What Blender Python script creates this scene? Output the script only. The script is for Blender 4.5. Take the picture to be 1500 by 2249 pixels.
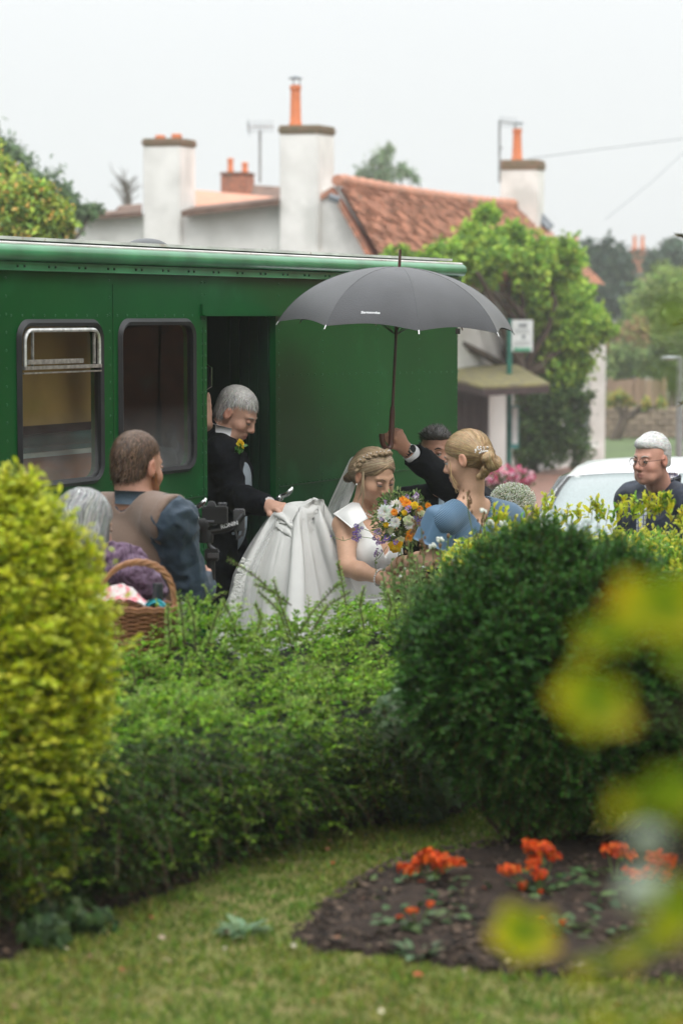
import bpy, bmesh, math, random
import numpy as np
from mathutils import Vector, Matrix, noise as mnoise, Euler
random.seed(7); RNG = np.random.default_rng(7)
R_ = math.radians
scene = bpy.context.scene
for o in list(bpy.data.objects): bpy.data.objects.remove(o, do_unlink=True)
COL = scene.collection

# ------------------------------------------------------------------ camera
F = 5312.0; H = 2.3; HOR = 692.0
PITCH = math.atan((1124.5 - HOR) / F)
cam_d = bpy.data.cameras.new('camera'); cam = bpy.data.objects.new('camera', cam_d); COL.objects.link(cam)
cam.location = (0, 0, H); cam.rotation_euler = (math.pi/2 - PITCH, 0, 0)
cam_d.sensor_fit = 'HORIZONTAL'; cam_d.sensor_width = 24.0; cam_d.lens = F / 1500 * 24
cam_d.clip_end = 3000; cam_d.clip_start = 0.05
cam_d.dof.use_dof = True; cam_d.dof.focus_distance = 10.45; cam_d.dof.aperture_fstop = 2.8
cam_d.dof.aperture_blades = 9
scene.camera = cam
# ------------------------------------------------------------------ sky, sun, exposure
HAZE = .0013; SKY_L = 0.82; SUN_E = R_(52); SUN_AZ = R_(160)
world = bpy.data.worlds.new('World'); scene.world = world; world.use_nodes = True
wn = world.node_tree.nodes; wl = world.node_tree.links
for n in list(wn): wn.remove(n)
wo = wn.new('ShaderNodeOutputWorld'); bg = wn.new('ShaderNodeBackground')
sky = wn.new('ShaderNodeTexSky'); sky.sky_type = 'NISHITA'; sky.sun_disc = False
sky.sun_elevation = SUN_E; sky.sun_rotation = SUN_AZ; sky.air_density = 1; sky.dust_density = 4
# an overcast sheet of cloud over that sky: brighter towards the zenith, as a clouded sky is
tc = wn.new('ShaderNodeTexCoord'); sx = wn.new('ShaderNodeSeparateXYZ'); wl.new(tc.outputs['Generated'], sx.inputs[0])
mr = wn.new('ShaderNodeMapRange'); pz_ = wn.new('ShaderNodeMath'); pz_.operation = 'POWER'; pz_.use_clamp = True; wl.new(sx.outputs['Z'], pz_.inputs[0]); pz_.inputs[1].default_value = 1.4; wl.new(pz_.outputs[0], mr.inputs['Value'])
mr.inputs['From Min'].default_value = 0; mr.inputs['From Max'].default_value = 1
mr.inputs['To Min'].default_value = 1.0; mr.inputs['To Max'].default_value = 3.7
nz = wn.new('ShaderNodeTexNoise'); nz.inputs['Scale'].default_value = 2.2; nz.inputs['Detail'].default_value = 3
nr = wn.new('ShaderNodeMapRange'); wl.new(nz.outputs['Fac'], nr.inputs['Value']); nr.inputs['To Min'].default_value = .93; nr.inputs['To Max'].default_value = 1.05
mu = wn.new('ShaderNodeMath'); mu.operation = 'MULTIPLY'; wl.new(mr.outputs[0], mu.inputs[0]); wl.new(nr.outputs[0], mu.inputs[1])
cl = wn.new('ShaderNodeVectorMath'); cl.operation = 'SCALE'; cl.inputs[0].default_value = (SKY_L*.965, SKY_L*.99, SKY_L*1.0); wl.new(mu.outputs[0], cl.inputs['Scale'])
ss = wn.new('ShaderNodeVectorMath'); ss.operation = 'SCALE'; wl.new(sky.outputs[0], ss.inputs[0]); ss.inputs['Scale'].default_value = 0.05*.12
ad = wn.new('ShaderNodeVectorMath'); ad.operation = 'ADD'; wl.new(cl.outputs[0], ad.inputs[0]); wl.new(ss.outputs[0], ad.inputs[1])
wl.new(ad.outputs[0], bg.inputs['Color']); bg.inputs['Strength'].default_value = 1.0; wl.new(bg.outputs[0], wo.inputs[0])
sun_d = bpy.data.lights.new('sun', 'SUN'); sun_d.energy = 1.5; sun_d.angle = R_(25); sun_d.color = (1, .97, .92)
sun = bpy.data.objects.new('sun', sun_d); COL.objects.link(sun)
sun.rotation_euler = Vector((-math.sin(SUN_AZ)*math.cos(SUN_E), -math.cos(SUN_AZ)*math.cos(SUN_E), -math.sin(SUN_E))).to_track_quat('-Z', 'Y').to_euler()
vs = scene.view_settings; vs.view_transform = 'Standard'; vs.look = 'None'; vs.gamma = 1; vs.exposure = 0.05; vs.use_curve_mapping = False
scene.render.engine = 'CYCLES'
scene.cycles.max_bounces = 8; scene.cycles.transparent_max_bounces = 16; scene.cycles.diffuse_bounces = 3
scene.cycles.volume_bounces = 1; scene.cycles.volume_step_rate = 10

# ------------------------------------------------------------------ helpers
def ray(px, py):
    u = (px - 750) / F; v = -(py - 1124.5) / F
    return Vector((u, math.cos(PITCH) + v*math.sin(PITCH), -math.sin(PITCH) + v*math.cos(PITCH)))
def P(px, py, Y):
    d = ray(px, py); return Vector((0, 0, H)) + d * (Y / d.y)
def G(px, py, z):
    d = ray(px, py); return Vector((0, 0, H)) + d * ((z - H) / d.z)
def PX(X, Y): return 750 + F * X / Y
def tag(o, label=None, cat=None, group=None, kind=None):
    if label: o['label'] = label
    if cat: o['category'] = cat
    if group: o['group'] = group
    if kind: o['kind'] = kind
    return o
def empty(name, label, cat, loc=(0, 0, 0), rz=0, group=None):
    o = bpy.data.objects.new(name, None); COL.objects.link(o); o.location = loc; o.rotation_euler = (0, 0, rz)
    o.empty_display_size = .1
    return tag(o, label, cat, group)
def link(name, me, m=None, parent=None, world_coords=True):
    """a mesh object; geometry given in world coordinates is kept there under an unrotated or rotated parent"""
    o = bpy.data.objects.new(name, me); COL.objects.link(o)
    if m is not None and len(me.materials) == 0: me.materials.append(m)
    if parent is not None:
        o.parent = parent
        if world_coords:
            root = Matrix.Identity(4); p = parent
            chain = []
            while p is not None: chain.append(p); p = p.parent
            for q in reversed(chain): root = root @ (Matrix.Translation(q.location) @ q.rotation_euler.to_matrix().to_4x4())
            inv = root.inverted()
            o.location = inv.translation; o.rotation_euler = inv.to_euler()
    return o
def np_mesh(name, V, faces, smooth=True, col=None):
    """V (n,3) array; faces: (m,k) array or list of such arrays"""
    me = bpy.data.meshes.new(name)
    V = np.asarray(V, dtype=np.float32)
    if not isinstance(faces, list): faces = [faces]
    faces = [np.asarray(f, dtype=np.int32) for f in faces if len(f)]
    me.vertices.add(len(V)); me.vertices.foreach_set('co', V.ravel())
    nl = sum(f.size for f in faces); nf = sum(len(f) for f in faces)
    me.loops.add(nl); me.polygons.add(nf)
    me.loops.foreach_set('vertex_index', np.concatenate([f.ravel() for f in faces]))
    st = []; c = 0
    for f in faces:
        st.append(c + np.arange(len(f)) * f.shape[1]); c += f.size
    me.polygons.foreach_set('loop_start', np.concatenate(st).astype(np.int32))
    me.update(calc_edges=True)
    me.polygons.foreach_set('use_smooth', np.full(nf, smooth))
    if col is not None:
        a = me.color_attributes.new('col', 'FLOAT_COLOR', 'POINT')
        c4 = np.ones((len(V), 4), dtype=np.float32); c4[:, :3] = col
        a.data.foreach_set('color', c4.ravel())
    me.validate()
    return me

class MB:
    """collects simple solids into one mesh"""
    def __init__(s): s.v = []; s.f = []
    def add(s, vs_, fs):
        n = len(s.v); s.v += [tuple(v) for v in vs_]; s.f += [tuple(i + n for i in f) for f in fs]
    def box(s, c, d, rz=0, M=None):
        x, y, z = d[0]/2, d[1]/2, d[2]/2
        vs_ = [Vector((a*x, b*y, e*z)) for a in (-1, 1) for b in (-1, 1) for e in (-1, 1)]
        if M is None: M = Matrix.Translation(Vector(c)) @ Matrix.Rotation(rz, 4, 'Z')
        else: M = Matrix.Translation(Vector(c)) @ M.to_4x4()
        s.add([M @ v for v in vs_], [(0, 1, 3, 2), (4, 6, 7, 5), (0, 4, 5, 1), (2, 3, 7, 6), (0, 2, 6, 4), (1, 5, 7, 3)])
    def prism(s, pts, z0, z1):
        n = len(pts)
        s.add([(p[0], p[1], z0) for p in pts] + [(p[0], p[1], z1) for p in pts],
              [tuple(range(n))[::-1], tuple(range(n, 2*n))] + [(i, (i+1) % n, n+(i+1) % n, n+i) for i in range(n)])
    def hull8(s, q0, q1):
        """solid between two quads"""
        s.add(list(q0) + list(q1), [(3, 2, 1, 0), (4, 5, 6, 7)] + [(i, (i+1) % 4, 4+(i+1) % 4, 4+i) for i in range(4)])
    def tube(s, path, r, n=8, cap=True, flat=1.0, up=None):
        path = [Vector(p) for p in path]; m = len(path)
        rr = r if isinstance(r, (list, tuple)) else [r]*m
        base = len(s.v); prev = None
        for i, p in enumerate(path):
            t = (path[min(i+1, m-1)] - path[max(i-1, 0)]).normalized()
            if prev is None:
                a = Vector(up) if up is not None else (Vector((0, 0, 1)) if abs(t.z) < .9 else Vector((1, 0, 0)))
                a = (a - t*a.dot(t)).normalized()
            else:
                a = prev - t*prev.dot(t)
                a = a.normalized() if a.length > 1e-6 else prev
            prev = a; b = t.cross(a)
            for k in range(n):
                an = 2*math.pi*k/n; s.v.append(tuple(p + (a*math.cos(an) + b*math.sin(an)*flat)*rr[i]))
        for i in range(m-1):
            for k in range(n):
                s.f.append((base+i*n+k, base+i*n+(k+1) % n, base+(i+1)*n+(k+1) % n, base+(i+1)*n+k))
        if cap:
            s.f.append(tuple(base+k for k in range(n))[::-1]); s.f.append(tuple(base+(m-1)*n+k for k in range(n)))
    def lathe(s, prof, c=(0, 0, 0), n=16, M=None, cap=True):
        base = len(s.v); c = Vector(c)
        for (r, z) in prof:
            for k in range(n):
                a = 2*math.pi*k/n; v = Vector((r*math.cos(a), r*math.sin(a), z))
                if M is not None: v = M @ v
                s.v.append(tuple(c + v))
        for i in range(len(prof)-1):
            for k in range(n):
                s.f.append((base+i*n+k, base+i*n+(k+1) % n, base+(i+1)*n+(k+1) % n, base+(i+1)*n+k))
        if cap:
            s.f.append(tuple(base+k for k in range(n))[::-1]); s.f.append(tuple(base+(len(prof)-1)*n+k for k in range(n)))
    def sphere(s, c, r, n=8, M=None):
        if not isinstance(r, (list, tuple)): r = (r, r, r)
        base = len(s.v); c = Vector(c); m = max(4, n//2+1)
        for i in range(m+1):
            th = math.pi*i/m
            for k in range(n):
                a = 2*math.pi*k/n
                v = Vector((r[0]*math.sin(th)*math.cos(a), r[1]*math.sin(th)*math.sin(a), r[2]*math.cos(th)))
                if M is not None: v = M @ v
                s.v.append(tuple(c + v))
        for i in range(m):
            for k in range(n):
                s.f.append((base+i*n+k, base+(i+1)*n+k, base+(i+1)*n+(k+1) % n, base+i*n+(k+1) % n))
    def mesh(s, name, smooth=True, angle=40, bevel=0):
        me = bpy.data.meshes.new(name); me.from_pydata(s.v, [], s.f)
        bm = bmesh.new(); bm.from_mesh(me)
        bmesh.ops.remove_doubles(bm, verts=bm.verts, dist=1e-5)
        bmesh.ops.recalc_face_normals(bm, faces=bm.faces)
        if bevel:
            es = [e for e in bm.edges if len(e.link_faces) == 2 and e.calc_face_angle(0) > R_(35)]
            bmesh.ops.bevel(bm, geom=es, offset=bevel, segments=2, affect='EDGES', clamp_overlap=True)
        bm.to_mesh(me); bm.free()
        if smooth:
            me.polygons.foreach_set('use_smooth', [True]*len(me.polygons))
            me.set_sharp_from_angle(angle=R_(angle))
        return me
    def build(s, name, m, parent=None, smooth=True, angle=40, bevel=0, wc=True):
        return link(name, s.mesh(name, smooth, angle, bevel), m, parent, wc)
def grid_mesh(name, pts, nu, nv, close_u=False, thick=0, smooth=True):
    """pts (nu*nv,3), u fastest; optional thickness along normals"""
    V = np.asarray(pts, dtype=np.float64).reshape(nv, nu, 3)
    def idx(i, j, off=0): return off + j*nu + (i % nu)
    iu = np.arange(nu if close_u else nu-1); jv = np.arange(nv-1)
    I, J = np.meshgrid(iu, jv); I = I.ravel(); J = J.ravel()
    f = np.stack([J*nu+I, J*nu+(I+1) % nu, (J+1)*nu+(I+1) % nu, (J+1)*nu+I], 1)
    if thick:
        du = (np.roll(V, -1, 1) - np.roll(V, 1, 1)) if close_u else np.gradient(V, axis=1)
        n = np.cross(du, np.gradient(V, axis=0)); n /= np.linalg.norm(n, axis=2, keepdims=True) + 1e-9
        V2 = V - n*thick; N = nu*nv
        fs = [f, f[:, ::-1] + N]
        def strip(a): 
            a = np.asarray(a); return np.stack([a[:-1], a[1:], a[1:]+N, a[:-1]+N], 1)
        if not close_u:
            fs += [strip([j*nu for j in range(nv)])[:, ::-1], strip([j*nu+nu-1 for j in range(nv)])]
        e = list(range(nu)) + ([0] if close_u else [])
        fs += [strip(e)[:, ::-1] if False else strip(e), strip([(nv-1)*nu+i for i in e])[:, ::-1]]
        return np_mesh(name, np.concatenate([V.reshape(-1, 3), V2.reshape(-1, 3)]), np.concatenate(fs), smooth)
    return np_mesh(name, V.reshape(-1, 3), f, smooth)

# ------------------------------------------------------------------ materials
def nd(t, ty, **kw):
    n = t.nodes.new(ty)
    for k, v in kw.items():
        if k in n.inputs: n.inputs[k].default_value = v
        else: setattr(n, k, v)
    return n
MATS = {}
def mat(name, col=(.5, .5, .5), rough=.6, var=.15, scale=8, col2=None, bump=0, bscale=60, metal=0, spec=.5,
        attr=False, coat=0, sheen=0, sss=0, objrand=0, detail=5, stretch=None, coords='Object', wave=0, trans=0, wear=None, lo=.35, hi=.65):
    if name in MATS: return MATS[name]
    m = bpy.data.materials.new(name); m.use_nodes = True; t = m.node_tree; b = t.nodes['Principled BSDF']; L = t.links
    tcn = nd(t, 'ShaderNodeTexCoord'); vec = tcn.outputs[coords]
    if stretch:
        mp = nd(t, 'ShaderNodeMapping'); mp.inputs['Scale'].default_value = stretch; L.new(vec, mp.inputs[0]); vec = mp.outputs[0]
    n = nd(t, 'ShaderNodeTexNoise', Scale=scale, Detail=detail); L.new(vec, n.inputs['Vector'])
    rp = nd(t, 'ShaderNodeMapRange'); rp.inputs['From Min'].default_value = lo; rp.inputs['From Max'].default_value = hi; L.new(n.outputs['Fac'], rp.inputs['Value'])
    mx = nd(t, 'ShaderNodeMix', data_type='RGBA')
    c2 = col2 if col2 else tuple(c*(1-var*1.6) for c in col)
    c1 = col if col2 else tuple(min(1, c*(1+var)) for c in col)
    mx.inputs[6].default_value = (*c1, 1); mx.inputs[7].default_value = (*c2, 1); L.new(rp.outputs[0], mx.inputs[0])
    out = mx.outputs[2]
    if attr:
        a = nd(t, 'ShaderNodeVertexColor', layer_name='col'); m2 = nd(t, 'ShaderNodeMix', data_type='RGBA', blend_type='MULTIPLY')
        m2.inputs[0].default_value = 1; L.new(out, m2.inputs[6]); L.new(a.outputs[0], m2.inputs[7]); out = m2.outputs[2]
    if objrand:
        oi = nd(t, 'ShaderNodeObjectInfo'); r2 = nd(t, 'ShaderNodeMapRange'); L.new(oi.outputs['Random'], r2.inputs['Value'])
        r2.inputs['To Min'].default_value = 1-objrand; r2.inputs['To Max'].default_value = 1+objrand
        hs = nd(t, 'ShaderNodeHueSaturation'); L.new(r2.outputs[0], hs.inputs['Value']); L.new(out, hs.inputs['Color']); out = hs.outputs[0]
    if wear:   # (colour, scale, threshold)
        n3 = nd(t, 'ShaderNodeTexNoise', Scale=wear[1], Detail=8); L.new(tcn.outputs[coords], n3.inputs['Vector'])
        r3 = nd(t, 'ShaderNodeMapRange'); r3.inputs['From Min'].default_value = wear[2]; r3.inputs['From Max'].default_value = wear[2]+.12; L.new(n3.outputs['Fac'], r3.inputs['Value'])
        m3 = nd(t, 'ShaderNodeMix', data_type='RGBA'); L.new(r3.outputs[0], m3.inputs[0]); L.new(out, m3.inputs[6]); m3.inputs[7].default_value = (*wear[0], 1); out = m3.outputs[2]
    L.new(out, b.inputs['Base Color'])
    b.inputs['Roughness'].default_value = rough; b.inputs['Metallic'].default_value = metal
    b.inputs['Specular IOR Level'].default_value = spec; b.inputs['Coat Weight'].default_value = coat; b.inputs['Coat Roughness'].default_value = .12
    b.inputs['Sheen Weight'].default_value = sheen
    if sss: b.inputs['Subsurface Weight'].default_value = sss; b.inputs['Subsurface Radius'].default_value = (.02, .008, .004); b.inputs['Subsurface Scale'].default_value = .6
    if bump:
        n2 = nd(t, 'ShaderNodeTexNoise', Scale=bscale, Detail=4); L.new(vec, n2.inputs['Vector'])
        h = n2.outputs['Fac']
        if wave:
            w = nd(t, 'ShaderNodeTexWave', Scale=wave, Distortion=6); w.inputs['Detail Scale'].default_value = 2; L.new(vec, w.inputs['Vector'])
            ma = nd(t, 'ShaderNodeMath', operation='ADD'); L.new(w.outputs['Fac'], ma.inputs[0]); L.new(h, ma.inputs[1]); h = ma.outputs[0]
        bp = nd(t, 'ShaderNodeBump', Strength=bump, Distance=.01); L.new(h, bp.inputs['Height']); L.new(bp.outputs[0], b.inputs['Normal'])
    if trans:
        tr = nd(t, 'ShaderNodeBsdfTranslucent'); L.new(out, tr.inputs[0]); ms = nd(t, 'ShaderNodeMixShader'); ms.inputs[0].default_value = trans
        L.new(b.outputs[0], ms.inputs[1]); L.new(tr.outputs[0], ms.inputs[2])
        L.new(ms.outputs[0], t.nodes['Material Output'].inputs[0])
    MATS[name] = m; return m
def mat_sheer(name, col, alpha, scale=30):
    if name in MATS: return MATS[name]
    m = bpy.data.materials.new(name); m.use_nodes = True; t = m.node_tree; L = t.links
    for n in list(t.nodes):
        if n.type == 'BSDF_PRINCIPLED': t.nodes.remove(n)
    o = t.nodes['Material Output']; d = nd(t, 'ShaderNodeBsdfDiffuse'); d.inputs[0].default_value = (*col, 1)
    tl = nd(t, 'ShaderNodeBsdfTranslucent'); tl.inputs[0].default_value = (*col, 1)
    m1 = nd(t, 'ShaderNodeMixShader'); m1.inputs[0].default_value = .4; L.new(d.outputs[0], m1.inputs[1]); L.new(tl.outputs[0], m1.inputs[2])
    tp = nd(t, 'ShaderNodeBsdfTransparent'); m2 = nd(t, 'ShaderNodeMixShader')
    tcn = nd(t, 'ShaderNodeTexCoord'); n = nd(t, 'ShaderNodeTexNoise', Scale=scale, Detail=3); L.new(tcn.outputs['Object'], n.inputs['Vector'])
    lw = nd(t, 'ShaderNodeLayerWeight'); lw.inputs[0].default_value = .25
    r = nd(t, 'ShaderNodeMapRange'); r.inputs['To Min'].default_value = alpha-.12; r.inputs['To Max'].default_value = alpha+.12; L.new(n.outputs['Fac'], r.inputs['Value'])
    ma = nd(t, 'ShaderNodeMath', operation='ADD'); ma.use_clamp = True; L.new(r.outputs[0], ma.inputs[0]); L.new(lw.outputs['Facing'], ma.inputs[1])
    L.new(ma.outputs[0], m2.inputs[0]); L.new(tp.outputs[0], m2.inputs[1]); L.new(m1.outputs[0], m2.inputs[2]); L.new(m2.outputs[0], o.inputs[0])
    MATS[name] = m; return m
def mat_glass(name, tint=(.8, .85, .83), refl=.1, fog=0):
    if name in MATS: return MATS[name]
    m = bpy.data.materials.new(name); m.use_nodes = True; t = m.node_tree; L = t.links
    for n in list(t.nodes):
        if n.type == 'BSDF_PRINCIPLED': t.nodes.remove(n)
    o = t.nodes['Material Output']; g = nd(t, 'ShaderNodeBsdfGlossy', Roughness=.03); tp = nd(t, 'ShaderNodeBsdfTransparent'); tp.inputs[0].default_value = (*tint, 1)
    lw = nd(t, 'ShaderNodeLayerWeight'); lw.inputs[0].default_value = .5; pw = nd(t, 'ShaderNodeMath', operation='POWER'); L.new(lw.outputs['Facing'], pw.inputs[0]); pw.inputs[1].default_value = 4
    ma = nd(t, 'ShaderNodeMath', operation='MULTIPLY_ADD'); L.new(pw.outputs[0], ma.inputs[0]); ma.inputs[1].default_value = .8; ma.inputs[2].default_value = refl; ma.use_clamp = True
    ms = nd(t, 'ShaderNodeMixShader'); L.new(ma.outputs[0], ms.inputs[0]); L.new(tp.outputs[0], ms.inputs[1]); L.new(g.outputs[0], ms.inputs[2]); out = ms.outputs[0]
    if fog:
        d = nd(t, 'ShaderNodeBsdfDiffuse'); d.inputs[0].default_value = (.75, .77, .78, 1)
        tcn = nd(t, 'ShaderNodeTexCoord'); n = nd(t, 'ShaderNodeTexNoise', Scale=9, Detail=8); L.new(tcn.outputs['Object'], n.inputs['Vector'])
        sp = nd(t, 'ShaderNodeSeparateXYZ'); L.new(tcn.outputs['Generated'], sp.inputs[0])
        r = nd(t, 'ShaderNodeMapRange'); r.inputs['From Min'].default_value = .45; r.inputs['From Max'].default_value = 0; L.new(sp.outputs['Z'], r.inputs['Value'])
        mm = nd(t, 'ShaderNodeMath', operation='MULTIPLY'); L.new(n.outputs['Fac'], mm.inputs[0]); L.new(r.outputs[0], mm.inputs[1])
        m3 = nd(t, 'ShaderNodeMath', operation='MULTIPLY'); L.new(mm.outputs[0], m3.inputs[0]); m3.inputs[1].default_value = fog
        m2 = nd(t, 'ShaderNodeMixShader'); L.new(m3.outputs[0], m2.inputs[0]); L.new(out, m2.inputs[1]); L.new(d.outputs[0], m2.inputs[2]); out = m2.outputs[0]
    L.new(out, o.inputs[0]); MATS[name] = m; return m
def mat_leaf(name, rough=.5, trans=.3, spec=.4, gloss=.0):
    """leaf colour comes from the per-leaf attribute"""
    if name in MATS: return MATS[name]
    m = bpy.data.materials.new(name); m.use_nodes = True; t = m.node_tree; b = t.nodes['Principled BSDF']; L = t.links
    a = nd(t, 'ShaderNodeVertexColor', layer_name='col')
    tcn = nd(t, 'ShaderNodeTexCoord'); n = nd(t, 'ShaderNodeTexNoise', Scale=40, Detail=2); L.new(tcn.outputs['Object'], n.inputs['Vector'])
    r = nd(t, 'ShaderNodeMapRange'); r.inputs['To Min'].default_value = .8; r.inputs['To Max'].default_value = 1.2; L.new(n.outputs['Fac'], r.inputs['Value'])
    hs = nd(t, 'ShaderNodeHueSaturation'); L.new(a.outputs[0], hs.inputs['Color']); L.new(r.outputs[0], hs.inputs['Value'])
    L.new(hs.outputs[0], b.inputs['Base Color']); b.inputs['Roughness'].default_value = rough; b.inputs['Specular IOR Level'].default_value = spec
    tr = nd(t, 'ShaderNodeBsdfTranslucent'); L.new(hs.outputs[0], tr.inputs[0]); ms = nd(t, 'ShaderNodeMixShader'); ms.inputs[0].default_value = trans
    L.new(b.outputs[0], ms.inputs[1]); L.new(tr.outputs[0], ms.inputs[2]); L.new(ms.outputs[0], t.nodes['Material Output'].inputs[0])
    MATS[name] = m; return m

# ------------------------------------------------------------------ vegetation generators
def norm(a): return a / (np.linalg.norm(a, axis=-1, keepdims=True) + 1e-9)
LEAF_SHAPES = {   # (along, across) outline pairs with a fold: midrib points are shared
    'oval': (np.array([0, .35, .75, 1.0]), np.array([0, .5, .42, 0])),
    'quad': (np.array([0, .5, 1.0]), np.array([0, .5, 0])),
}
def leaves(pos, along, nrm, length, width, cols, shape='quad', fold=.25, cup=0.0):
    """vectorised leaves: returns V, F(list), C"""
    n = len(pos); t = norm(along); nrm = norm(nrm - t*(nrm*t).sum(1, keepdims=True)); s = np.cross(t, nrm)
    L_ = np.broadcast_to(np.asarray(length), (n,))[:, None]; W = np.broadcast_to(np.asarray(width), (n,))[:, None]
    if shape == 'quad':   # 4 verts, 2 tris folded on the midrib
        pts = [pos, pos + t*L_*.5 + s*W*.5 + nrm*W*fold, pos + t*L_ - nrm*L_*cup, pos + t*L_*.5 - s*W*.5 + nrm*W*fold]
        F_ = np.array([[0, 1, 2], [0, 2, 3]])
    else:                 # 6 verts, 4 tris
        pts = [pos, pos + t*L_*.3 + s*W*.42 + nrm*W*fold, pos + t*L_*.72 + s*W*.4 + nrm*W*fold*.8 - nrm*L_*cup*.5, pos + t*L_ - nrm*L_*cup,
               pos + t*L_*.72 - s*W*.4 + nrm*W*fold*.8 - nrm*L_*cup*.5, pos + t*L_*.3 - s*W*.42 + nrm*W*fold]
        F_ = np.array([[0, 1, 5], [1, 2, 5], [2, 4, 5], [2, 3, 4]])
    k = len(pts); V = np.stack(pts, 1).reshape(-1, 3)
    f = (np.arange(n)[:, None, None]*k + F_[None]).reshape(-1, 3)
    return V, f, np.repeat(cols, k, axis=0)
def merge(parts):
    V = []; Fs = []; C = []; off = 0
    for v, f, c in parts:
        V.append(v); Fs.append(f + off); C.append(c); off += len(v)
    return np.concatenate(V), np.concatenate(Fs), np.concatenate(C)
def palette(n, cols, w=None, jit=.18):
    cols = np.array(cols, dtype=float); i = RNG.choice(len(cols), n, p=w)
    return cols[i] * (1 + RNG.normal(0, jit, (n, 1))).clip(.4, 1.7) * (1 + RNG.normal(0, .06, (n, 3)))
def shoots(base, direc, length, nl, ll, lw, cols, w=None, droop=.3, spread=.8, shape='quad', tipcol=None, stem_r=.0012, stemcol=(.12, .07, .03), up=.6, jit=.18, cup=.1):
    """arching shoots with paired leaves along them"""
    n = len(base); base = np.asarray(base); direc = norm(np.asarray(direc)); length = np.broadcast_to(np.asarray(length), (n,))
    tt = (np.arange(nl) + .6) / nl
    side = norm(np.cross(direc, np.array([0, 0, 1.0])) + RNG.normal(0, .15, (n, 3)))
    pos = base[:, None] + direc[:, None]*(length[:, None]*tt)[:, :, None]
    pos[..., 2] -= droop*(length[:, None]*tt**2)
    tan = direc[:, None] + np.array([0, 0, -1.0])*(2*droop*tt)[None, :, None]; tan = norm(tan)
    sgn = np.where(np.arange(nl) % 2 == 0, 1, -1)[None, :, None]
    al = tan*.55 + side[:, None]*sgn*spread + RNG.normal(0, .28, (n, nl, 3)); al[..., 2] += .1
    nr = RNG.normal(0, .4, (n, nl, 3)); nr[..., 2] += up
    c = palette(n*nl, cols, w, jit).reshape(n, nl, 3)
    c *= (1+RNG.normal(0, .15, (n, 1, 1))).clip(.6, 1.5)
    if tipcol is not None:
        f = (tt[None, :, None]**2.5)*RNG.uniform(.2, 1, (n, 1, 1)); c = c*(1-f) + np.array(tipcol)*f
    sc = (1.05 - .45*tt)[None, :]*RNG.uniform(.75, 1.2, (n, nl))
    parts = [leaves(pos.reshape(-1, 3), al.reshape(-1, 3), nr.reshape(-1, 3), (ll*sc).ravel(), (lw*sc).ravel(), c.reshape(-1, 3).clip(0, 1), shape, cup=cup)]
    if stem_r:
        k = 3; ts = np.linspace(0, 1, k)
        sp = base[:, None] + direc[:, None]*(length[:, None]*ts)[:, :, None]; sp[..., 2] -= droop*(length[:, None]*ts**2)
        V = np.stack([sp - side[:, None]*stem_r, sp + side[:, None]*stem_r], 2).reshape(-1, 3)
        fr = []
        for a in range(k-1): fr += [[2*a, 2*a+1, 2*a+3], [2*a, 2*a+3, 2*a+2]]
        f = (np.arange(n)[:, None, None]*2*k + np.array(fr)[None]).reshape(-1, 3)
        parts.append((V, f, np.tile(np.array(stemcol), (len(V), 1))))
    return merge(parts)
def veg(name, parts, m, parent=None, kind='stuff', smooth=False):
    V, f, c = merge(parts) if isinstance(parts, list) else parts
    me = np_mesh(name, V, f, smooth, c); o = link(name, me, m, parent)
    if kind: o['kind'] = kind
    return o
def ball_pts(n, c, r, shell=.75, top=0):
    d = norm(RNG.normal(0, 1, (n, 3)))
    if top: d[:, 2] = np.where(RNG.random(n) < top, np.abs(d[:, 2]), d[:, 2])
    rad = shell + (1-shell)*RNG.random(n)**.7
    return np.array(c) + d*np.array(r)*rad[:, None], norm(d/np.array(r))
def branch_mb(mb, a, b, r0, r1, wob=.1, n=5, seg=6):
    a = Vector(a); b = Vector(b); L_ = (b-a).length; pts = []
    for i in range(n+1):
        t = i/n; p = a.lerp(b, t) + Vector((random.uniform(-1, 1), random.uniform(-1, 1), random.uniform(-.5, .5)))*wob*L_*math.sin(math.pi*t)*.6
        pts.append(p)
    mb.tube(pts, [r0 + (r1-r0)*i/n for i in range(n+1)], seg); return pts
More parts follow.
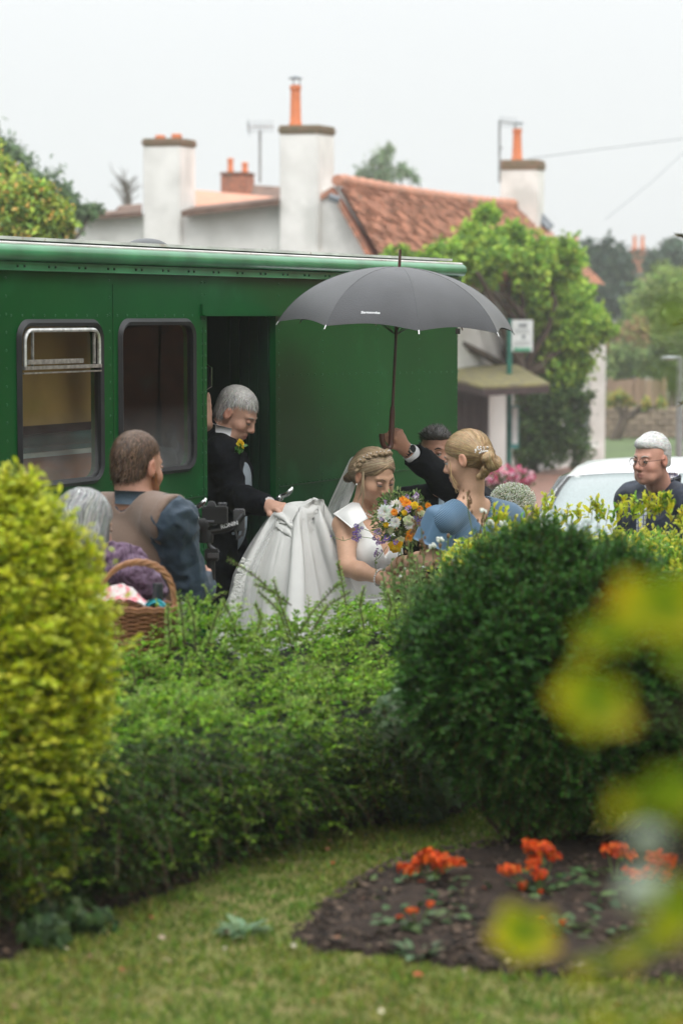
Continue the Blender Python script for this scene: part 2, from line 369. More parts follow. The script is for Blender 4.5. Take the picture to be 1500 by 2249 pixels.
# ------------------------------------------------------------------ smooth body modelling: rounded volumes blended on a grid
def rotm(fwd, up=(0, 0, 1)):
    f = Vector(fwd).normalized(); u = Vector(up); r = f.cross(u).normalized(); u = r.cross(f)
    return np.array([[r.x, f.x, u.x], [r.y, f.y, u.y], [r.z, f.z, u.z]])      # columns: right, forward, up
class Vol:
    def __init__(s): s.p = []
    def ell(s, c, r, R=None, k=.02, sub=False):
        s.p.append(('e', np.array(c, float), np.eye(3) if R is None else np.array(R), np.array(r, float), k, sub)); return s
    def cap(s, a, b, ra, rb=None, k=.02, sub=False):
        s.p.append(('c', np.array(a, float), np.array(b, float), float(ra), float(ra if rb is None else rb), k, sub)); return s
    def box(s, c, h, R=None, rd=.01, k=.01, sub=False):
        s.p.append(('b', np.array(c, float), np.eye(3) if R is None else np.array(R), np.array(h, float), rd, k, sub)); return s
    def chain(s, pts, rs, k=.02):
        for i in range(len(pts)-1): s.cap(pts[i], pts[i+1], rs[i], rs[i+1], k)
        return s
    def bounds(s):
        lo = np.full(3, 1e9); hi = -lo
        for q in s.p:
            if q[-1]: continue
            l, h_ = s.bb(q); lo = np.minimum(lo, l); hi = np.maximum(hi, h_)
        return lo, hi
    def bb(s, q):
        if q[0] == 'e': e = np.abs(q[2]) @ q[3]; return q[1]-e, q[1]+e
        if q[0] == 'b': e = np.abs(q[2]) @ q[3]; return q[1]-e, q[1]+e
        return np.minimum(q[1]-q[3], q[2]-q[4]), np.maximum(q[1]+q[3], q[2]+q[4])
    def dist(s, q, X):
        if q[0] == 'e':
            p = (X - q[1]) @ q[2]; k0 = np.linalg.norm(p/q[3], axis=-1); k1 = np.linalg.norm(p/q[3]**2, axis=-1) + 1e-9
            return k0*(k0-1)/k1
        if q[0] == 'b':
            p = np.abs((X - q[1]) @ q[2]) - (q[3]-q[4]); return np.linalg.norm(np.maximum(p, 0), axis=-1) + np.minimum(p.max(-1), 0) - q[4]
        ab = q[2]-q[1]; t = np.clip(((X-q[1]) @ ab)/(ab @ ab + 1e-12), 0, 1)
        return np.linalg.norm(X - q[1] - t[..., None]*ab, axis=-1) - (q[3] + (q[4]-q[3])*t)
    def extract(s, h, inflate=0, disp=None):
        lo, hi = s.bounds(); lo -= 3*h+inflate+.004; hi += 3*h+inflate+.004
        n = np.ceil((hi-lo)/h).astype(int)+1
        ax = [(lo[i] + np.arange(n[i])*h).astype(np.float32) for i in range(3)]
        D = np.full(n, .08, dtype=np.float32)
        for q in s.p:
            k = q[-2]; l, h_ = s.bb(q); mg = k + 3*h + inflate + .01
            i0 = np.maximum(np.floor((l-mg-lo)/h).astype(int), 0); i1 = np.minimum(np.ceil((h_+mg-lo)/h).astype(int)+1, n)
            if (i1 <= i0).any(): continue
            sl = tuple(slice(i0[i], i1[i]) for i in range(3))
            X = np.stack(np.meshgrid(ax[0][sl[0]], ax[1][sl[1]], ax[2][sl[2]], indexing='ij'), -1)
            d = s.dist(q, X).astype(np.float32); A = D[sl]
            if q[-1]:
                d = -d; t = np.clip(.5 - .5*(d-A)/k, 0, 1); D[sl] = d*(1-t) + A*t + k*t*(1-t)
            else:
                t = np.clip(.5 + .5*(d-A)/k, 0, 1); D[sl] = A*t + d*(1-t) - k*t*(1-t)
        D -= inflate
        return surface_nets(D, lo, h)
def surface_nets(D, lo, h):
    ins = D < 0; c = np.zeros(np.array(D.shape)-1, dtype=np.int8); cs = [(i, j, k) for i in (0, 1) for j in (0, 1) for k in (0, 1)]
    def sh(A, o): return A[o[0]:A.shape[0]-1+o[0], o[1]:A.shape[1]-1+o[1], o[2]:A.shape[2]-1+o[2]]
    for o in cs: c += sh(ins, o)
    act = (c > 0) & (c < 8); I = np.argwhere(act); idx = np.full(act.shape, -1, dtype=np.int32); idx[act] = np.arange(len(I))
    val = {o: D[I[:, 0]+o[0], I[:, 1]+o[1], I[:, 2]+o[2]] for o in cs}
    acc = np.zeros((len(I), 3)); cnt = np.zeros(len(I))
    for a in cs:
        for ax_ in range(3):
            if a[ax_] == 0:
                b = list(a); b[ax_] = 1; b = tuple(b); va, vb = val[a], val[b]; m = (va < 0) != (vb < 0)
                t = np.where(m, va/(va-vb+1e-12), 0); p = np.tile(np.array(a, float), (len(I), 1)); p[:, ax_] += t
                acc[m] += p[m]; cnt[m] += 1
    V = lo + (I + acc/cnt[:, None])*h
    Fs = []
    for ax_ in range(3):
        u, v = [(1, 2), (2, 0), (0, 1)][ax_]
        s0 = [slice(None)]*3; s1 = [slice(None)]*3; s0[ax_] = slice(0, -1); s1[ax_] = slice(1, None)
        A = ins[tuple(s0)]; B = ins[tuple(s1)]; E = np.argwhere(A != B)
        E = E[(E[:, u] > 0) & (E[:, v] > 0) & (E[:, u] < D.shape[u]-1) & (E[:, v] < D.shape[v]-1)]
        if not len(E): continue
        def cell(du, dv):
            q = E.copy(); q[:, u] -= du; q[:, v] -= dv; return idx[q[:, 0], q[:, 1], q[:, 2]]
        f = np.stack([cell(1, 1), cell(0, 1), cell(0, 0), cell(1, 0)], 1)
        fl = ~ins[E[:, 0], E[:, 1], E[:, 2]]; f[fl] = f[fl][:, ::-1]
        Fs.append(f[(f >= 0).all(1)])
    f = np.concatenate(Fs)
    a, b, c_ = V[f[:, 0]], V[f[:, 1]], V[f[:, 2]]
    if np.einsum('ij,ij->', a - V.mean(0), np.cross(b - V.mean(0), c_ - V.mean(0))) < 0: f = f[:, ::-1]
    return V, f
def vnormals(V, f):
    n = np.cross(V[f[:, 2]]-V[f[:, 0]], V[f[:, 3]]-V[f[:, 1]]); N = np.zeros_like(V)
    for k in range(4): np.add.at(N, f[:, k], n)
    return norm(N)
def folds(V, N, amp, sc, stretch=(1, 1, 1), seed=0, ridge=True):
    out = np.empty(len(V))
    s3 = Vector(stretch)
    for i, p in enumerate(V):
        a = mnoise.noise(Vector((p[0]*sc*s3[0]+seed, p[1]*sc*s3[1], p[2]*sc*s3[2])))
        out[i] = (1-abs(a)*2.6) if ridge else a
    return V + N*(out*amp)[:, None]
# head in its own frame: x right, y forward (face), z up, origin between the ears
def head(vol, M, c, sc=1.0, fem=False, age=0, jowl=0):
    """M columns right/forward/up, c centre"""
    M = np.array(M); c = np.array(tuple(c))
    w = lambda x, y, z: c + M @ (np.array([x, y, z])*sc)
    def E(p, r, k=.015, sub=False): vol.ell(w(*p), np.array(r)*sc, M, k, sub)
    def C(a, b, ra, rb, k=.01, sub=False): vol.cap(w(*a), w(*b), ra*sc, rb*sc, k, sub)
    jw = .052 if fem else .058
    E((0, -.012, .038), (.074, .094, .080), .01); E((0, .022, -.028), (.061, .066, .082), .03)
    E((0, .045, -.075), (jw*.78, .040, .032), .03); E((0, .068, -.098), (.020, .017, .014), .02)
    for s in (-1, 1):
        E((s*.040, .052, -.030), (.024, .026, .024), .022)
        C((s*.012, .081, .026), (s*.042, .068, .024), .0095, .008, .012)
        E((s*.031, .094, .004), (.015, .012, .010), .010, True)
        E((s*.010, .093, -.036), (.0085, .010, .008), .006)
        E((s*.077, -.010, -.004), (.009, .019, .031), .006); E((s*.085, -.006, .002), (.005, .010, .018), .004, True)
        if jowl: E((s*.035, .050, -.078), (.022, .022, .024), .02)
    C((0, .083, .018), (0, .105, -.026), .0085, .0105, .012); E((0, .106, -.030), (.0105, .010, .009), .008)
    E((0, .086, -.060), (.023, .011, .0065), .006); E((0, .085, -.073), (.019, .011, .0075), .006)
    C((-.021, .094, -.0665), (.021, .094, -.0665), .0022, .0022, .003, True)
def face_cols(V, M, c, sc, base, lips, age=0, beard=None):
    L_ = ((V - np.array(c)) @ np.array(M))/sc; n = len(V); C_ = np.tile(np.array(base, float), (n, 1))
    def blend(mask, col): 
        m = mask.clip(0, 1)[:, None]; return C_*(1-m) + np.array(col)*m
    def g(p, r): return np.exp(-(((L_-np.array(p))/np.array(r))**2).sum(1))
    red = np.array(base)*np.array([1.0, .62, .58])
    for s in (-1, 1):
        C_ = blend(.4*g((s*.042, .06, -.035), (.025, .03, .02)), red); C_ = blend(.5*g((s*.08, -.01, 0), (.01, .03, .04)), red)
    C_ = blend(.5*g((0, .11, -.032), (.015, .02, .015)), red)
    if beard is not None:
        mk = g((0, .06, -.09), (.06, .06, .038))*1.3 + 1.2*(g((.055, .02, -.06), (.02, .035, .045)) + g((-.055, .02, -.06), (.02, .035, .045)))
        C_ = blend(mk*.9, beard)
    C_ = blend(1.6*g((0, .095, -.0665), (.02, .016, .0105)), lips)
    return C_
def face_parts(parent, M, c, sc, brow, closed=False, iris=(.12, .2, .25), skin=(.5, .3, .22)):
    M = np.array(M); c = np.array(tuple(c)); w = lambda x, y, z: Vector(c + M @ (np.array([x, y, z])*sc)); M3 = Matrix(M.tolist())
    for s in (-1, 1):
        e = MB(); e.sphere(w(s*.031, .0775, .003), .0122*sc, 12); eye = e.build('eye', mat('eye white', (.62, .6, .58), .2, var=.03), parent)
        i = MB(); i.sphere(w(s*.031, .0865, .001 - (.004 if closed else 0)), (.0052*sc, .0038*sc, .0052*sc), 8, M3); i.build('iris', mat('iris %.2f' % iris[0], iris, .15, var=.1), eye)
        l = MB(); l.sphere(w(s*.031, .0785, .0065 if not closed else .0045), (.0145*sc, .0125*sc, (.0085 if not closed else .0105)*sc), 10, M3)
        l.build('eyelid', mat('lid %.2f %.2f' % (skin[0], skin[1]), tuple(x*.8 for x in skin), .5, var=.05), parent)
        la = MB(); la.tube([w(s*.018, .088, .000 - (.004 if closed else 0)), w(s*.031, .0915, .0005 - (.005 if closed else 0)), w(s*.045, .083, .000 - (.004 if closed else 0))], .0010*sc, 5)
        la.build('lashes', mat('lashes', (.03, .02, .015), .7), parent)
        b = MB(); b.tube([w(s*.014, .0895, .022), w(s*.030, .087, .0285), w(s*.047, .073, .0235)], [.0028*sc, .0030*sc, .0014*sc], 6, flat=.7)
        b.build('eyebrow', mat('brow %.2f' % brow[0], brow, .8), parent)
def hand(vol, wrist, direc, nrm, curl=.5, side=1, spread=.3, thumb=.5, sc=1.0, splay=None):
    """palm and five fingers. direc towards the knuckles, nrm = back of the hand, side = +1 when the thumb lies along +direc x nrm"""
    d = Vector(direc).normalized(); n = Vector(nrm); n = (n - d*n.dot(d)).normalized(); s = d.cross(n)*side; w = Vector(wrist)
    R = np.array([[s.x, d.x, n.x], [s.y, d.y, n.y], [s.z, d.z, n.z]])
    if np.linalg.det(R) < 0: R[:, 0] *= -1
    vol.ell(w + d*.045*sc, (.038*sc, .050*sc, .016*sc), R, .012)
    vol.cap(w - d*.01, w + d*.03*sc, .024*sc, .026*sc, .02)
    for i, (off, ln) in enumerate(((.028, .072), (.009, .080), (-.010, .074), (-.028, .060))):
        p = w + d*(.082 - abs(i-1)*.004)*sc + s*off*sc; a = curl*1.25*(1+.06*i); dd = d.copy()
        ax = s*(1 if True else 1); fd = (d + s*(off*spread*8)).normalized(); rr = (.0092, .0085, .0078, .0066); q = [w + d*.05*sc + s*off*.8*sc, p]
        ang = 0
        for j, fr in enumerate((.45, .32, .23)):
            ang += a*(.9 if j == 0 else 1.0)
            q.append(q[-1] + (fd*math.cos(ang) - n*math.sin(ang))*ln*fr*sc)
        vol.chain(q, [.0105*sc, rr[0]*sc, rr[1]*sc, rr[2]*sc, rr[3]*sc], .0045)
    t0 = w + d*.018*sc + s*.022*sc - n*.004; t1 = w + d*(.045)*sc + s*.046*sc - n*.014*sc
    t2 = t1 + (d*.75 + s*(.35-.75*thumb) - n*(.25+.5*thumb)).normalized()*.034*sc; t3 = t2 + (d*.7 - s*.55*thumb - n*(.2+.4*thumb)).normalized()*.028*sc
    vol.chain([t0, t1, t2, t3], [.017*sc, .0125*sc, .0105*sc, .0085*sc], .008)
def hair_strands(V, N, flow, n, length, width, seg, cols, lift=.0, curl=0):
    i = RNG.choice(len(V), n); p = V[i].copy(); pn = N[i]; pts = [p + pn*.0005]
    d = norm(flow(p)); d = norm(d - pn*(d*pn).sum(1, keepdims=True)*(1-lift)); 
    from mathutils.kdtree import KDTree
    kd = KDTree(len(V)//4 + 1)
    for j in range(0, len(V), 4): kd.insert(V[j], j)
    kd.balance(); ln = length*RNG.uniform(.6, 1.2, n)
    for s in range(seg):
        p = p + d*(ln/seg)[:, None]
        nn = np.empty_like(p); 
        if seg > 2:
            for q in range(n):
                co, ix, _ = kd.find(p[q]); m = N[ix]; h_ = np.dot(p[q]-np.array(co), m); nn[q] = m
                if h_ < .001: p[q] += m*(.001-h_)
                elif h_ > .004: p[q] -= m*(h_-.004)*.8
            d = norm(flow(p)); d = norm(d - nn*(d*nn).sum(1, keepdims=True)); pn = nn
        pts.append(p.copy())
    pts = np.stack(pts, 1); sd = norm(np.cross(np.gradient(pts, axis=1), N[i][:, None])); k = seg+1
    wd = width*np.linspace(1, .25, k)[None, :, None]
    Vv = np.stack([pts - sd*wd, pts + sd*wd], 2).reshape(-1, 3); fr = []
    for a in range(seg): fr += [[2*a, 2*a+1, 2*a+3], [2*a, 2*a+3, 2*a+2]]
    f = (np.arange(n)[:, None, None]*2*k + np.array(fr)[None]).reshape(-1, 3)
    return Vv, f, np.repeat(palette(n, cols, None, .15), 2*k, axis=0).clip(0, 1)
SKINM = lambda: mat('skin', (1, 1, 1), .48, var=.04, scale=90, attr=True, sss=.0, bump=.12, bscale=500, spec=.35)
def band(c, R, rx, ry, h, flare=0, th=.003, n=28, gap=0, slope=0):
    """a cloth ring (collar, cuff): R columns right/forward/up; gap opens it at the front"""
    c = np.array(c); R = np.array(R); pts = []
    a = np.linspace(math.pi/2 + gap, math.pi/2 + 2*math.pi - gap, n)
    for j, t in enumerate((0, .5, 1)):
        for an in a:
            k = 1 + flare*t; z = h*t + slope*math.sin(an)
            pts.append(c + R @ np.array([rx*k*math.cos(an), ry*k*math.sin(an), z]))
    return grid_mesh('band', pts, n, 3, False, th)

def drape(top, nr=62, na=168, R=1.75, full=.80, prof=None, steps=150, iters=9, ringr=.14, pinr=.055, seed=5, ground=.03, squash=.75):
    """a round cloth gathered at one point and let fall over a soft form: positions are relaxed step by step (stretch, shear, bending, gravity)"""
    rg = np.random.default_rng(seed); top = V3(top); r = np.linspace(.004, R, nr); a = np.linspace(0, 2*np.pi, na, endpoint=False); dr = r[1]-r[0]
    rad, cz = prof(0)[0], 0
    X = np.zeros((nr, na, 3)); wob = 1 + .10*np.sin(a*13 + rg.uniform(0, 6)) + .08*np.sin(a*7+1) + .05*rg.normal(0, 1, na)
    kr = int(round(ringr/dr))
    for i in range(nr):
        if i <= kr: q = r[i]/ringr; X[i] = top + np.stack([np.cos(a)*pinr*q**.6*wob, np.sin(a)*pinr*.6*q**.6*wob, .05*(1-q**2) + .022*np.sin(a*5+q*9)*q + .03*np.cos(a-.5)*q + .016*np.sin(a*9+2)*q], 1)
        else:
            s_ = r[i]-ringr; z = top[2] - s_*.93; cx, rx, ry = prof(z); z = max(z, ground); w_ = np.minimum(1, s_*6)*.22
            X[i] = np.stack([cx + np.cos(a)*rx*(1+w_*(wob-1)*4), np.full(na, top[1]) + np.sin(a)*ry*(1+w_*(wob-1)*4), np.full(na, z)], 1)
    if True: X[:kr+1, :, :2] += 0
    pin = np.zeros((nr, na, 1)); pin[kr] = 1; X0 = X.copy(); Vl = np.zeros_like(X)
    X0c = X[:kr+1].copy()
    Lc = (2*np.pi*r/na*full)[:, None]; 
    def con(A, B, L_, k): d = B-A; l = np.linalg.norm(d, axis=-1); return (d*((l-L_)/(l+1e-9)*k)[..., None])
    for st in range(steps):
        Vl[..., 2] -= 9.8*.010*np.where(np.arange(nr) > kr, 1, .5)[:, None]; Vl *= .93; Pv = X.copy(); X = X + Vl*.010
        for it in range(iters):
            C = np.zeros_like(X)
            c = con(X, np.roll(X, -1, 1), Lc, .26); C += c; C -= np.roll(c, 1, 1)
            c = con(X[:-1], X[1:], dr, .30); C[:-1] += c; C[1:] -= c
            Ld = np.sqrt(dr**2 + ((Lc[:-1]+Lc[1:])/2)**2); c = con(X[:-1], np.roll(X, -1, 1)[1:], Ld, .10); C[:-1] += c; C[1:] -= np.roll(c, 1, 1)
            c = con(X[1:], np.roll(X, -1, 1)[:-1], Ld, .10); C[1:] += c; C[:-1] -= np.roll(c, 1, 1)
            for q in (3, 6):   # bending: far neighbours may not come too close
                d = np.roll(X, -q, 1) - X; l = np.linalg.norm(d, axis=-1); Lq = Lc*q*.72; m = np.minimum(l-Lq, 0)/(l+1e-9)*.10; c = d*m[..., None]; C += c; C -= np.roll(c, q, 1)
            d = X[3:]-X[:-3]; l = np.linalg.norm(d, axis=-1); m = np.minimum(l-dr*2.9, 0)/(l+1e-9)*.12; c = d*m[..., None]; C[:-3] += c; C[3:] -= c
            X = X + C
            X = X*(1-pin) + X0*pin; X[..., 2] = np.maximum(X[..., 2], ground)
            if it % 3 == 2:
                cxs, rxs, rys = prof(X[..., 2]); rxs, rys = rxs*squash, rys*squash; ex = (X[..., 0]-cxs)/rxs; ey = (X[..., 1]-top[1])/rys; q = np.sqrt(ex**2+ey**2)+1e-9
                dv = (X - (top + np.array([.0, 0, -.03])))/np.array([pinr*.95, pinr*.62, .075]); dq = np.linalg.norm(dv, axis=-1)+1e-9; inn = (dq < 1)[..., None]; X = np.where(inn, (top + np.array([.0, 0, -.03])) + dv/dq[..., None]*np.array([pinr*.95, pinr*.62, .075]), X)
                f = np.where((q < 1) & (X[..., 2] < top[2]-.04), 1/q, 1); X[..., 0] = cxs + (X[..., 0]-cxs)*f; X[..., 1] = top[1] + (X[..., 1]-top[1])*f
        Vl = (X-Pv)/.010; sp_ = np.linalg.norm(Vl, axis=-1, keepdims=True); Vl *= np.minimum(1, 2.5/(sp_+1e-9))
    return X
# ================================================================== THE GROUND
OX, OY = -.69, 5.67; UX, UY = .6, .8; NX, NY = -.8, .6      # foot of the long hedge: origin, along, away
ZL = .85
def HA(a, n, z=0.0): return Vector((OX + UX*a + NX*n, OY + UY*a + NY*n, z))
def at_n(px, py, n):
    """point on the vertical plane 'n behind the hedge foot' seen at a pixel"""
    k = (px-750)/F; a = (k*(OY+NY*n) - (OX+NX*n))/(UX - k*UY); Y = OY+UY*a+NY*n
    return P(px, py, Y), a
def gz(y): return -.011*min(max(0, y-11), 60) if True else 0
def sheet(name, x0, x1, y0, y1, nx, ny, zf, m, kind='structure', parent=None):
    xs = np.linspace(x0, x1, nx); ys = np.linspace(y0, y1, ny)
    pts = [(x, y, zf(x, y)) for y in ys for x in xs]
    o = link(name, grid_mesh(name, pts, nx, ny), m, parent); 
    if kind: o['kind'] = kind
    return o
m_road = mat('wet tarmac', (.085, .083, .082), .35, var=.25, scale=3, bump=.35, bscale=160, wear=((.14, .13, .12), 2.0, .55))
ys = np.linspace(-14, 198, 90); xs = np.linspace(-120, 120, 61)
pts = [(x*(1 if abs(x) > 60 else 1), y, gz(y)) for y in ys for x in xs]
gr = link('ground', grid_mesh('ground', pts, len(xs), len(ys)), mat('verge grass', (.07, .11, .03), .9, scale=.8, bump=.4, bscale=12)); gr['kind'] = 'structure'
sheet('road', -9, 14, 7.0, 19.5, 30, 30, lambda x, y: gz(y)+.012, m_road)
sheet('street', -30, 26, 19.5, 34, 30, 24, lambda x, y: gz(y)+.010, m_road)
sheet('brick_forecourt', 2.2, 9.5, 19.8, 43.2, 20, 40, lambda x, y: gz(y)+.03,
      mat('brick paving', (.30, .155, .115), .6, scale=5, col2=(.21, .12, .095), bump=.4, bscale=40))
# lawn terrace
def lz(x, y): return ZL + .02*mnoise.noise(Vector((x*.9, y*.9, 0))) + .006*mnoise.noise(Vector((x*5, y*5, 3)))
na, nn_ = 150, 110
pts = []
for n in np.linspace(-9, 1.02, nn_):
    for a in np.linspace(-7, 9, na): p = HA(a, n); pts.append((p.x, p.y, lz(p.x, p.y)))
m_turf = mat('turf', (.20, .22, .05), .9, scale=9, col2=(.24, .20, .07), bump=.6, bscale=120, detail=8)
o = link('lawn', grid_mesh('lawn', pts, na, nn_), m_turf); o['kind'] = 'structure'
# low retaining wall at the road side of the terrace, brick with a coping
rw = empty('garden_wall', 'low brick retaining wall hidden behind the long green hedge', 'wall')
mb = MB(); c = HA(1, 1.12, .42); mb.box(c, (16, .2, .94), math.atan2(UY, UX)); mb.build('wall', mat('dark brick', (.22, .11, .08), .85, scale=14, bump=.5, bscale=60), rw)
mb = MB(); c = HA(1, 1.10, 1.01); mb.box(c, (16, .30, .20), math.atan2(UY, UX)); mb.build('coping', mat('coping stone', (.10, .10, .08), .85, scale=10, bump=.4), rw, bevel=.01)
# soil of the flower bed and along the hedge
m_soil = mat('soil', (.022, .012, .008), .95, scale=30, col2=(.048, .028, .018), bump=.9, bscale=90, detail=9)
def bed(name, outline, h=.03, step=.03):
    """displaced soil sheet inside a polygon"""
    from mathutils.geometry import intersect_point_line
    P2 = [Vector((p.x, p.y)) for p in outline]; xs_ = [p.x for p in P2]; ys_ = [p.y for p in P2]
    def inside(x, y):
        c = False; j = len(P2)-1
        for i in range(len(P2)):
            if ((P2[i].y > y) != (P2[j].y > y)) and x < (P2[j].x-P2[i].x)*(y-P2[i].y)/(P2[j].y-P2[i].y)+P2[i].x: c = not c
            j = i
        return c
    def edge(x, y):
        q = Vector((x, y)); return min((q - (lambda r: P2[i-1] if r[1] < 0 else P2[i] if r[1] > 1 else r[0])(intersect_point_line(q, P2[i-1], P2[i]))).length for i in range(len(P2)))
    nx = int((max(xs_)-min(xs_))/step)+3; ny = int((max(ys_)-min(ys_))/step)+3; V = []; 
    x0 = min(xs_)-step; y0 = min(ys_)-step; ok = np.zeros((ny, nx), bool)
    for j in range(ny):
        for i in range(nx):
            x = x0+i*step + .35*step*mnoise.noise(Vector((i*.7, j*.7, 1))); y = y0+j*step + .35*step*mnoise.noise(Vector((i*.7, j*.7, 5)))
            ins = inside(x, y); e = edge(x, y); ok[j, i] = ins or e < step*.6
            z = lz(x, y) + (.006 + h*min(1, e/.10)*(.7+.9*mnoise.noise(Vector((x*9, y*9, 2)))+.5*mnoise.noise(Vector((x*24, y*24, 4)))) if ins else -.004)
            V.append((x, y, z))
    f = [(j*nx+i, j*nx+i+1, (j+1)*nx+i+1, (j+1)*nx+i) for j in range(ny-1) for i in range(nx-1) if ok[j, i] and ok[j, i+1] and ok[j+1, i] and ok[j+1, i+1]]
    o = link(name, np_mesh(name, V, np.array(f)), m_soil); o['kind'] = 'structure'; return inside
bed_px = [(630, 2062), (720, 1995), (800, 1945), (880, 1905), (1000, 1878), (1090, 1862), (1300, 1850), (1560, 1850), (1700, 2180), (1500, 2172), (1300, 2165), (1130, 2150), (960, 2122), (840, 2098), (700, 2090)]
bed_in = bed('flower_bed', [G(x, y, ZL) for x, y in bed_px], .025, .03)
edge_px = [(-250, 2200), (0, 2118), (130, 2050), (260, 2003), (390, 1962), (470, 1930), (540, 1890), (640, 1868), (720, 1840), (830, 1812), (960, 1790), (1080, 1768), (1250, 1730), (1600, 1690)]
ol = [G(x, y, ZL) for x, y in edge_px]; back = [HA(a, .95, ZL) for a in np.linspace(5.2, -3.0, 8)]
strip_in = bed('hedge_border', ol + back, .02, .045)
# soil crumbs, bark and fallen leaves: nobody could count them
def crumbs(name, n, region, inside, smin, smax, cols, flat=.5):
    V = []; Fc = []; C_ = []; k = 0
    while k < n:
        x, y = RNG.uniform(region[0], region[1]), RNG.uniform(region[2], region[3])
        if not inside(x, y): continue
        s = RNG.uniform(smin, smax); o8 = RNG.normal(0, 1, (6, 3)); o8 = norm(o8)*s*np.array([1, 1, flat])
        base = np.array([[1, 0, 0], [-1, 0, 0], [0, 1, 0], [0, -1, 0], [0, 0, 1], [0, 0, -1]])*s*RNG.uniform(.5, 1.2, (6, 1))*np.array([1, 1, flat])
        a = RNG.uniform(0, 6.28); r = np.array([[math.cos(a), -math.sin(a), 0], [math.sin(a), math.cos(a), 0], [0, 0, 1]])
        V.append(base @ r.T + np.array([x, y, lz(x, y)+.022])); f = np.array([[0, 2, 4], [2, 1, 4], [1, 3, 4], [3, 0, 4], [2, 0, 5], [1, 2, 5], [3, 1, 5], [0, 3, 5]])+6*k
        Fc.append(f); c = np.array(cols[RNG.integers(len(cols))])*RNG.uniform(.6, 1.3); C_.append(np.tile(c, (6, 1))); k += 1
    me = np_mesh(name, np.concatenate(V), np.concatenate(Fc), False, np.concatenate(C_).clip(0, 1)); o = link(name, me, mat('crumbs', (1, 1, 1), .9, var=.1, attr=True)); o['kind'] = 'stuff'; return o
o = crumbs('soil_crumbs', 5200, (-.3, 1.6, 5.0, 6.9), bed_in, .004, .014, [(.02, .012, .008), (.05, .03, .02), (.03, .018, .012), (.15, .10, .07)])
o = crumbs('bark_mulch', 2200, (-1.9, 1.2, 4.9, 7.8), strip_in, .004, .014, [(.05, .03, .02), (.1, .06, .04), (.2, .12, .08)], .35)
# grass blades
def grass(name, n, length, inside_no):
    x = RNG.uniform(-1.7, 1.9, n*2); y = RNG.uniform(4.3, 8.2, n*2)
    keep = np.array([not any(f(a, b) for f in inside_no) or random.random() < .02 for a, b in zip(x, y)]) & (np.abs(x) < .165*y+.12)
    nA = (x-OX)*NX + (y-OY)*NY; keep &= nA < .35
    x = x[keep]; y = y[keep]; n = len(x); z = np.array([lz(a, b) for a, b in zip(x, y)])
    pat = np.array([mnoise.noise(Vector((a*2.2, b*2.2, 9))) for a, b in zip(x, y)]); pat2 = np.array([mnoise.noise(Vector((a*14, b*14, 4))) for a, b in zip(x, y)])
    pos = np.stack([x, y, z-.003], 1); al = RNG.normal(0, .62, (n, 3)); al[:, 2] = 1
    L_ = length*RNG.uniform(.5, 1.3, n)*(1+.5*pat+.9*pat2).clip(.4, 2)
    c = palette(n, [(.17, .28, .045), (.24, .33, .055), (.30, .34, .07), (.38, .34, .12), (.11, .21, .045)], [.28, .28, .22, .12, .10], .2)
    c *= (1 + .45*pat[:, None]*np.array([1.2, .3, .8]) + .35*pat2[:, None])
    return leaves(pos, norm(al), RNG.normal(0, 1, (n, 3)), L_, .0042, c.clip(.01, 1), 'quad', .1, .25)
o = veg('grass', grass('grass', 95000, .021, [bed_in, strip_in]), mat_leaf('grass blades', .7, .25, .25)); 
# ================================================================== THE GREEN BUS
BROT = math.atan2(3.777, 1.884); B0 = Vector((-1.2707, 9.0, 0)); BT = Vector((.4464, .8949, 0)); BN = Vector((.8949, -.4464, 0))
def B(px, py, off=0.0):
    """pixel -> (t, z) on the bus side (off = metres out of the side, + towards us)"""
    d = ray(px, py); o = Vector((0, 0, H)); s = ((B0 + BN*off) - o).dot(BN)/d.dot(BN); p = o + d*s
    return (p - B0).dot(BT), p.z
bus = empty('bus', 'old dark green bus with open doorway, riveted side and two rubber-framed windows', 'bus', B0, BROT)
# local frame: x along the side, y inwards, z up
m_bus = mat('bus green paint', (.0050, .086, .019), .30, scale=1.6, col2=(.004, .068, .016), bump=.05, bscale=3, coat=.06, spec=.22, wear=((.010, .10, .028), 3.5, .58))
m_trim = mat('bus roof green', (.055, .24, .11), .30, scale=4, var=.2, coat=.3, bump=.05, bscale=14)
m_rub = mat('black rubber', (.014, .014, .017), .45, var=.2)
m_chr = mat('chrome', (.75, .75, .74), .14, metal=1, var=.05)
m_alu = mat('worn aluminium', (.62, .62, .60), .35, metal=.8, var=.2, scale=40)
m_ins = mat('dark interior', (.012, .012, .013), .6, var=.3)
T0, T1 = -3.6, B(1005, 800)[0]; ZT = 2.545; ZB = .36
w1 = (B(40, 880)[0], B(222, 880)[0], B(130, 1064)[1], B(130, 707)[1])
w2 = (B(262, 880)[0], B(425, 880)[0], B(345, 1037)[1], B(345, 705)[1])
dr = (B(455, 900)[0], B(606, 900)[0], .34, B(530, 694)[1])
w0 = (w1[0]-.95, w1[0]-.2, w1[2], w1[3]); wm = (w0[0]-.95, w0[0]-.2, w1[2], w1[3])
def rrect(x0, x1, z0, z1, r, n=5):
    out = []
    for cx, cz, a0 in ((x1-r, z1-r, 0), (x0+r, z1-r, 90), (x0+r, z0+r, 180), (x1-r, z0+r, 270)):
        for i in range(n+1): a = R_(a0+90*i/n); out.append((cx+r*math.cos(a), cz+r*math.sin(a)))
    return out
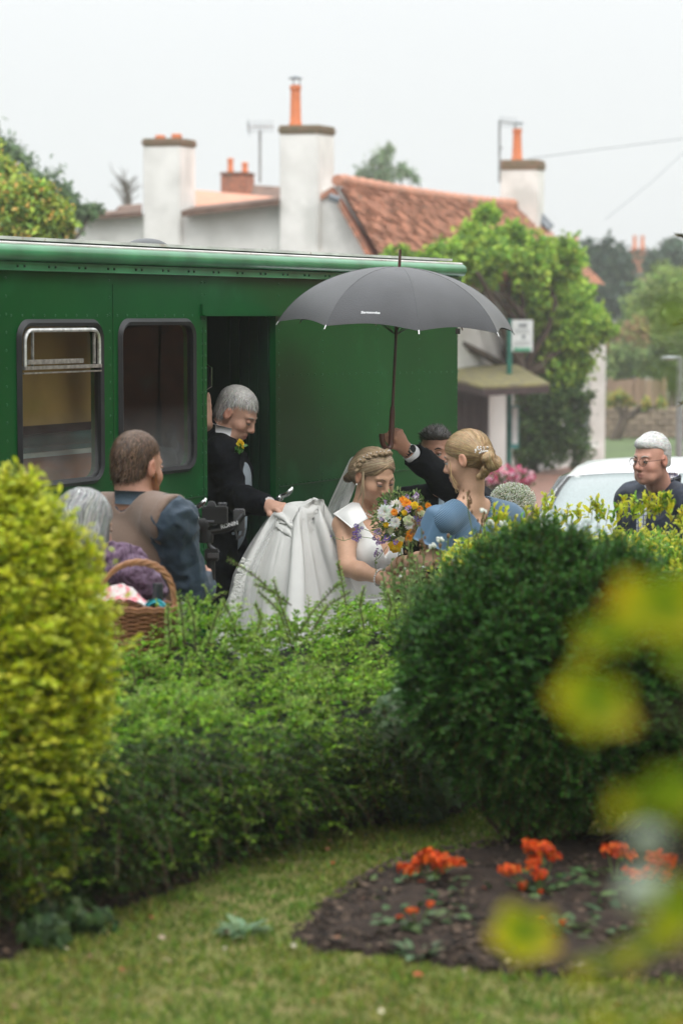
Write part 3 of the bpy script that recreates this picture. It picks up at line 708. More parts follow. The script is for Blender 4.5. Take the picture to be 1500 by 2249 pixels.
def side_panel():
    bm = bmesh.new(); loops = []
    def loop(pts): 
        vs_ = [bm.verts.new((x, 0, z)) for x, z in pts]; es = [bm.edges.new((vs_[i], vs_[(i+1) % len(vs_)])) for i in range(len(vs_))]; return es
    es = loop([(T0, ZB), (dr[0], ZB), (dr[0], dr[3]), (dr[1], dr[3]), (dr[1], ZB), (T1, ZB), (T1, ZT), (T0, ZT)])
    for w in (w1, w2, w0, wm): es += loop(rrect(w[0]+.012, w[1]-.012, w[2]+.012, w[3]-.012, .055))
    bmesh.ops.triangle_fill(bm, use_beauty=True, edges=es)
    r = bmesh.ops.extrude_face_region(bm, geom=bm.faces[:])
    for v in [g for g in r['geom'] if isinstance(g, bmesh.types.BMVert)]: v.co.y += .04
    bmesh.ops.recalc_face_normals(bm, faces=bm.faces)
    me = bpy.data.meshes.new('side_panel'); bm.to_mesh(me); bm.free(); return me
body = link('body', side_panel(), m_bus, bus, False)
mb = MB(); W = 2.2
mb.box(((T0+T1)/2, W, (ZB+ZT)/2), (T1-T0, .04, ZT-ZB)); mb.box((T0+.02, W/2, (ZB+ZT)/2), (.04, W-.04, ZT-ZB-.01)); mb.box((T1-.02, W/2+.02, (ZB+ZT)/2), (.04, W-.08, ZT-ZB-.01))
mb.build('body_shell', m_bus, bus, wc=False)
mb = MB(); mb.box(((T0+T1)/2, W/2, ZB-.05), (T1-T0-.02, W-.1, .08)); mb.build('floor', m_ins, bus, wc=False)
# roof with a bull-nosed edge
prof = []
for i in range(11): a = R_(-70 + 160*i/10); prof.append((-.018 - .030*math.cos(a), 2.535 + .032*math.sin(a)))
prof += [(.3, 2.588), (.8, 2.60), (1.4, 2.60), (1.9, 2.585), (2.2, 2.57), (2.235, 2.54), (2.235, 2.51), (0.01, 2.50)]
bm = MB(); n = len(prof); bm.add([(T0-.02, y, z) for y, z in prof] + [(T1+.006, y, z) for y, z in prof], [tuple(range(n)), tuple(range(n, 2*n))[::-1]] + [(i, (i+1) % n, n+(i+1) % n, n+i) for i in range(n)])
bm.build('roof', m_trim, bus, angle=50, wc=False)
mb = MB(); mb.box(((T0+T1)/2, .42, 2.5905), (T1-T0-.01, .78, .012)); mb.tube([(T0, -.020, 2.567), (T1, -.020, 2.567)], .008, 6); mb.build('roof_sheet_and_highlight', mat('weathered white roof and edge highlight', (.62, .60, .58), .6, scale=6, wear=((.4, .3, .25), 20, .62)), bus, wc=False)  # sheet, plus a pale tube painting the highlight along the rounded edge
mb = MB(); mb.box(((T0+T1)/2, -.012, 2.4975), (T1-T0+.03, .022, .004)); mb.box(((T0+T1)/2, -.008, 2.484), (T1-T0+.03, .012, .026)); mb.box(((T0+T1)/2, -.015, 2.470), (T1-T0+.03, .026, .005)); mb.build('gutter', m_trim, bus, wc=False, bevel=.0012)
mb = MB(); 
for t in np.arange(T0+.1, T1, .212):
    for dx in (0, .045): mb.sphere((t+dx, -.0155, 2.4845), .0062, 6)
o = mb.build('gutter_bolts', mat('bolt', (.02, .07, .035), .4), bus, wc=False); o['kind'] = 'stuff'
mb = MB(); kx = (325-750)/F; qx = B0 - BN*.5; tv = (kx*qx.y - qx.x)/(BT.x - kx*BT.y); mb.sphere((tv, .5, 2.60), (.10, .10, .045), 20); mb.build('roof_vent', mat('vent', (.06, .065, .07), .4), bus, wc=False)
# rivets
mb = MB()
def rv(t, z, r=.0048): mb.sphere((t, -.001, z), (r, r*.8, r), 6)
def rline(t0, z0, t1, z1, sp):
    n = max(1, int(math.hypot(t1-t0, z1-z0)/sp))
    for i in range(n+1):
        t = t0+(t1-t0)*i/n; z = z0+(z1-z0)*i/n
        if any(w[0]-.02 < t < w[1]+.02 and w[2]-.02 < z < w[3]+.02 for w in (w1, w2, w0, wm)) or (dr[0]-.005 < t < dr[1]+.005 and z < dr[3]+.02): continue
        rv(t, z)
zr = 2.30
for t in (B(14, 800)[0], B(241, 800)[0], B(443, 800)[0], B(448, 800)[0]+.012, B(612, 800)[0], B(708, 800)[0], B(829, 800)[0], B(920, 800)[0], T1-.015):
    rline(t, ZB+.05, t, 2.44, .052 if t > w2[1] else .066)
rline(T0, zr, dr[0]-.05, zr, .075); rline(dr[1]+.03, B(640, 822)[1], T1, B(1000, 816)[1], .07); rline(dr[1]+.03, B(640, 1062)[1], T1, B(900, 1031)[1], .042); rline(T0, B(95, 1083)[1], dr[0]-.02, B(440, 1088)[1], .06)
o = mb.build('rivets', mat('rivet', (.03, .13, .055), .3), bus, wc=False); o['kind'] = 'stuff'
# panel laps
m_lap = mat('bus panel lap', (.009, .058, .02), .3)
mb = MB(); zs = B(700, 1054)[1]
mb.box(((dr[1]+T1)/2+.01, -.0015, B(750, 1051)[1]), (T1-dr[1]-.05, .003, .005)); mb.box(((T0+dr[0])/2, -.0015, B(400, 1096)[1]), (dr[0]-T0-.02, .003, .005))
mb.box((dr[0]-.035, -.0015, 1.3), (.004, .003, 1.9)); mb.box((w2[0]-.045-.0, -.0013, 1.4), (.003, .0026, 2.05)); mb.build('panel_seam', m_lap, bus, wc=False)
# windows
def window(w, opener, j):
    fr = MB(); o_ = rrect(w[0]-.012, w[1]+.012, w[2]-.012, w[3]+.012, .075, 6); i_ = rrect(w[0]+.016, w[1]-.016, w[2]+.016, w[3]-.016, .052, 6); n = len(o_)
    mid = rrect(w[0]+.002, w[1]-.002, w[2]+.002, w[3]-.002, .065, 6)
    V = [(x, -.003, z) for x, z in o_] + [(x, -.018, z) for x, z in mid] + [(x, -.010, z) for x, z in i_] + [(x, .02, z) for x, z in i_]
    fr.add(V, [(k*n+i, k*n+(i+1) % n, (k+1)*n+(i+1) % n, (k+1)*n+i) for k in range(3) for i in range(n)])
    f = fr.build('window_frame', m_rub, bus, wc=False, angle=60)
    g = MB(); g.add([(x, .004, z) for x, z in rrect(w[0]+.014, w[1]-.014, w[2]+.014, w[3]-.014, .05)], [tuple(range(24))]); g.build('pane', mat_glass('bus glass', (.75, .78, .72), .03, .25), f, False and wc or False)if False else link('pane', g.mesh('pane'), mat_glass('bus glass', (.75, .78, .72), 03.0*.01, .25), f, False)
    if opener:
        zo = w[2] + (w[3]-w[2])*.725
        m2 = MB(); pts = [(x, -.012, z) for x, z in rrect(w[0]+.022, w[1]-.022, zo, w[3]-.022, .045, 5)]; pts = [p for p in pts if p[2] > zo+.03] ; pts = sorted(pts, key=lambda p: 0)
        path = [(w[1]-.03, -.012, zo)] + [(x, -.012, z) for x, z in rrect(w[0]+.03, w[1]-.03, zo-.2, w[3]-.03, .045, 5)[:12]] + [(w[0]+.03, -.012, zo)]
        m2.tube(path, .0085, 6, up=(0, 1, 0)); m2.box(((w[0]+w[1])/2, -.012, zo), (w[1]-w[0]-.045, .016, .014)); m2.box(((w[0]+w[1])/2-.06, -.017, zo+.022), (w[1]-w[0]-.20, .012, .018))
        m2.box((w[0]+.085, -.010, zo+.07), (.008, .01, .13)); m2.box((w[1]-.06, -.008, zo+.07), (.008, .01, .12))
        m2.box(((w[0]+w[1])/2+.0, -.011, zo-.020), (w[1]-w[0]-.035, .01, .006))
        link('sliding_light', m2.mesh('sliding_light', bevel=.001), m_alu, f, False)
for j, (w, op) in enumerate(((w1, 1), (w2, 0), (w0, 0), (wm, 0))): window(w, op, j)
# doorway: returns, header, inner partition, grab handles
mb = MB(); mb.box(((dr[0]+dr[1])/2-.01, -.006, dr[3]+.026), (dr[1]-dr[0]+.09, .012, .050)); mb.box(((dr[0]+dr[1])/2-.01, -.014, dr[3]+.004), (dr[1]-dr[0]+.10, .024, .006)); mb.build('door_header', m_bus, bus, wc=False, bevel=.001)
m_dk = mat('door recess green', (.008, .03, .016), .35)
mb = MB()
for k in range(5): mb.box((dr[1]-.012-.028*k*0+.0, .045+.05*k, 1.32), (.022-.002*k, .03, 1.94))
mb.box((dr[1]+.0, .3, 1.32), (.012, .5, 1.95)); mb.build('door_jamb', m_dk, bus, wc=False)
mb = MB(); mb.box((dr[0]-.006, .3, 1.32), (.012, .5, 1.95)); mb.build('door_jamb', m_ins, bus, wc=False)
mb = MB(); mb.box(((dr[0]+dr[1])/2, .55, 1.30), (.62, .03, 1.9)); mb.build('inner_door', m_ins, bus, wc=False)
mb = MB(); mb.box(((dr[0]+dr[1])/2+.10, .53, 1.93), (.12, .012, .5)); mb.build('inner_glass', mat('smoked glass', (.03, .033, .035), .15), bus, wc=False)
def grab(px, y0, y1, off):
    t, z0 = B(px, y0, off); _, z1 = B(px, y1, off); m = MB()
    m.tube([(t, -off+.03, z0), (t, -off, z0-.015), (t, -off, z1+.015), (t, -off+.03, z1)], .008, 8); m.build('grab_handle', m_chr, bus, wc=False)
grab(463, 800, 855, -.12); grab(549, 955, 1003, -.35)
t, z = B(540, 1060, -.33); mb = MB(); mb.box((t, .33, z), (.10, .012, .32)); o = mb.build('notice_frame', m_alu, bus, wc=False); mb = MB(); mb.box((t, .322, z), (.085, .006, .30)); mb.build('notice', mat('dark notice', (.05, .05, .055), .3), bus, wc=False)
def hook(px, py):
    t, z = B(px, py, .03); m = MB(); m.tube([(t-.02, -.002, z-.02), (t-.012, -.04, z-.005), (t, -.055, z+.012), (t+.02, -.05, z+.02), (t+.035, -.03, z+.002)], [.012, .012, .013, .010, .006], 8); m.sphere((t-.022, -.01, z-.022), .018, 10); m.build('coach_handle', m_chr, bus, wc=False)
hook(627, 1083); hook(436, 1108)
mb = MB(); t, z = B(424, 1140, .02); mb.box((t-.12, -.02, z), (.30, .03, .045)); mb.build('side_strip', mat('white strip', (.6, .62, .62), .4), bus, wc=False)
mb = MB(); mb.box(((dr[0]+dr[1])/2, .14, .26), (dr[1]-dr[0]-.04, .34, .04)); mb.build('step', m_alu, bus, wc=False)
# wheels (mostly hidden)
for t in (-2.4, T1-.85):
    mb = MB(); M = Matrix.Rotation(math.pi/2, 3, 'X'); mb.lathe([(.20, -.1), (.40, -.11), (.44, -.08), (.44, .08), (.40, .11), (.20, .1)], (t, .16, .455), 28, M); wh = mb.build('wheel', m_rub, bus, wc=False)
# inside: seats with teal tops, pale rails and orange side board, tan screen
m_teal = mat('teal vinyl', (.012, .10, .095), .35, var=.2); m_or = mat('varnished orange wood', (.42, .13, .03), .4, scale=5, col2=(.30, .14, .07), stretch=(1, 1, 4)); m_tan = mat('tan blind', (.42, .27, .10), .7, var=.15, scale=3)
def inb(px, py, off): t, z = B(px, py, -off); return t, z
ins = MB(); t0_, z0_ = inb(20, 1003, .35); t1_, _ = inb(235, 1003, .35)
def seat(pxa, pxb, ya, off, label=None):
    ta, z = inb(pxa, ya, off); tb, _ = inb(pxb, ya, off)
    m = MB(); m.tube([(ta, off+.02, z+.02), (tb, off+.02, z+.02)], .028, 10); m.box(((ta+tb)/2, off+.035, z+.0), (tb-ta, .05, .05)); m.build('seat_top', m_teal, bus, wc=False)
    m = MB(); m.box(((ta+tb)/2, off-.005, z-.035), (tb-ta, .022, .018)); m.build('seat_rail', mat('pale rail', (.55, .57, .56), .4), bus, wc=False)
    m = MB(); m.box(((ta+tb)/2, off+.02, z-.24), (tb-ta, .03, .40)); m.build('seat_back', m_or, bus, wc=False)
seat(-60, 240, 992, .25); seat(330, 402, 975, .30)
ta, zt = inb(15, 715, .16); tb, zb = inb(205, 925, .16)
mb = MB(); mb.box(((ta+tb)/2, .165, (zt+zb)/2), (tb-ta, .012, zt-zb)); mb.build('blind', m_tan, bus, wc=False)
ta, z = inb(262, 885, .5); tb, _ = inb(420, 885, .5)
mb = MB(); mb.box(((ta+tb)/2, .9, 2.05), (.5, .03, .012)); mb.box(((ta+tb)/2, .8, z), (.7, .3, .012)); mb.build('shelf', mat('inner shelf', (.10, .09, .06), .6), bus, wc=False)
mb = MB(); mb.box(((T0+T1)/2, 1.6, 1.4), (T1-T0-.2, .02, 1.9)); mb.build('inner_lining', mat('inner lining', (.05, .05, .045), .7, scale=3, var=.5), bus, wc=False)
# ================================================================== BACKGROUND
m_white = mat('whitewashed brick', (.80, .79, .76), .85, scale=2.2, col2=(.66, .65, .62), bump=.5, bscale=9, detail=9, wear=((.58, .58, .55), 1.1, .57), coords='Object')
m_tile = mat('clay pantile', (.60, .27, .17), .8, scale=6, col2=(.45, .22, .15), bump=.2, bscale=40, objrand=.22, wear=((.20, .17, .13), 5, .60))
m_brick = mat('old red brick', (.44, .17, .10), .85, scale=12, col2=(.22, .11, .075), bump=.5, bscale=30, wear=((.25, .23, .18), 4, .6))
m_pot = mat('terracotta', (.66, .20, .075), .75, scale=9, col2=(.55, .17, .07), var=.2)
m_lead = mat('lead flashing', (.16, .18, .20), .5)
cot = empty('cottage', 'long low whitewashed cottage with orange pantile roof and three tall chimneys behind the bus', 'house', (0, 38, gz(38)))
def Yc(x): return 35 + (740-x)*.0026
def poly_wall(pts, Ys, th, name, m, parent, out=Vector((0, 1, 0))):
    a = [P(x, y, Y) for (x, y), Y in zip(pts, Ys)]; n = len(a); mb = MB()
    mb.add(a + [p + out*th for p in a], [tuple(range(n)), tuple(range(n, 2*n))[::-1]] + [(i, (i+1) % n, n+(i+1) % n, n+i) for i in range(n)])
    return mb.build(name, m, parent, smooth=False)
wp = [(858, 1045), (853, 606), (742, 407), (613, 441), (400, 466), (310, 468), (150, 482), (150, 1045)]
tops = [(150, 482), (310, 468), (400, 466), (613, 441), (742, 407), (856, 606)]
mb = MB(); fr_ = [P(x, y, Yc(x)) for x, y in tops]; n = len(fr_); bt_ = [Vector((p.x, p.y, -1)) for p in fr_]; bk2 = Vector((0, .4, 0))
mb.add(fr_ + bt_ + [p + bk2 for p in fr_] + [p + bk2 for p in bt_], [(i, i+1, n+i+1, n+i) for i in range(n-1)] + [(2*n+i+1, 2*n+i, 3*n+i, 3*n+i+1) for i in range(n-1)] + [(i+1, i, 2*n+i, 2*n+i+1) for i in range(n-1)] + [(0, n, 3*n, 2*n), (n-1, 2*n-1, 4*n-1, 3*n-1)[::-1]]); mb.build('wall', m_white, cot, smooth=False)
A_ = P(740, 400, 34.9); Rf = P(1152, 455, 43.2); E1 = P(856, 604, 34.2); E2 = P(1325, 625, 42.6)
wl_ = [E1 + Vector((-.15, .35, -.1)), E2 + Vector((-.25, -.05, -.1))]
mb = MB(); lowz = -.8
mb.hull8([wl_[0], wl_[1], Vector((wl_[1].x, wl_[1].y, lowz)), Vector((wl_[0].x, wl_[0].y, lowz))], [v + Vector((-.3, .1, 0)) for v in (wl_[0], wl_[1], Vector((wl_[1].x, wl_[1].y, lowz)), Vector((wl_[0].x, wl_[0].y, lowz)))]); mb.build('front_wall', m_white, cot, smooth=False)
mb = MB(); e3 = Vector((Rf.x-1.4, Rf.y+.9, 2.9)); mb.hull8([wl_[1], Rf - Vector((0, 0, .15)), Vector((Rf.x, Rf.y, lowz)), Vector((wl_[1].x, wl_[1].y, lowz))], [v + Vector((0, .3, 0)) for v in (wl_[1], Rf - Vector((0, 0, .15)), Vector((Rf.x, Rf.y, lowz)), Vector((wl_[1].x, wl_[1].y, lowz)))]); mb.build('gable_wall', m_white, cot, smooth=False)
# roof deck, back slope
Rn = (Rf-A_).cross(E1-A_).normalized(); Rn = Rn if Rn.z > 0 else -Rn
mb = MB(); dn = Rn*.10; mb.hull8([A_-dn, Rf-dn, E2-dn, E1-dn], [v-Rn*.16 for v in (A_, Rf, E2, E1)]); mb.build('roof_deck', m_brick, cot, smooth=False)
bk = [A_-dn, Rf-dn, Rf + Vector((-2.2, 1.0, -1.6)), A_ + Vector((-2.0, 1.6, -1.3))]; mb = MB(); mb.hull8(bk, [v - Vector((0, 0, .08)) for v in bk]); mb.build('back_roof', m_tile, cot, smooth=False)
# pantiles: each its own piece where they show
def tile_mesh(w, l, th=.018):
    xs_ = np.linspace(0, 1, 6); prof = [(x*w*1.06, .015*math.sin(x*2*math.pi*.95+.3)) for x in xs_]
    V = []; 
    for yy, lift in ((0, 0.012), (l*1.12, .040)):
        for x, z in prof: V.append((x, yy, z+lift))
    for yy, lift in ((l*1.12, .040-th),):
        for x, z in prof: V.append((x, yy, z+lift))
    f = [(i, i+1, 7+i, 6+i) for i in range(5)] + [(6+i, 7+i, 13+i, 12+i) for i in range(5)]
    return np_mesh('tile', V, np.array(f))
nu_, nv_ = 52, 20; cells = [(i, j) for j in range(nv_) for i in range(nu_)]
def roof_pt(u, v): return (A_*(1-u) + Rf*u)*(1-v) + (E1*(1-u) + E2*u)*v
random.shuffle(cells); vis = sorted(cells, key=lambda c: 0 if (c[0] < 24 or c[1] < 5) else 1); vis = vis[:300]; tm = None; stuffV = []; stuffF = []; k = 0
vset = set(vis)
for j in range(nv_):
    for i in range(nu_):
        o_ = roof_pt(i/nu_, j/nv_); px_ = roof_pt((i+1)/nu_, j/nv_); py_ = roof_pt(i/nu_, (j+1)/nv_)
        X_ = (px_-o_); Y_ = (py_-o_); w = X_.length; l = Y_.length; X_.normalize(); Y_.normalize()
        Z_ = X_.cross(Y_); Z_ = Z_ if Z_.z > 0 else -Z_
        M4 = Matrix(((X_.x*w/.26, Y_.x*l/.3, Z_.x, o_.x), (X_.y*w/.26, Y_.y*l/.3, Z_.y, o_.y), (X_.z*w/.26, Y_.z*l/.3, Z_.z, o_.z), (0, 0, 0, 1)))
        sag = -.05*math.sin(math.pi*i/nu_)*math.sin(math.pi*j/nv_)
        M4.translation += Vector((0, 0, sag)) + Z_*random.uniform(-.006, .006)
        if (i, j) in vset:
            if tm is None: tm = tile_mesh(.26, .3); tm.materials.append(m_tile)
            t_ = bpy.data.objects.new('tile', tm); COL.objects.link(t_); t_.parent = cot; t_.matrix_basis = Matrix.Translation(-cot.location) @ M4
        else:
            base = [M4 @ v.co for v in tm.vertices] if tm else [M4 @ v.co for v in tile_mesh(.26, .3).vertices]
            stuffV += [tuple(v) for v in base]; stuffF += [tuple(q+k for q in p) for p in ([(a, a+1, 7+a, 6+a) for a in range(5)] + [(6+a, 7+a, 13+a, 12+a) for a in range(5)])]; k += len(base)
o = link('tile', np_mesh('tile', stuffV, np.array(stuffF)), m_tile, cot); o['kind'] = 'stuff'
mb = MB(); 
for i in range(26):
    a = A_.lerp(Rf, i/26) + Vector((0, 0, .03 - .05*math.sin(math.pi*i/26))); b = A_.lerp(Rf, (i+1.06)/26) + Vector((0, 0, .045 - .05*math.sin(math.pi*(i+1)/26))); mb.tube([a, b], [.085, .10], 8)
mb.build('ridge_tiles', m_tile, cot, angle=60)
mb = MB(); a = P(1140, 452, 42.9); b = P(1197, 512, 42.8); mb.tube([a + Rn*.1, b + Rn*.1], .12, 4); mb.build('flashing', m_lead, cot, smooth=False); a = P(722, 432, 34.6); b = P(745, 440, 34.6); mb2 = MB(); mb2.tube([a, b], .06, 5); mb2.build('flashing', m_lead, cot, smooth=False)
# verge tiles and the low roofs over the left wing
m_moss = mat('dark mossy tile edge', (.16, .10, .075), .9, scale=5, bump=.5)
def slab(pts, th, name, m, parent): 
    n = len(pts); mb = MB(); mb.add(pts + [p - Vector((0, 0, th)) for p in pts], [tuple(range(n)), tuple(range(n, 2*n))[::-1]] + [(i, (i+1) % n, n+(i+1) % n, n+i) for i in range(n)]); return mb.build(name, m, parent, smooth=False)
slab([P(398, 462, 35.6), P(613, 436, 35.0), P(613, 431, 35.5), P(428, 452, 36.2)], .09, 'verge', m_moss, cot)
slab([P(160, 474, 36.3), P(312, 464, 35.9), P(312, 457, 36.4), P(165, 467, 36.8)], .07, 'verge', m_moss, cot)
slab([P(428, 452, 36.2), P(613, 434, 35.4), P(590, 430, 39), P(429, 416, 39)], .08, 'wing_roof', m_tile, cot)
slab([P(255, 458, 37.8), P(312, 456, 37.6), P(312, 446, 38.4), P(262, 450, 38.6)], .08, 'wing_roof', m_moss, cot)
slab([P(552, 428, 39.5), P(615, 434, 39), P(615, 409, 40), P(556, 405, 40)], .08, 'wing_roof', m_moss, cot)
def chimney(parent, x0, x1, yt, yb, Y, capm, capy, pots, corner=.75, depth=.8, m=None, ovr=3):
    W_ = (x1-x0)/F*Y; cx = (x0+x1)/2; zt = P(cx, yt, Y).z; zb = P(cx, yb, Y).z; X0 = P(x0, yt, Y).x; X1 = P(x1, yt, Y).x; Xc = X0 + W_*corner
    q = [(X0, Y), (Xc, Y-.12), (X1, Y+.35), (X1-W_*corner, Y+.47)]
    mb = MB(); mb.prism(q, zb, zt); ch = mb.build('chimney', m or m_white, parent, smooth=False, bevel=.02)
    zc = P(cx, capy, Y).z; c = Vector((sum(p[0] for p in q)/4, sum(p[1] for p in q)/4)); g = lambda s: [(c.x+(p[0]-c.x)*s, c.y+(p[1]-c.y)*s) for p in q]
    mb = MB(); h3 = (zc-zt)/3
    for i, s in enumerate((1.04, 1.08, 1.03)): mb.prism(g(s), zt+h3*i+.001*i, zt+h3*(i+1))
    mb.build('chimney_cap', capm, ch, smooth=False, bevel=.012)
    for (pxc, w_, pt, tap, cowl) in pots:
        pz = P(pxc, pt, Y).z; r = w_/2/F*Y; pc = P(pxc, pt, Y+.15); mb = MB()
        mb.lathe([(r*1.15, zc-.02), (r*1.12, zc+.04), (r, zc+.06), (r*tap, pz-.08), (r*tap*1.18, pz-.07), (r*tap*1.18, pz-.01), (r*tap*.8, pz), (r*tap*.7, pz-.1)], (pc.x, pc.y, 0), 14); po = mb.build('chimney_pot', m_pot, ch)
        if cowl:
            mb = MB(); 
            for k in range(3): a = k*2.09; mb.tube([(pc.x+r*.7*math.cos(a), pc.y+r*.7*math.sin(a), pz-.02), (pc.x+r*.7*math.cos(a), pc.y+r*.7*math.sin(a), pz+.09)], .008, 5)
            mb.lathe([(r*1.25, pz+.085), (r*1.2, pz+.10), (r*.4, pz+.125), (.01, pz+.13)], (pc.x, pc.y, 0), 14); mb.build('cowl', m_lead, po)
    return ch
m_cap = mat('mossy brick cap', (.30, .20, .14), .9, scale=9, col2=(.20, .17, .10), bump=.6)
chimney(cot, 313, 427, 320, 620, 35.92, m_cap, 303, [(352, 18, 294, 1.1, 0), (388, 18, 291, 1.1, 0)], .72)
chimney(cot, 613, 735, 293, 620, 35.12, m_cap, 274, [(649, 25, 183, .85, 1)], .70)
chimney(cot, 1099, 1200, 372, 520, 42.6, m_cap, 350, [(1136, 22, 280, .8, 1)], .80, m=m_white)
m_wh2 = mat('white gloss', (.75, .76, .76), .4)
mb = MB(); c = P(1288, 935, 42.2); mb.box(c, (.24, .06, .85)); w_ = mb.build('window', m_wh2, cot, smooth=False); mb = MB(); mb.box(c + Vector((0, -.035, 0)), (.15, .02, .74)); mb.build('pane', mat('dull pane', (.25, .30, .31), .2), w_, smooth=False)
mb = MB(); mb.box(P(1285, 1000, 42.0), (.5, .35, .30)); mb.build('door_step', m_white, cot, smooth=False)
mb = MB(); mb.box(P(1311, 880, 42.1), (.26, .3, 2.3)); mb.build('corner_wall', m_white, cot, smooth=False)
m_met = mat('aerial metal', (.35, .37, .38), .4, metal=.6)
def aerial(parent, xb, yb, yt, Y, arms):
    mb = MB(); mb.tube([P(xb, yb, Y), P(xb, yt, Y)], .022, 6)
    for (xa, ya, xc, yc, el) in arms:
        a, b = P(xa, ya, Y), P(xc, yc, Y); mb.tube([a, b], .014, 5)
        for k in range(el): p = a.lerp(b, (k+.5)/el); mb.tube([p - Vector((0, .05, .10)), p + Vector((0, .05, .10))], .007, 4)
    mb.build('aerial', m_met, parent)
aerial(cot, 571, 400, 285, 39, [(543, 277, 602, 276, 8), (543, 269, 549, 290, 2)]); aerial(cot, 1097, 400, 262, 42.4, [(1097, 265, 1137, 270, 7), (1094, 335, 1103, 322, 1)])
# brick house chimney behind, with its own roof
bh = empty('brick_house', 'red brick house behind the white cottage, only its two-pot chimney and ridge in view', 'house', (-7, 46, gz(46)))
mb = MB(); a = P(420, 440, 46); b = P(640, 440, 46); mb.hull8([Vector((a.x, 45, -1)), Vector((b.x, 45, -1)), Vector((b.x, 45, a.z-.3)), Vector((a.x, 45, a.z-.3))], [Vector((a.x, 51, -1)), Vector((b.x, 51, -1)), Vector((b.x, 51, a.z-.3)), Vector((a.x, 51, a.z-.3))]); mb.build('wall', m_brick, bh, smooth=False)
slab([Vector((a.x, 44.8, a.z-.4)), Vector((b.x, 44.8, a.z-.4)), Vector((b.x, 48, a.z+.1)), Vector((a.x, 48, a.z+.1))], .1, 'roof', m_tile, bh)
chimney(bh, 484, 558, 384, 430, 46, m_brick, 377, [(506, 13, 345, .9, 0), (538, 13, 354, .9, 0)], .75, m=m_brick)
# far house with twin pots
fh = empty('far_house', 'distant hazy house with a tall brick chimney and twin pale pots beyond the trees', 'house', (12.5, 100, gz(100)))
mb = MB(); p = P(1402, 640, 100); mb.box((p.x, 102, 1.5), (4, 4, 7)); mb.build('wall', mat('pale render', (.4, .38, .36), .9), fh, smooth=False)
mb = MB(); q = [(p.x-2.2, 99.8), (p.x+2.2, 99.8), (p.x+2.2, 104.2), (p.x-2.2, 104.2)]; zt = P(1402, 600, 100).z+.3; mb.add([(x, y, 4.9) for x, y in q] + [(p.x-2.2, 102, zt+.4), (p.x+2.2, 102, zt+.4)], [(0, 1, 5, 4), (2, 3, 4, 5), (0, 4, 3), (1, 2, 5), (0, 3, 2, 1)]); mb.build('roof', mat('slate', (.14, .15, .18), .7), fh, smooth=False)
chimney(fh, 1384, 1421, 552, 625, 99.5, m_brick, 545, [(1394, 9, 516, .8, 0), (1411, 9, 516, .8, 0)], .8, m=m_brick)
fh2 = empty('far_house', 'faint distant chimney stack rising from dark trees right of the cottage roof', 'house', (10, 110, gz(110)))
p = P(1262, 540, 110); mb = MB(); mb.box((p.x, 112, 2.0), (3, 3, 5.2)); mb.build('wall', m_brick, fh2, smooth=False); chimney(fh2, 1240, 1275, 545, 620, 110, m_brick, 540, [(1248, 8, 518, .8, 0), (1266, 8, 516, .8, 0)], .8, m=m_brick)

# ---- trees
m_farw = mat_leaf('far wood', .8, .2, .1)
pos = np.stack([RNG.uniform(-118, 118, 26000), RNG.uniform(150, 190, 26000), np.zeros(26000)], 1)
pos[:, 2] = -1.5 + RNG.random(26000)*(5.2 + np.array([1.6*mnoise.noise(Vector((x*.06, 3, 0))) + 1.0*mnoise.noise(Vector((x*.25, 7, 0))) for x in pos[:, 0]]))
veg('far_wood', leaves(pos, RNG.normal(0, 1, (26000, 3)), RNG.normal(0, 1, (26000, 3)), 1.3, .9, palette(26000, [(.05, .08, .04), (.07, .10, .05)])), m_farw)

m_bark = mat('bark', (.10, .075, .055), .95, scale=12, var=.3, bump=.8, bscale=40, stretch=(1, 1, .25))
m_far = mat_leaf('far foliage', .7, .3, .2)
def tree(name, label, cat, base, blobs, n, ls, cols, w=None, trunk_r=.15, group=None, clump=.28, per=60, parts_m=None, aspect=.55, up=.4, limb=True, crad=None):
    """blobs: (px, py, r_px, Y) crown lobes; foliage is made of leaf clumps scattered on the lobes' shells"""
    t = empty(name, label, cat, base, 0, group); mb = MB(); base = Vector(base); cs = []
    for (x, y, r, Y) in blobs: cs.append((P(x, y, Y), r/F*Y))
    top = cs[0][0]; cen = sum((c for c, r in cs), Vector())/len(cs); fork = base.lerp(cen, .55)
    branch_mb(mb, base - Vector((0, 0, .2)), fork, trunk_r, trunk_r*.7, .05)
    for c, r in cs: branch_mb(mb, fork, c, trunk_r*.5, trunk_r*.12, .15)
    tot = sum(r*r for c, r in cs); parts = []
    for c, r in cs:
        k = max(3, int(n/per*r*r/tot)); cc, cn = ball_pts(k, c, (r, r, r*.9), .45)
        if limb:
            for q in cc[:k//3]: mb.tube([c, Vector(q)], [trunk_r*.08, trunk_r*.03], 4)
        cr = (crad or clump*r)*RNG.uniform(.6, 1.3, k); tone = RNG.normal(1, .16, (k, 1)).clip(.6, 1.5)
        d = RNG.normal(0, .5, (k, per, 3)); pos = cc[:, None] + d*cr[:, None, None]; pos = pos.reshape(-1, 3)
        nr = norm(d).reshape(-1, 3)*.7 + RNG.normal(0, .4, (k*per, 3)); nr[:, 2] += up; al = RNG.normal(0, 1, (k*per, 3)); al[:, 2] -= .3
        col = palette(k*per, cols, w, .12)*np.repeat(tone, per, axis=0)
        s = ls*RNG.uniform(.6, 1.3, k*per); parts.append(leaves(pos, al, nr, s, s*aspect, col.clip(0.005, 1)))
    mb.build('trunk', m_bark, t); veg('crown', parts, parts_m or m_far, t); return t
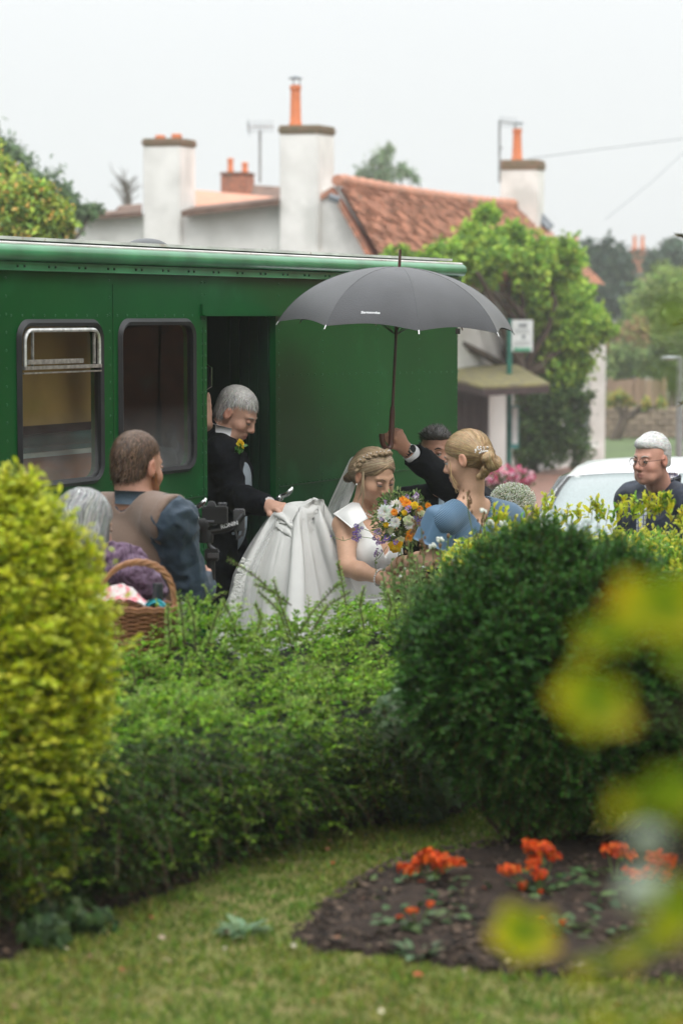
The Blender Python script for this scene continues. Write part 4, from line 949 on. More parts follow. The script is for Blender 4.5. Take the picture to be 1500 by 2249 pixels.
tree('garden_tree', 'bright lime-green leafy tree spreading in front of the cottage roof', 'tree', (P(1160, 1010, 40.5).x, 40.5, gz(40)),
     [(1150, 640, 95, 39.5), (1060, 515, 44, 37), (1068, 475, 26, 37), (1050, 570, 62, 36.5), (960, 580, 55, 34), (885, 575, 34, 33.6), (1010, 560, 45, 35), (1145, 560, 62, 38), (1135, 512, 26, 38), (1235, 570, 52, 39), (1258, 640, 42, 40.5), (1298, 712, 46, 40), (1240, 720, 80, 40), (1060, 660, 80, 40), (1120, 770, 95, 40), (1200, 820, 70, 40), (1040, 740, 60, 41), (1255, 800, 42, 40), (1330, 715, 22, 40)],
     40000, .125, [(0.298, 0.473, 0.061), (0.210, 0.367, 0.061), (0.420, 0.578, 0.088), (0.140, 0.263, 0.052)], [.35, .3, .2, .15], .16, clump=.30, per=55)
tree('ivy_hedge', 'dark clipped ivy hedge beneath the lime-green tree behind the bus stop', 'hedge', (P(1180, 1010, 39.5).x, 39.8, gz(40)),
     [(x, y, 46, 39.6) for x in (1075, 1120, 1165, 1210, 1250) for y in (880, 930, 985)] + [(1275, 860, 26, 39.5)], 15000, .085, [(0.079, 0.149, 0.044), (0.052, 0.105, 0.035), (0.105, 0.175, 0.052)], None, .08, clump=.4, per=50, limb=False)
tree('yellow_shrub', 'small yellow-green shrub above the bus shelter roof beside the bus corner', 'shrub', (P(1022, 1000, 38.8).x, 38.8, gz(39)), [(1020, 775, 22, 38.8), (1035, 790, 18, 38.8), (1000, 790, 22, 38.8)], 1500, .10, [(0.612, 0.700, 0.052), (0.490, 0.630, 0.070)], None, .03)
tree('left_tree', 'green tree with orange-tinted leaf tips above the bus roof at far left', 'tree', (P(-40, 1000, 24).x, 24, gz(24)),
     [(40, 440, 62, 24), (-40, 400, 90, 24.5), (110, 475, 52, 24), (60, 500, 62, 24), (10, 500, 60, 24), (150, 500, 20, 24), (90, 425, 36, 24)], 13000, .075, [(0.420, 0.525, 0.088), (0.245, 0.367, 0.088), (0.630, 0.420, 0.123), (0.175, 0.263, 0.088)], [.4, .3, .14, .16], .13, clump=.3, per=45)
tree('dark_tree', 'tall grey-green tree behind the orange-tinted one at far left', 'tree', (P(60, 1000, 34).x, 34, gz(34)),
     [(20, 380, 60, 34), (90, 420, 52, 34), (150, 435, 30, 34), (160, 470, 40, 34), (0, 330, 40, 34), (200, 462, 22, 34), (-60, 350, 90, 34)], 7000, .085, [(0.175, 0.263, 0.123), (0.123, 0.193, 0.105)], None, .14, clump=.38, per=28)
tree('birch_tree', 'pale wispy birch top rising behind the orange cottage roof', 'tree', (P(845, 1000, 72).x, 72, -1),
     [(835, 352, 24, 72), (850, 328, 14, 72), (805, 382, 22, 72), (845, 385, 34, 72), (885, 378, 20, 72), (905, 392, 13, 72)], 1300, .16, [(0.263, 0.333, 0.193), (0.193, 0.263, 0.158)], None, .12, clump=.5, per=16)
bt = empty('bare_tree', 'leafless twiggy tree, faint behind the left chimney', 'tree', (P(275, 1000, 80).x, 80, -1)); mb = MB(); b0 = P(280, 1000, 80)
tip = P(283, 430, 80); branch_mb(mb, b0, tip, .22, .10, .02)
for k in range(34):
    a = P(278 + random.uniform(-6, 6), random.uniform(400, 450), 80); b = a + Vector((random.uniform(-.55, .55), 0, random.uniform(.2, .8))); branch_mb(mb, a, b, .028, .008, .2, 3, 4)
mb.build('trunk', m_bark, bt)
def hz(name, label, cat, xy, Y, n, ls, cols, **k): tree(name, label, cat, (P(xy[0][0], 900, Y).x, Y, gz(Y)), [(x, y, r, Y) for x, y, r in xy], n, ls, cols, **k)
hz('far_tree', 'dark hazy tree just right of the cottage roof end', 'tree', [(1345, 590, 48), (1310, 570, 34), (1330, 650, 60), (1285, 560, 26), (1370, 640, 34), (1340, 540, 20)], 90, 3600, .32, [(0.079, 0.123, 0.079), (0.052, 0.088, 0.061)], clump=.4, per=30, group=None)
hz('far_tree', 'hazy dark tree by the right edge behind the twin-pot chimney', 'tree', [(1465, 560, 34), (1500, 590, 42), (1440, 580, 24), (1480, 540, 18)], 95, 2400, .32, [(0.088, 0.131, 0.088)], clump=.4, per=30)
hz('willow_tree', 'soft pale green willow below the twin-pot chimney', 'tree', [(1440, 650, 55), (1480, 700, 60), (1420, 720, 50), (1400, 690, 30), (1450, 610, 34), (1500, 640, 50), (1530, 700, 60)], 70, 7000, .22, [(0.298, 0.385, 0.105), (0.228, 0.315, 0.096)], clump=.4, per=40)
hz('garden_shrub', 'rounded mid-green shrub above the brown fence', 'shrub', [(1375, 790, 36), (1410, 800, 30), (1355, 815, 24), (1440, 800, 30)], 62, 3500, .16, [(0.228, 0.315, 0.096), (0.175, 0.245, 0.088)], clump=.4, per=40)
hz('garden_shrub', 'olive and russet shrub left of the fence top', 'shrub', [(1390, 735, 32), (1360, 750, 26), (1340, 765, 20)], 66, 2200, .18, [(0.315, 0.315, 0.123), (0.350, 0.210, 0.123)], clump=.4, per=40)
hz('garden_shrub', 'dark shrub at the right edge beside the grey lamp post', 'shrub', [(1470, 770, 34), (1500, 800, 40), (1480, 820, 30)], 60, 2200, .16, [(0.123, 0.175, 0.070)], clump=.4, per=40)
hz('wall_plants', 'low greenery spilling over the top of the stone wall', 'plant', [(1345, 878, 12), (1380, 882, 10), (1420, 885, 10), (1455, 886, 10), (1360, 868, 12)], 54, 900, .12, [(0.245, 0.333, 0.088), (0.438, 0.350, 0.088)], clump=.5, per=30)
# wall, fence, lamp
sw = empty('stone_wall', 'long weathered tan stone garden wall at the far right', 'wall', (P(1400, 1000, 55).x, 55, gz(55)))
m_stone = mat('tan stone', (.34, .27, .20), .9, scale=5, col2=(.24, .18, .14), bump=.6, bscale=8, objrand=.18)
xa = P(1318, 990, 55).x; xb = P(1640, 990, 53).x; zt = P(1400, 895, 55).z; mb = MB(); mb.box(((xa+xb)/2, 55.15, (zt-1.3)/2), (xb-xa, .22, zt+1.3)); mb.build('wall', m_stone, sw, smooth=False)
me_ = MB(); me_.box((0, 0, 0), (.30, .08, .125)); blk = me_.mesh('stone', bevel=.012); blk.materials.append(m_stone)
r_ = 0; z = zt-.07
while z > -1.2:
    x = xa + (.16 if r_ % 2 else 0)+.15
    while x < xb-.1:
        if x < P(1500, 900, 55).x+.3 and r_ < 15:
            s = bpy.data.objects.new('stone', blk); COL.objects.link(s); s.parent = sw; s.location = Vector((x, 55.02+random.uniform(-.012, .012), z)) - sw.location; s.scale = (random.uniform(.92, .99), 1, random.uniform(.9, 1))
        x += .32
    z -= .135; r_ += 1
fn = empty('panel_fence', 'brown timber panel fence standing behind the stone wall', 'fence', (P(1400, 860, 58).x, 58, gz(58)))
m_fen = mat('fence timber', (.30, .20, .14), .85, scale=8, stretch=(6, 1, .5), objrand=.15)
bd = MB(); bd.box((0, 0, 0), (.15, .02, .62)); bdm = bd.mesh('board'); bdm.materials.append(m_fen)
x = P(1338, 860, 58).x; zc = P(1400, 866, 58).z; n = 0
while x < P(1462, 860, 58).x:
    s = bpy.data.objects.new('board', bdm); COL.objects.link(s); s.parent = fn; s.location = Vector((x, 58, zc + .06*math.sin(n*.35))) - fn.location; x += .16; n += 1
mb = MB()
for px_ in (1340, 1400, 1460): p = P(px_, 866, 57.94); mb.box((p.x, 57.94, zc-.9), (.09, .09, 2.6))
mb.build('posts', m_fen, fn, smooth=False)
lp = empty('lamp_post', 'pale grey street lamp column at the right edge', 'lamp post', (P(1494, 1000, 42).x, 42, gz(42)))
mb = MB(); p = P(1494, 785, 42); mb.tube([(p.x, 42, gz(42)), (p.x, 42, p.z)], [.07, .045], 10); mb.build('column', m_met, lp); mb = MB(); q = P(1470, 787, 42); mb.tube([p, q], [.03, .025], 6); mb.sphere(q, (.16, .07, .045), 8); mb.build('lamp_head', m_met, lp)
# bus stop and shelter
m_grn = mat('stop pole green', (.015, .16, .12), .4)
m_pr = mat('sign white', (.66, .70, .70), .5, var=.05)
bs = empty('bus_stop', 'green bus stop pole with white flag sign and timetable case', 'bus stop', (P(1119, 1035, 37).x, 37, gz(37)))
p = P(1119, 700, 37); mb = MB(); mb.tube([(p.x, 37, gz(37)-.1), (p.x, 37, p.z)], .042, 12); mb.build('pole', m_grn, bs)
a = P(1124, 702, 36.95); b = P(1170, 772, 36.95); mb = MB(); mb.box(((a+b)/2), (b.x-a.x, .02, a.z-b.z)); sg = mb.build('sign', m_pr, bs, smooth=False, bevel=.004)
mb = MB(); c = P(1147, 767, 36.93); mb.box(c, (.26, .008, .045)); mb.build('green_strip', mat('sign green', (.03, .32, .17), .5), sg, smooth=False)
mb = MB(); c = P(1148, 714, 36.935); mb.box(c, (.13, .006, .05)); mb.box(P(1150, 739, 36.935), (.05, .006, .06))
for y in (724, 730, 750, 756): mb.box(P(1147, y, 36.935), (.24, .006, .008))
mb.build('sign_print', mat('grey print', (.25, .28, .30), .6), sg, smooth=False)
a = P(1122, 890, 36.92); b = P(1139, 985, 36.92); mb = MB(); mb.box((a+b)/2, (b.x-a.x, .04, a.z-b.z)); tcse = mb.build('timetable_case', mat('case blue green', (.06, .26, .25), .4), bs, smooth=False, bevel=.004); mb = MB(); mb.box((a+b)/2 + Vector((0, -.024, .02)), ((b.x-a.x)*.72, .006, (a.z-b.z)*.84)); mb.build('timetable', m_pr, tcse, smooth=False)
sh = empty('bus_shelter', 'dark timber bus shelter with a moss-covered roof beside the bus corner', 'bus shelter', (P(1010, 1000, 36.5).x, 36.5, gz(36)))
rp_ = [P(930, 800, 38.2), P(1135, 800, 38.2), P(1207, 841, 36.4), P(1062, 848, 35.8), P(930, 815, 36.4)]
slab(rp_, .04, 'roof', mat('mossy roof', (.22, .20, .08), .95, scale=9, col2=(.15, .13, .08), bump=.7, bscale=30), sh); slab([p + Vector((0, 0, -.045)) for p in rp_], .10, 'fascia', mat('dark timber', (.055, .035, .035), .8), sh)
m_dt = mat('shelter boards', (.075, .045, .045), .8, scale=3, var=.3, stretch=(8, 1, .5), objrand=.15)
bd = MB(); zt = P(1030, 856, 36.6).z; bd.box((0, 0, 0), (.115, .025, zt+.4)); bdm = bd.mesh('board'); bdm.materials.append(m_dt)
for k in range(9):
    s = bpy.data.objects.new('board', bdm); COL.objects.link(s); s.parent = sh; p = P(1064 - k*17, 900, 36.7); s.location = Vector((p.x, 36.7+.01*(k % 2), (zt-.4)/2)) - sh.location
mb = MB(); p = P(1066, 900, 36.5); mb.box((p.x, 36.5, (zt-.4)/2), (.10, .10, zt+.4)); p2 = P(1030, 862, 36.5); mb.box((p2.x-.2, 36.5, zt-.08), (.8, .08, .12)); mb.build('frame', mat('dark timber', (.05, .03, .03)), sh, smooth=False)
mb = MB(); mb.box((P(1000, 900, 37.6).x, 37.6, (zt-.4)/2), (1.0, .05, zt+.4)); mb.build('back_wall', m_dt, sh, smooth=False)
# pink flowers
fp = empty('flower_tub', 'tub of bright pink flowers at the foot of the bus stop pole', 'flowers', (P(1115, 1060, 30).x, 30, gz(30)))
c0 = P(1115, 1052, 30); mb = MB(); mb.lathe([(.14, gz(30)), (.20, c0.z-.12), (.22, c0.z-.12), (.20, c0.z-.14)], (c0.x, 30, 0), 14); mb.build('tub', mat('tub', (.08, .07, .06), .8), fp)
pos, nr = ball_pts(1600, (c0.x, 30, c0.z-.02), (.34, .2, .14), .3); veg('foliage', leaves(pos, RNG.normal(0, 1, (1600, 3)), nr, .045, .025, palette(1600, [(.08, .13, .03)])), m_far, fp)
pos, nr = ball_pts(260, (c0.x, 29.9, c0.z+.03), (.36, .2, .12), .8); veg('blossom', leaves(pos, RNG.normal(0, 1, (260, 3)), nr + np.array([0, -1, 0]), .06, .055, palette(260, [(.55, .12, .22), (.7, .45, .5), (.5, .06, .16)])), mat_leaf('petals', .6, .3, .2), fp)
for k, (pts_) in enumerate((((1160, 347, 40), (1330, 325, 43), (1560, 296, 46)), ((1330, 480, 40), (1430, 400, 43), (1560, 280, 46)))):
    mb = MB(); mb.tube([P(*q) for q in pts_], .006, 4); tag(mb.build('overhead_cable', m_lead), ['thin overhead cable running nearly level across the pale sky at right', 'thin overhead cable rising steeply to the right edge of the sky'][k], 'cable')
# what stands out of frame to the right and across the road (seen in the bus paint and glass)
def big(name, label, base, blobs, n, ls, cols):
    t = empty(name, label, 'tree', base); mb = MB(); b = Vector(base); parts = []
    for (x, y, z, r) in blobs:
        branch_mb(mb, b, (x, y, z), .12, .03, .1); k = n//len(blobs); pos, nr = ball_pts(k, (x, y, z), (r, r, r), .8); al = RNG.normal(0, 1, (k, 3)); s = ls*RNG.uniform(.6, 1.3, k)
        parts.append(leaves(pos, al, nr + RNG.normal(0, .5, (k, 3)), s, s*.7, palette(k, cols)))
    branch_mb(mb, b, b + Vector((0, 0, 3)), .25, .15, .02); mb.build('trunk', m_bark, t); veg('crown', parts, m_far, t)
for k, (x, y, hh) in enumerate(((8.5, 9, 6.5), (9.5, 13, 6), (10.0, 27, 7), (11, 34, 7))):
    big('roadside_tree', ['broad green tree across the road, first right of the photographer', 'green tree across the road beside the red brick house', 'green tree across the road beyond the red brick house', 'farthest green tree across the road on the right'][k], (x, y, gz(y)), [(x, y, hh*.5, 2.0), (x-.4, y+1.2, hh*.72, 1.8), (x+.5, y-1.2, hh*.6, 1.9), (x, y-.2, hh*.9, 1.3), (x-.5, y+.2, 1.2, 1.5)], 9000, .22, [(.06, .10, .03), (.09, .13, .04)])
for k, (x, y, hh) in enumerate(((-4, -5, 9), (1.5, -7, 10), (6, -4, 8))):  # added trees out of view, to darken reflections and block skylight
    big('added_rear_tree', ['tall dark tree added unseen behind the photographer on the left', 'tall dark tree added unseen straight behind the photographer', 'tall dark tree added unseen behind the photographer on the right'][k], (x, y, .8), [(x, y, hh*.5, 2.6), (x-.8, y+.9, hh*.72, 2.3), (x+1.2, y-.6, hh*.65, 2.5), (x, y, hh*.9, 1.9)], 9000, .26, [(.04, .07, .025), (.06, .09, .03)])
ct = empty('added_shade_tree', 'added unseen tree to the right of the photographer, its crown placed to shade the garden', 'tree', (3.4, 2.6, .85)); mb = MB(); parts = []; branch_mb(mb, (3.4, 2.6, .7), (3.2, 2.6, 5.0), .24, .16, .03)  # added crown out of view, shaped to shade hedge and lawn
for (x, y, z, r) in ((2.2, 2.8, 5.9, 1.5), (.6, 3.2, 6.0, 1.5), (2.4, 4.6, 6.1, 1.3), (.8, 5.0, 6.3, 1.2), (3.8, 2.4, 6.6, 1.7), (1.6, 1.2, 5.8, 1.4), (3.0, 2.8, 7.6, 1.6)):
    branch_mb(mb, (3.2, 2.6, 4.8), (x, y, z), .09, .02, .1); k = 1700; pos, nr = ball_pts(k, (x, y, z), (r, r, r*.6), .5); s = .12*RNG.uniform(.6, 1.3, k); parts.append(leaves(pos, RNG.normal(0, 1, (k, 3)), nr + RNG.normal(0, .5, (k, 3)), s, s*.7, palette(k, [(.08, .13, .03), (.10, .16, .04)])))
mb.build('trunk', m_bark, ct); veg('crown', parts, m_far, ct)
rh = empty('red_house', 'red brick house across the road out to the right', 'house', (13, 20, gz(20)), R_(-20)); mb = MB(); mb.box((13, 20, 2.3), (6, 8, 5.2), R_(-20)); mb.build('wall', m_brick, rh, smooth=False)
mb = MB(); M = Matrix.Rotation(R_(-20), 3, 'Z'); q = [Vector((13, 20, 0)) + M @ Vector(v) for v in ((-3.3, -4.3, 4.8), (3.3, -4.3, 4.8), (3.3, 4.3, 4.8), (-3.3, 4.3, 4.8), (0, -4.3, 7.6), (0, 4.3, 7.6))]; mb.add(q, [(0, 3, 5, 4), (1, 4, 5, 2), (0, 4, 1), (3, 2, 5), (0, 1, 2, 3)]); mb.build('roof', m_tile, rh, smooth=False)
for yy in (-2.2, 0, 2.2):
    for zz in (1.3, 3.6):
        mb = MB(); c = Vector((13, 20, 0)) + M @ Vector((-3.03, yy, zz)); mb.box(c, (.08, .9, 1.2), R_(-20)); w_ = mb.build('window', m_wh2, rh, smooth=False); mb = MB(); mb.box(c + M @ Vector((-.03, 0, 0)), (.05, .75, 1.05), R_(-20)); mb.build('pane', mat('dull pane'), w_, smooth=False)
# the white car
car = empty('car', 'white hatchback with a wet windscreen parked behind the man in glasses', 'car', (0, 0, 0))
CY = 15.0; cx0 = P(1405, 1000, CY).x; CA = R_(-14)
def CW(x, y, z): # car frame: x = to the car's left as seen (right in the picture), y = rearwards, z up
    return Vector((cx0 + x*math.cos(CA) - y*math.sin(CA), CY + x*math.sin(CA) + y*math.cos(CA), gz(15)+z-.09))
m_car = mat('white car paint', (.78, .80, .81), .25, var=.02, coat=.6); m_dk2 = mat('black plastic', (.02, .02, .02), .5)
def section(y, hw, zb, zt, tuck=.03, n=14, crown=.03):
    pts = []
    for i in range(n+1):
        u = -1+2*i/n; pts.append((u*hw*(1 - tuck*0), zt - crown*(u*u) - (.10 if abs(u) == 1 else 0)))
    return [(-hw*1.0, zb), (-hw*1.02, (zb+zt)/2)] + pts + [(hw*1.02, (zb+zt)/2), (hw, zb)]
st = [(-.98, .60, .25, .60), (-.92, .74, .2, .70), (-.70, .82, .2, .80), (-.25, .86, .2, .90), (.05, .87, .2, .955), (.6, .88, .2, .96), (1.6, .88, .2, .97), (2.4, .87, .2, .97), (2.8, .84, .2, .95), (2.95, .78, .25, .8)]
pts = []; nS = None
for (y, hw, zb, zt) in st:
    s_ = section(y, hw, zb, zt); nS = len(s_); pts += [CW(x, y, z) for x, z in s_]
link('body', grid_mesh('body', pts, nS, len(st), thick=.01), m_car, car)
gs = [(.0, .74, .955, .955), (.35, .70, .96, 1.14), (.75, .64, .96, 1.33), (1.0, .60, .96, 1.405), (1.35, .59, .96, 1.445), (1.9, .59, .96, 1.45), (2.4, .58, .96, 1.40), (2.7, .60, .96, 1.22), (2.85, .68, .96, .965)]
pts = []; n = 14
for (y, hw, zb, zt) in gs:
    pts += [CW(-.80, y, zb-.02)] + [CW((-1+2*i/n)*hw, y, zt - .035*(-1+2*i/n)**2*min(1, (zt-zb)*4)) for i in range(n+1)] + [CW(.80, y, zb-.02)]
link('cabin', grid_mesh('cabin', pts, n+3, len(gs), thick=.01), m_car, car)
def inset(ys, sx, lift, name, m, x0=-1, x1=1):
    pts = []; k = 12
    for t in np.linspace(ys[0], ys[1], 10):
        hw = np.interp(t, [g[0] for g in gs], [g[1] for g in gs])*sx; zt = np.interp(t, [g[0] for g in gs], [g[3] for g in gs])
        for i in range(k+1): u = x0 + (x1-x0)*i/k; pts.append(CW(u*hw, t-.006, zt - .035*u*u + lift))
    return link(name, grid_mesh(name, pts, k+1, 10, thick=.006), m, car)
inset((.03, .97), .985, .004, 'windscreen_seal', m_dk2); inset((.06, .94), .93, .012, 'windscreen', mat('wet windscreen', (.20, .25, .25), .12, scale=120, var=.15, spec=.9, coat=.5))
for s in (-1, 1):
    q = [CW(s*(.79), .25, .975), CW(s*.79, 2.5, .975), CW(s*.63, 2.25, 1.36), CW(s*.64, 1.0, 1.36)]; mb = MB(); o_ = CW(s*.02, 0, 0)-CW(0, 0, 0); mb.hull8(q, [v+o_ for v in q]); mb.build('side_window', mat('car glass', (.05, .06, .06), .08), car, smooth=False)
    mb = MB(); c = CW(s*.97, .42, 1.02); mb.sphere(c, (.115, .08, .075), 14); mb.tube([CW(s*.80, .40, .98), c], .025, 6); mb.build('mirror', m_car, car)
    for y in (-.35, 2.2):
        mb = MB(); M = Matrix.Rotation(math.pi/2, 3, 'Y'); M = Matrix.Rotation(CA, 3, 'Z') @ M; mb.lathe([(.15, -.1), (.29, -.11), (.32, -.07), (.32, .07), (.29, .11), (.15, .1)], CW(s*.80, y, .32), 20, M); w_ = mb.build('wheel', m_rub, car)
    mb = MB(); mb.sphere(CW(s*.62, -.86, .66), (.16, .09, .08), 12); mb.build('headlight', mat('lamp glass', (.6, .62, .63), .1), car)
mb = MB(); mb.tube([CW(-.5, .03, .975), CW(.1, .0, .985)], .008, 5); mb.tube([CW(-.05, .03, .975), CW(.5, .0, .985)], .008, 5); mb.build('wiper', m_dk2, car)
mb = MB(); mb.box(CW(0, -.99, .40), (.52, .02, .12), CA); mb.build('number_plate', m_wh2, car)
# thin rain haze
mb = MB(); mb.box((0, 92, 6.6), (246, 218, 18.0)); hzv = mb.build('haze', None, smooth=False); hzv['kind'] = 'stuff'
hm = bpy.data.materials.new('haze'); hm.use_nodes = True; t = hm.node_tree
for n in list(t.nodes):
    if n.type == 'BSDF_PRINCIPLED': t.nodes.remove(n)
pv = t.nodes.new('ShaderNodeVolumePrincipled'); pv.inputs['Density'].default_value = HAZE; pv.inputs['Color'].default_value = (.93, .95, .96, 1); t.links.new(pv.outputs[0], t.nodes['Material Output'].inputs['Volume']); hzv.data.materials.append(hm)
# ================================================================== GARDEN PLANTS
m_hl = mat_leaf('small hedge leaf', .42, .25, .3); m_gl = mat_leaf('golden leaf', .4, .4, .4); m_yl = mat_leaf('dark box leaf', .4, .15, .3)
m_twig = mat('twigs', (.085, .055, .035), .9, scale=30, var=.4)
# ---- the long hedge
hedge = empty('hedge', 'long low sprawling green hedge across the garden, with arching leafy sprays along its top', 'hedge', HA(1.2, .4, ZL), 0)
back_px = [(-200, 1500), (100, 1470), (250, 1440), (330, 1425), (400, 1380), (450, 1365), (520, 1368), (600, 1372), (700, 1362), (760, 1335), (830, 1325), (900, 1330), (960, 1290), (1050, 1300), (1200, 1300), (1600, 1300)]
front_px = [(-200, 1650), (150, 1650), (300, 1610), (450, 1600), (600, 1590), (750, 1560), (900, 1530), (1050, 1520), (1300, 1500), (1600, 1480)]
bk = [at_n(x, y, .80) for x, y in back_px]; fk = [at_n(x, y, .16) for x, y in front_px]
def zback(a): return np.interp(a, [q[1] for q in bk], [q[0].z for q in bk])
def zfront(a): return np.interp(a, [q[1] for q in fk], [q[0].z for q in fk])
def hmap(a, n, z): return np.stack([OX + UX*a + NX*n, OY + UY*a + NY*n, z], 1)
def hprof(a, n):   # hedge top height over the lawn for n in 0..0.95
    zf = zfront(a); zb = zback(a); t = ((n-.10)/.75).clip(0, 1); z = zf + (zb-zf)*t
    bumps = np.array([.11*mnoise.noise(Vector((x*3.2, y*3.2, 0))) + .035*mnoise.noise(Vector((x*8, y*8, 4))) for x, y in zip(a, n)])
    edge = np.sqrt(np.clip((n+.06)/.16, 0, 1))*np.sqrt(np.clip((1.0-n)/.12, 0, 1)); return ZL + (z-ZL+bumps)*edge
amin, amax = -2.1, 4.3
N1 = 7600; a = RNG.uniform(amin, amax, N1); n = RNG.uniform(-.04, .95, N1); z = hprof(a, n) - RNG.uniform(.0, .09, N1)
base = hmap(a, n, z); d = np.stack([RNG.normal(.35, .6, N1), RNG.normal(-.35, .6, N1), RNG.uniform(.15, 1.0, N1)], 1)
dw = np.stack([UX*d[:, 0] + NX*d[:, 1], UY*d[:, 0] + NY*d[:, 1], d[:, 2]], 1)
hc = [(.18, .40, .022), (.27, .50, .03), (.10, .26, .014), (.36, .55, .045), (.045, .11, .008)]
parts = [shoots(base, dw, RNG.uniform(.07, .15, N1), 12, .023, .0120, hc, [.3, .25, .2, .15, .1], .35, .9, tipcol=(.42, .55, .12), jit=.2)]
# front face: downward and outward sprays, leaf colours darkened to paint the shade there
N2 = 3400; a = RNG.uniform(amin, amax, N2); zf = zfront(a); h_ = RNG.random(N2)**.8; z = ZL + .03 + (zf-ZL-.02)*h_
bul = np.array([.07*mnoise.noise(Vector((x*2.5, zz*5, 8))) for x, zz in zip(a, z)]); n = .03 - .10*np.sin(h_*3.1) + bul + RNG.uniform(0, .10, N2)
base = hmap(a, n, z); d = np.stack([RNG.normal(.3, .6, N2), RNG.uniform(-1, -.1, N2), RNG.normal(.05, .45, N2)], 1); dw = np.stack([UX*d[:, 0] + NX*d[:, 1], UY*d[:, 0] + NY*d[:, 1], d[:, 2]], 1)
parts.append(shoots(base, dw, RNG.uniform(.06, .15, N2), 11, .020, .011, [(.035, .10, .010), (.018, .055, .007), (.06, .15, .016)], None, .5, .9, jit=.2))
# tall arching sprays
N3 = 260; a = RNG.uniform(-.3, 4.0, N3); n = RNG.uniform(.05, .9, N3); z = hprof(a, n) - .02; base = hmap(a, n, z)
d = np.stack([RNG.normal(.6, .5, N3), RNG.normal(-.1, .4, N3), RNG.uniform(.4, 1.2, N3)], 1); dw = np.stack([UX*d[:, 0] + NX*d[:, 1], UY*d[:, 0] + NY*d[:, 1], d[:, 2]], 1)
parts.append(shoots(base, dw, RNG.uniform(.12, .26, N3), 22, .017, .009, [(.25, .42, .07), (.32, .48, .09)], None, .5, .9, tipcol=(.5, .6, .18), stem_r=.0015))
# the individual sprays that rise before the white dress
def spray(path, nl, ll, cols, sp=.9, mbs=None):
    pts = [P(*q) for q in path]; V = np.array([tuple(p) for p in pts]); s = np.linspace(0, 1, len(pts)); t = np.linspace(.08, 1, nl)
    from numpy import interp
    pos = np.stack([interp(t, s, V[:, k]) for k in range(3)], 1); tan = norm(np.gradient(pos, axis=0)); side = norm(np.cross(tan, np.array([0, 1, 0.]))); sg = np.where(np.arange(nl) % 2 == 0, 1, -1)[:, None]
    al = tan*.7 + side*sg*sp + RNG.normal(0, .25, (nl, 3)); sc = ll*(1.1-.5*t)
    mbs.tube(pts, [.0022]*len(pts), 4)
    return leaves(pos, al, RNG.normal(0, .5, (nl, 3)) + np.array([0, -.4, .6]), sc, sc*.55, palette(nl, cols))
ms = MB(); gc = [(.30, .46, .10), (.38, .52, .16), (.24, .40, .07)]
for path in ([(640, 1370, 7.4), (590, 1290, 7.35), (545, 1255, 7.3), (500, 1228, 7.3)], [(640, 1400, 7.3), (617, 1330, 7.3), (600, 1272, 7.3)], [(640, 1420, 7.3), (615, 1345, 7.3), (590, 1320, 7.3), (568, 1300, 7.3)],
             [(650, 1400, 7.4), (690, 1340, 7.35), (730, 1295, 7.3), (748, 1280, 7.3)], [(640, 1330, 7.35), (600, 1300, 7.3), (560, 1283, 7.3)], [(690, 1380, 7.4), (720, 1330, 7.4), (770, 1300, 7.4)], [(760, 1330, 7.8), (750, 1270, 7.8), (742, 1235, 7.8)],
             [(405, 1420, 7.0), (400, 1350, 7.0), (392, 1300, 7.0)], [(430, 1430, 7.0), (425, 1350, 7.0), (410, 1310, 7.0)], [(375, 1430, 7.0), (370, 1370, 7.0), (368, 1330, 7.0)], [(455, 1420, 7.0), (470, 1370, 7.0), (482, 1335, 7.0)], [(520, 1400, 7.2), (505, 1350, 7.2), (488, 1318, 7.2)],
             [(800, 1380, 7.7), (790, 1330, 7.7), (800, 1290, 7.7)], [(850, 1370, 7.8), (860, 1330, 7.8), (850, 1300, 7.8)], [(560, 1400, 7.3), (575, 1360, 7.3), (560, 1325, 7.3)]):
    parts.append(spray(path, 34, .019, gc, .9, ms))
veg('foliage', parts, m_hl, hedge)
# the branches mesh is a solid core, painted dark as inner shade
aa = np.linspace(amin-.3, amax+.2, 60); prof = []
for k, (fn_, fz) in enumerate(((.10, .0), (.07, .45), (.12, .78), (.30, .90), (.55, .92), (.80, .94), (.92, .5), (.92, .0))):
    prof.append((fn_, fz))
pts = []
for n_, fz in prof:
    for x in aa:
        zt = ZL + fz*(float(hprof(np.array([x]), np.array([.12 if n_ < .2 else n_*.95]))[0]) - ZL) - (.03 if fz > .5 else 0)
        p = HA(x, n_ + .05*mnoise.noise(Vector((x*4, n_*9, fz*5))), max(zt, ZL-.05) + .03*mnoise.noise(Vector((x*7, n_*9, 2)))); pts.append(tuple(p))
ms2 = ms; link('branches', grid_mesh('branches', pts, len(aa), len(prof)), mat('painted core shade', (.014, .018, .008), .95, scale=40, var=.5, bump=1, bscale=50), hedge)
ms2.build('sprays', m_twig, hedge)
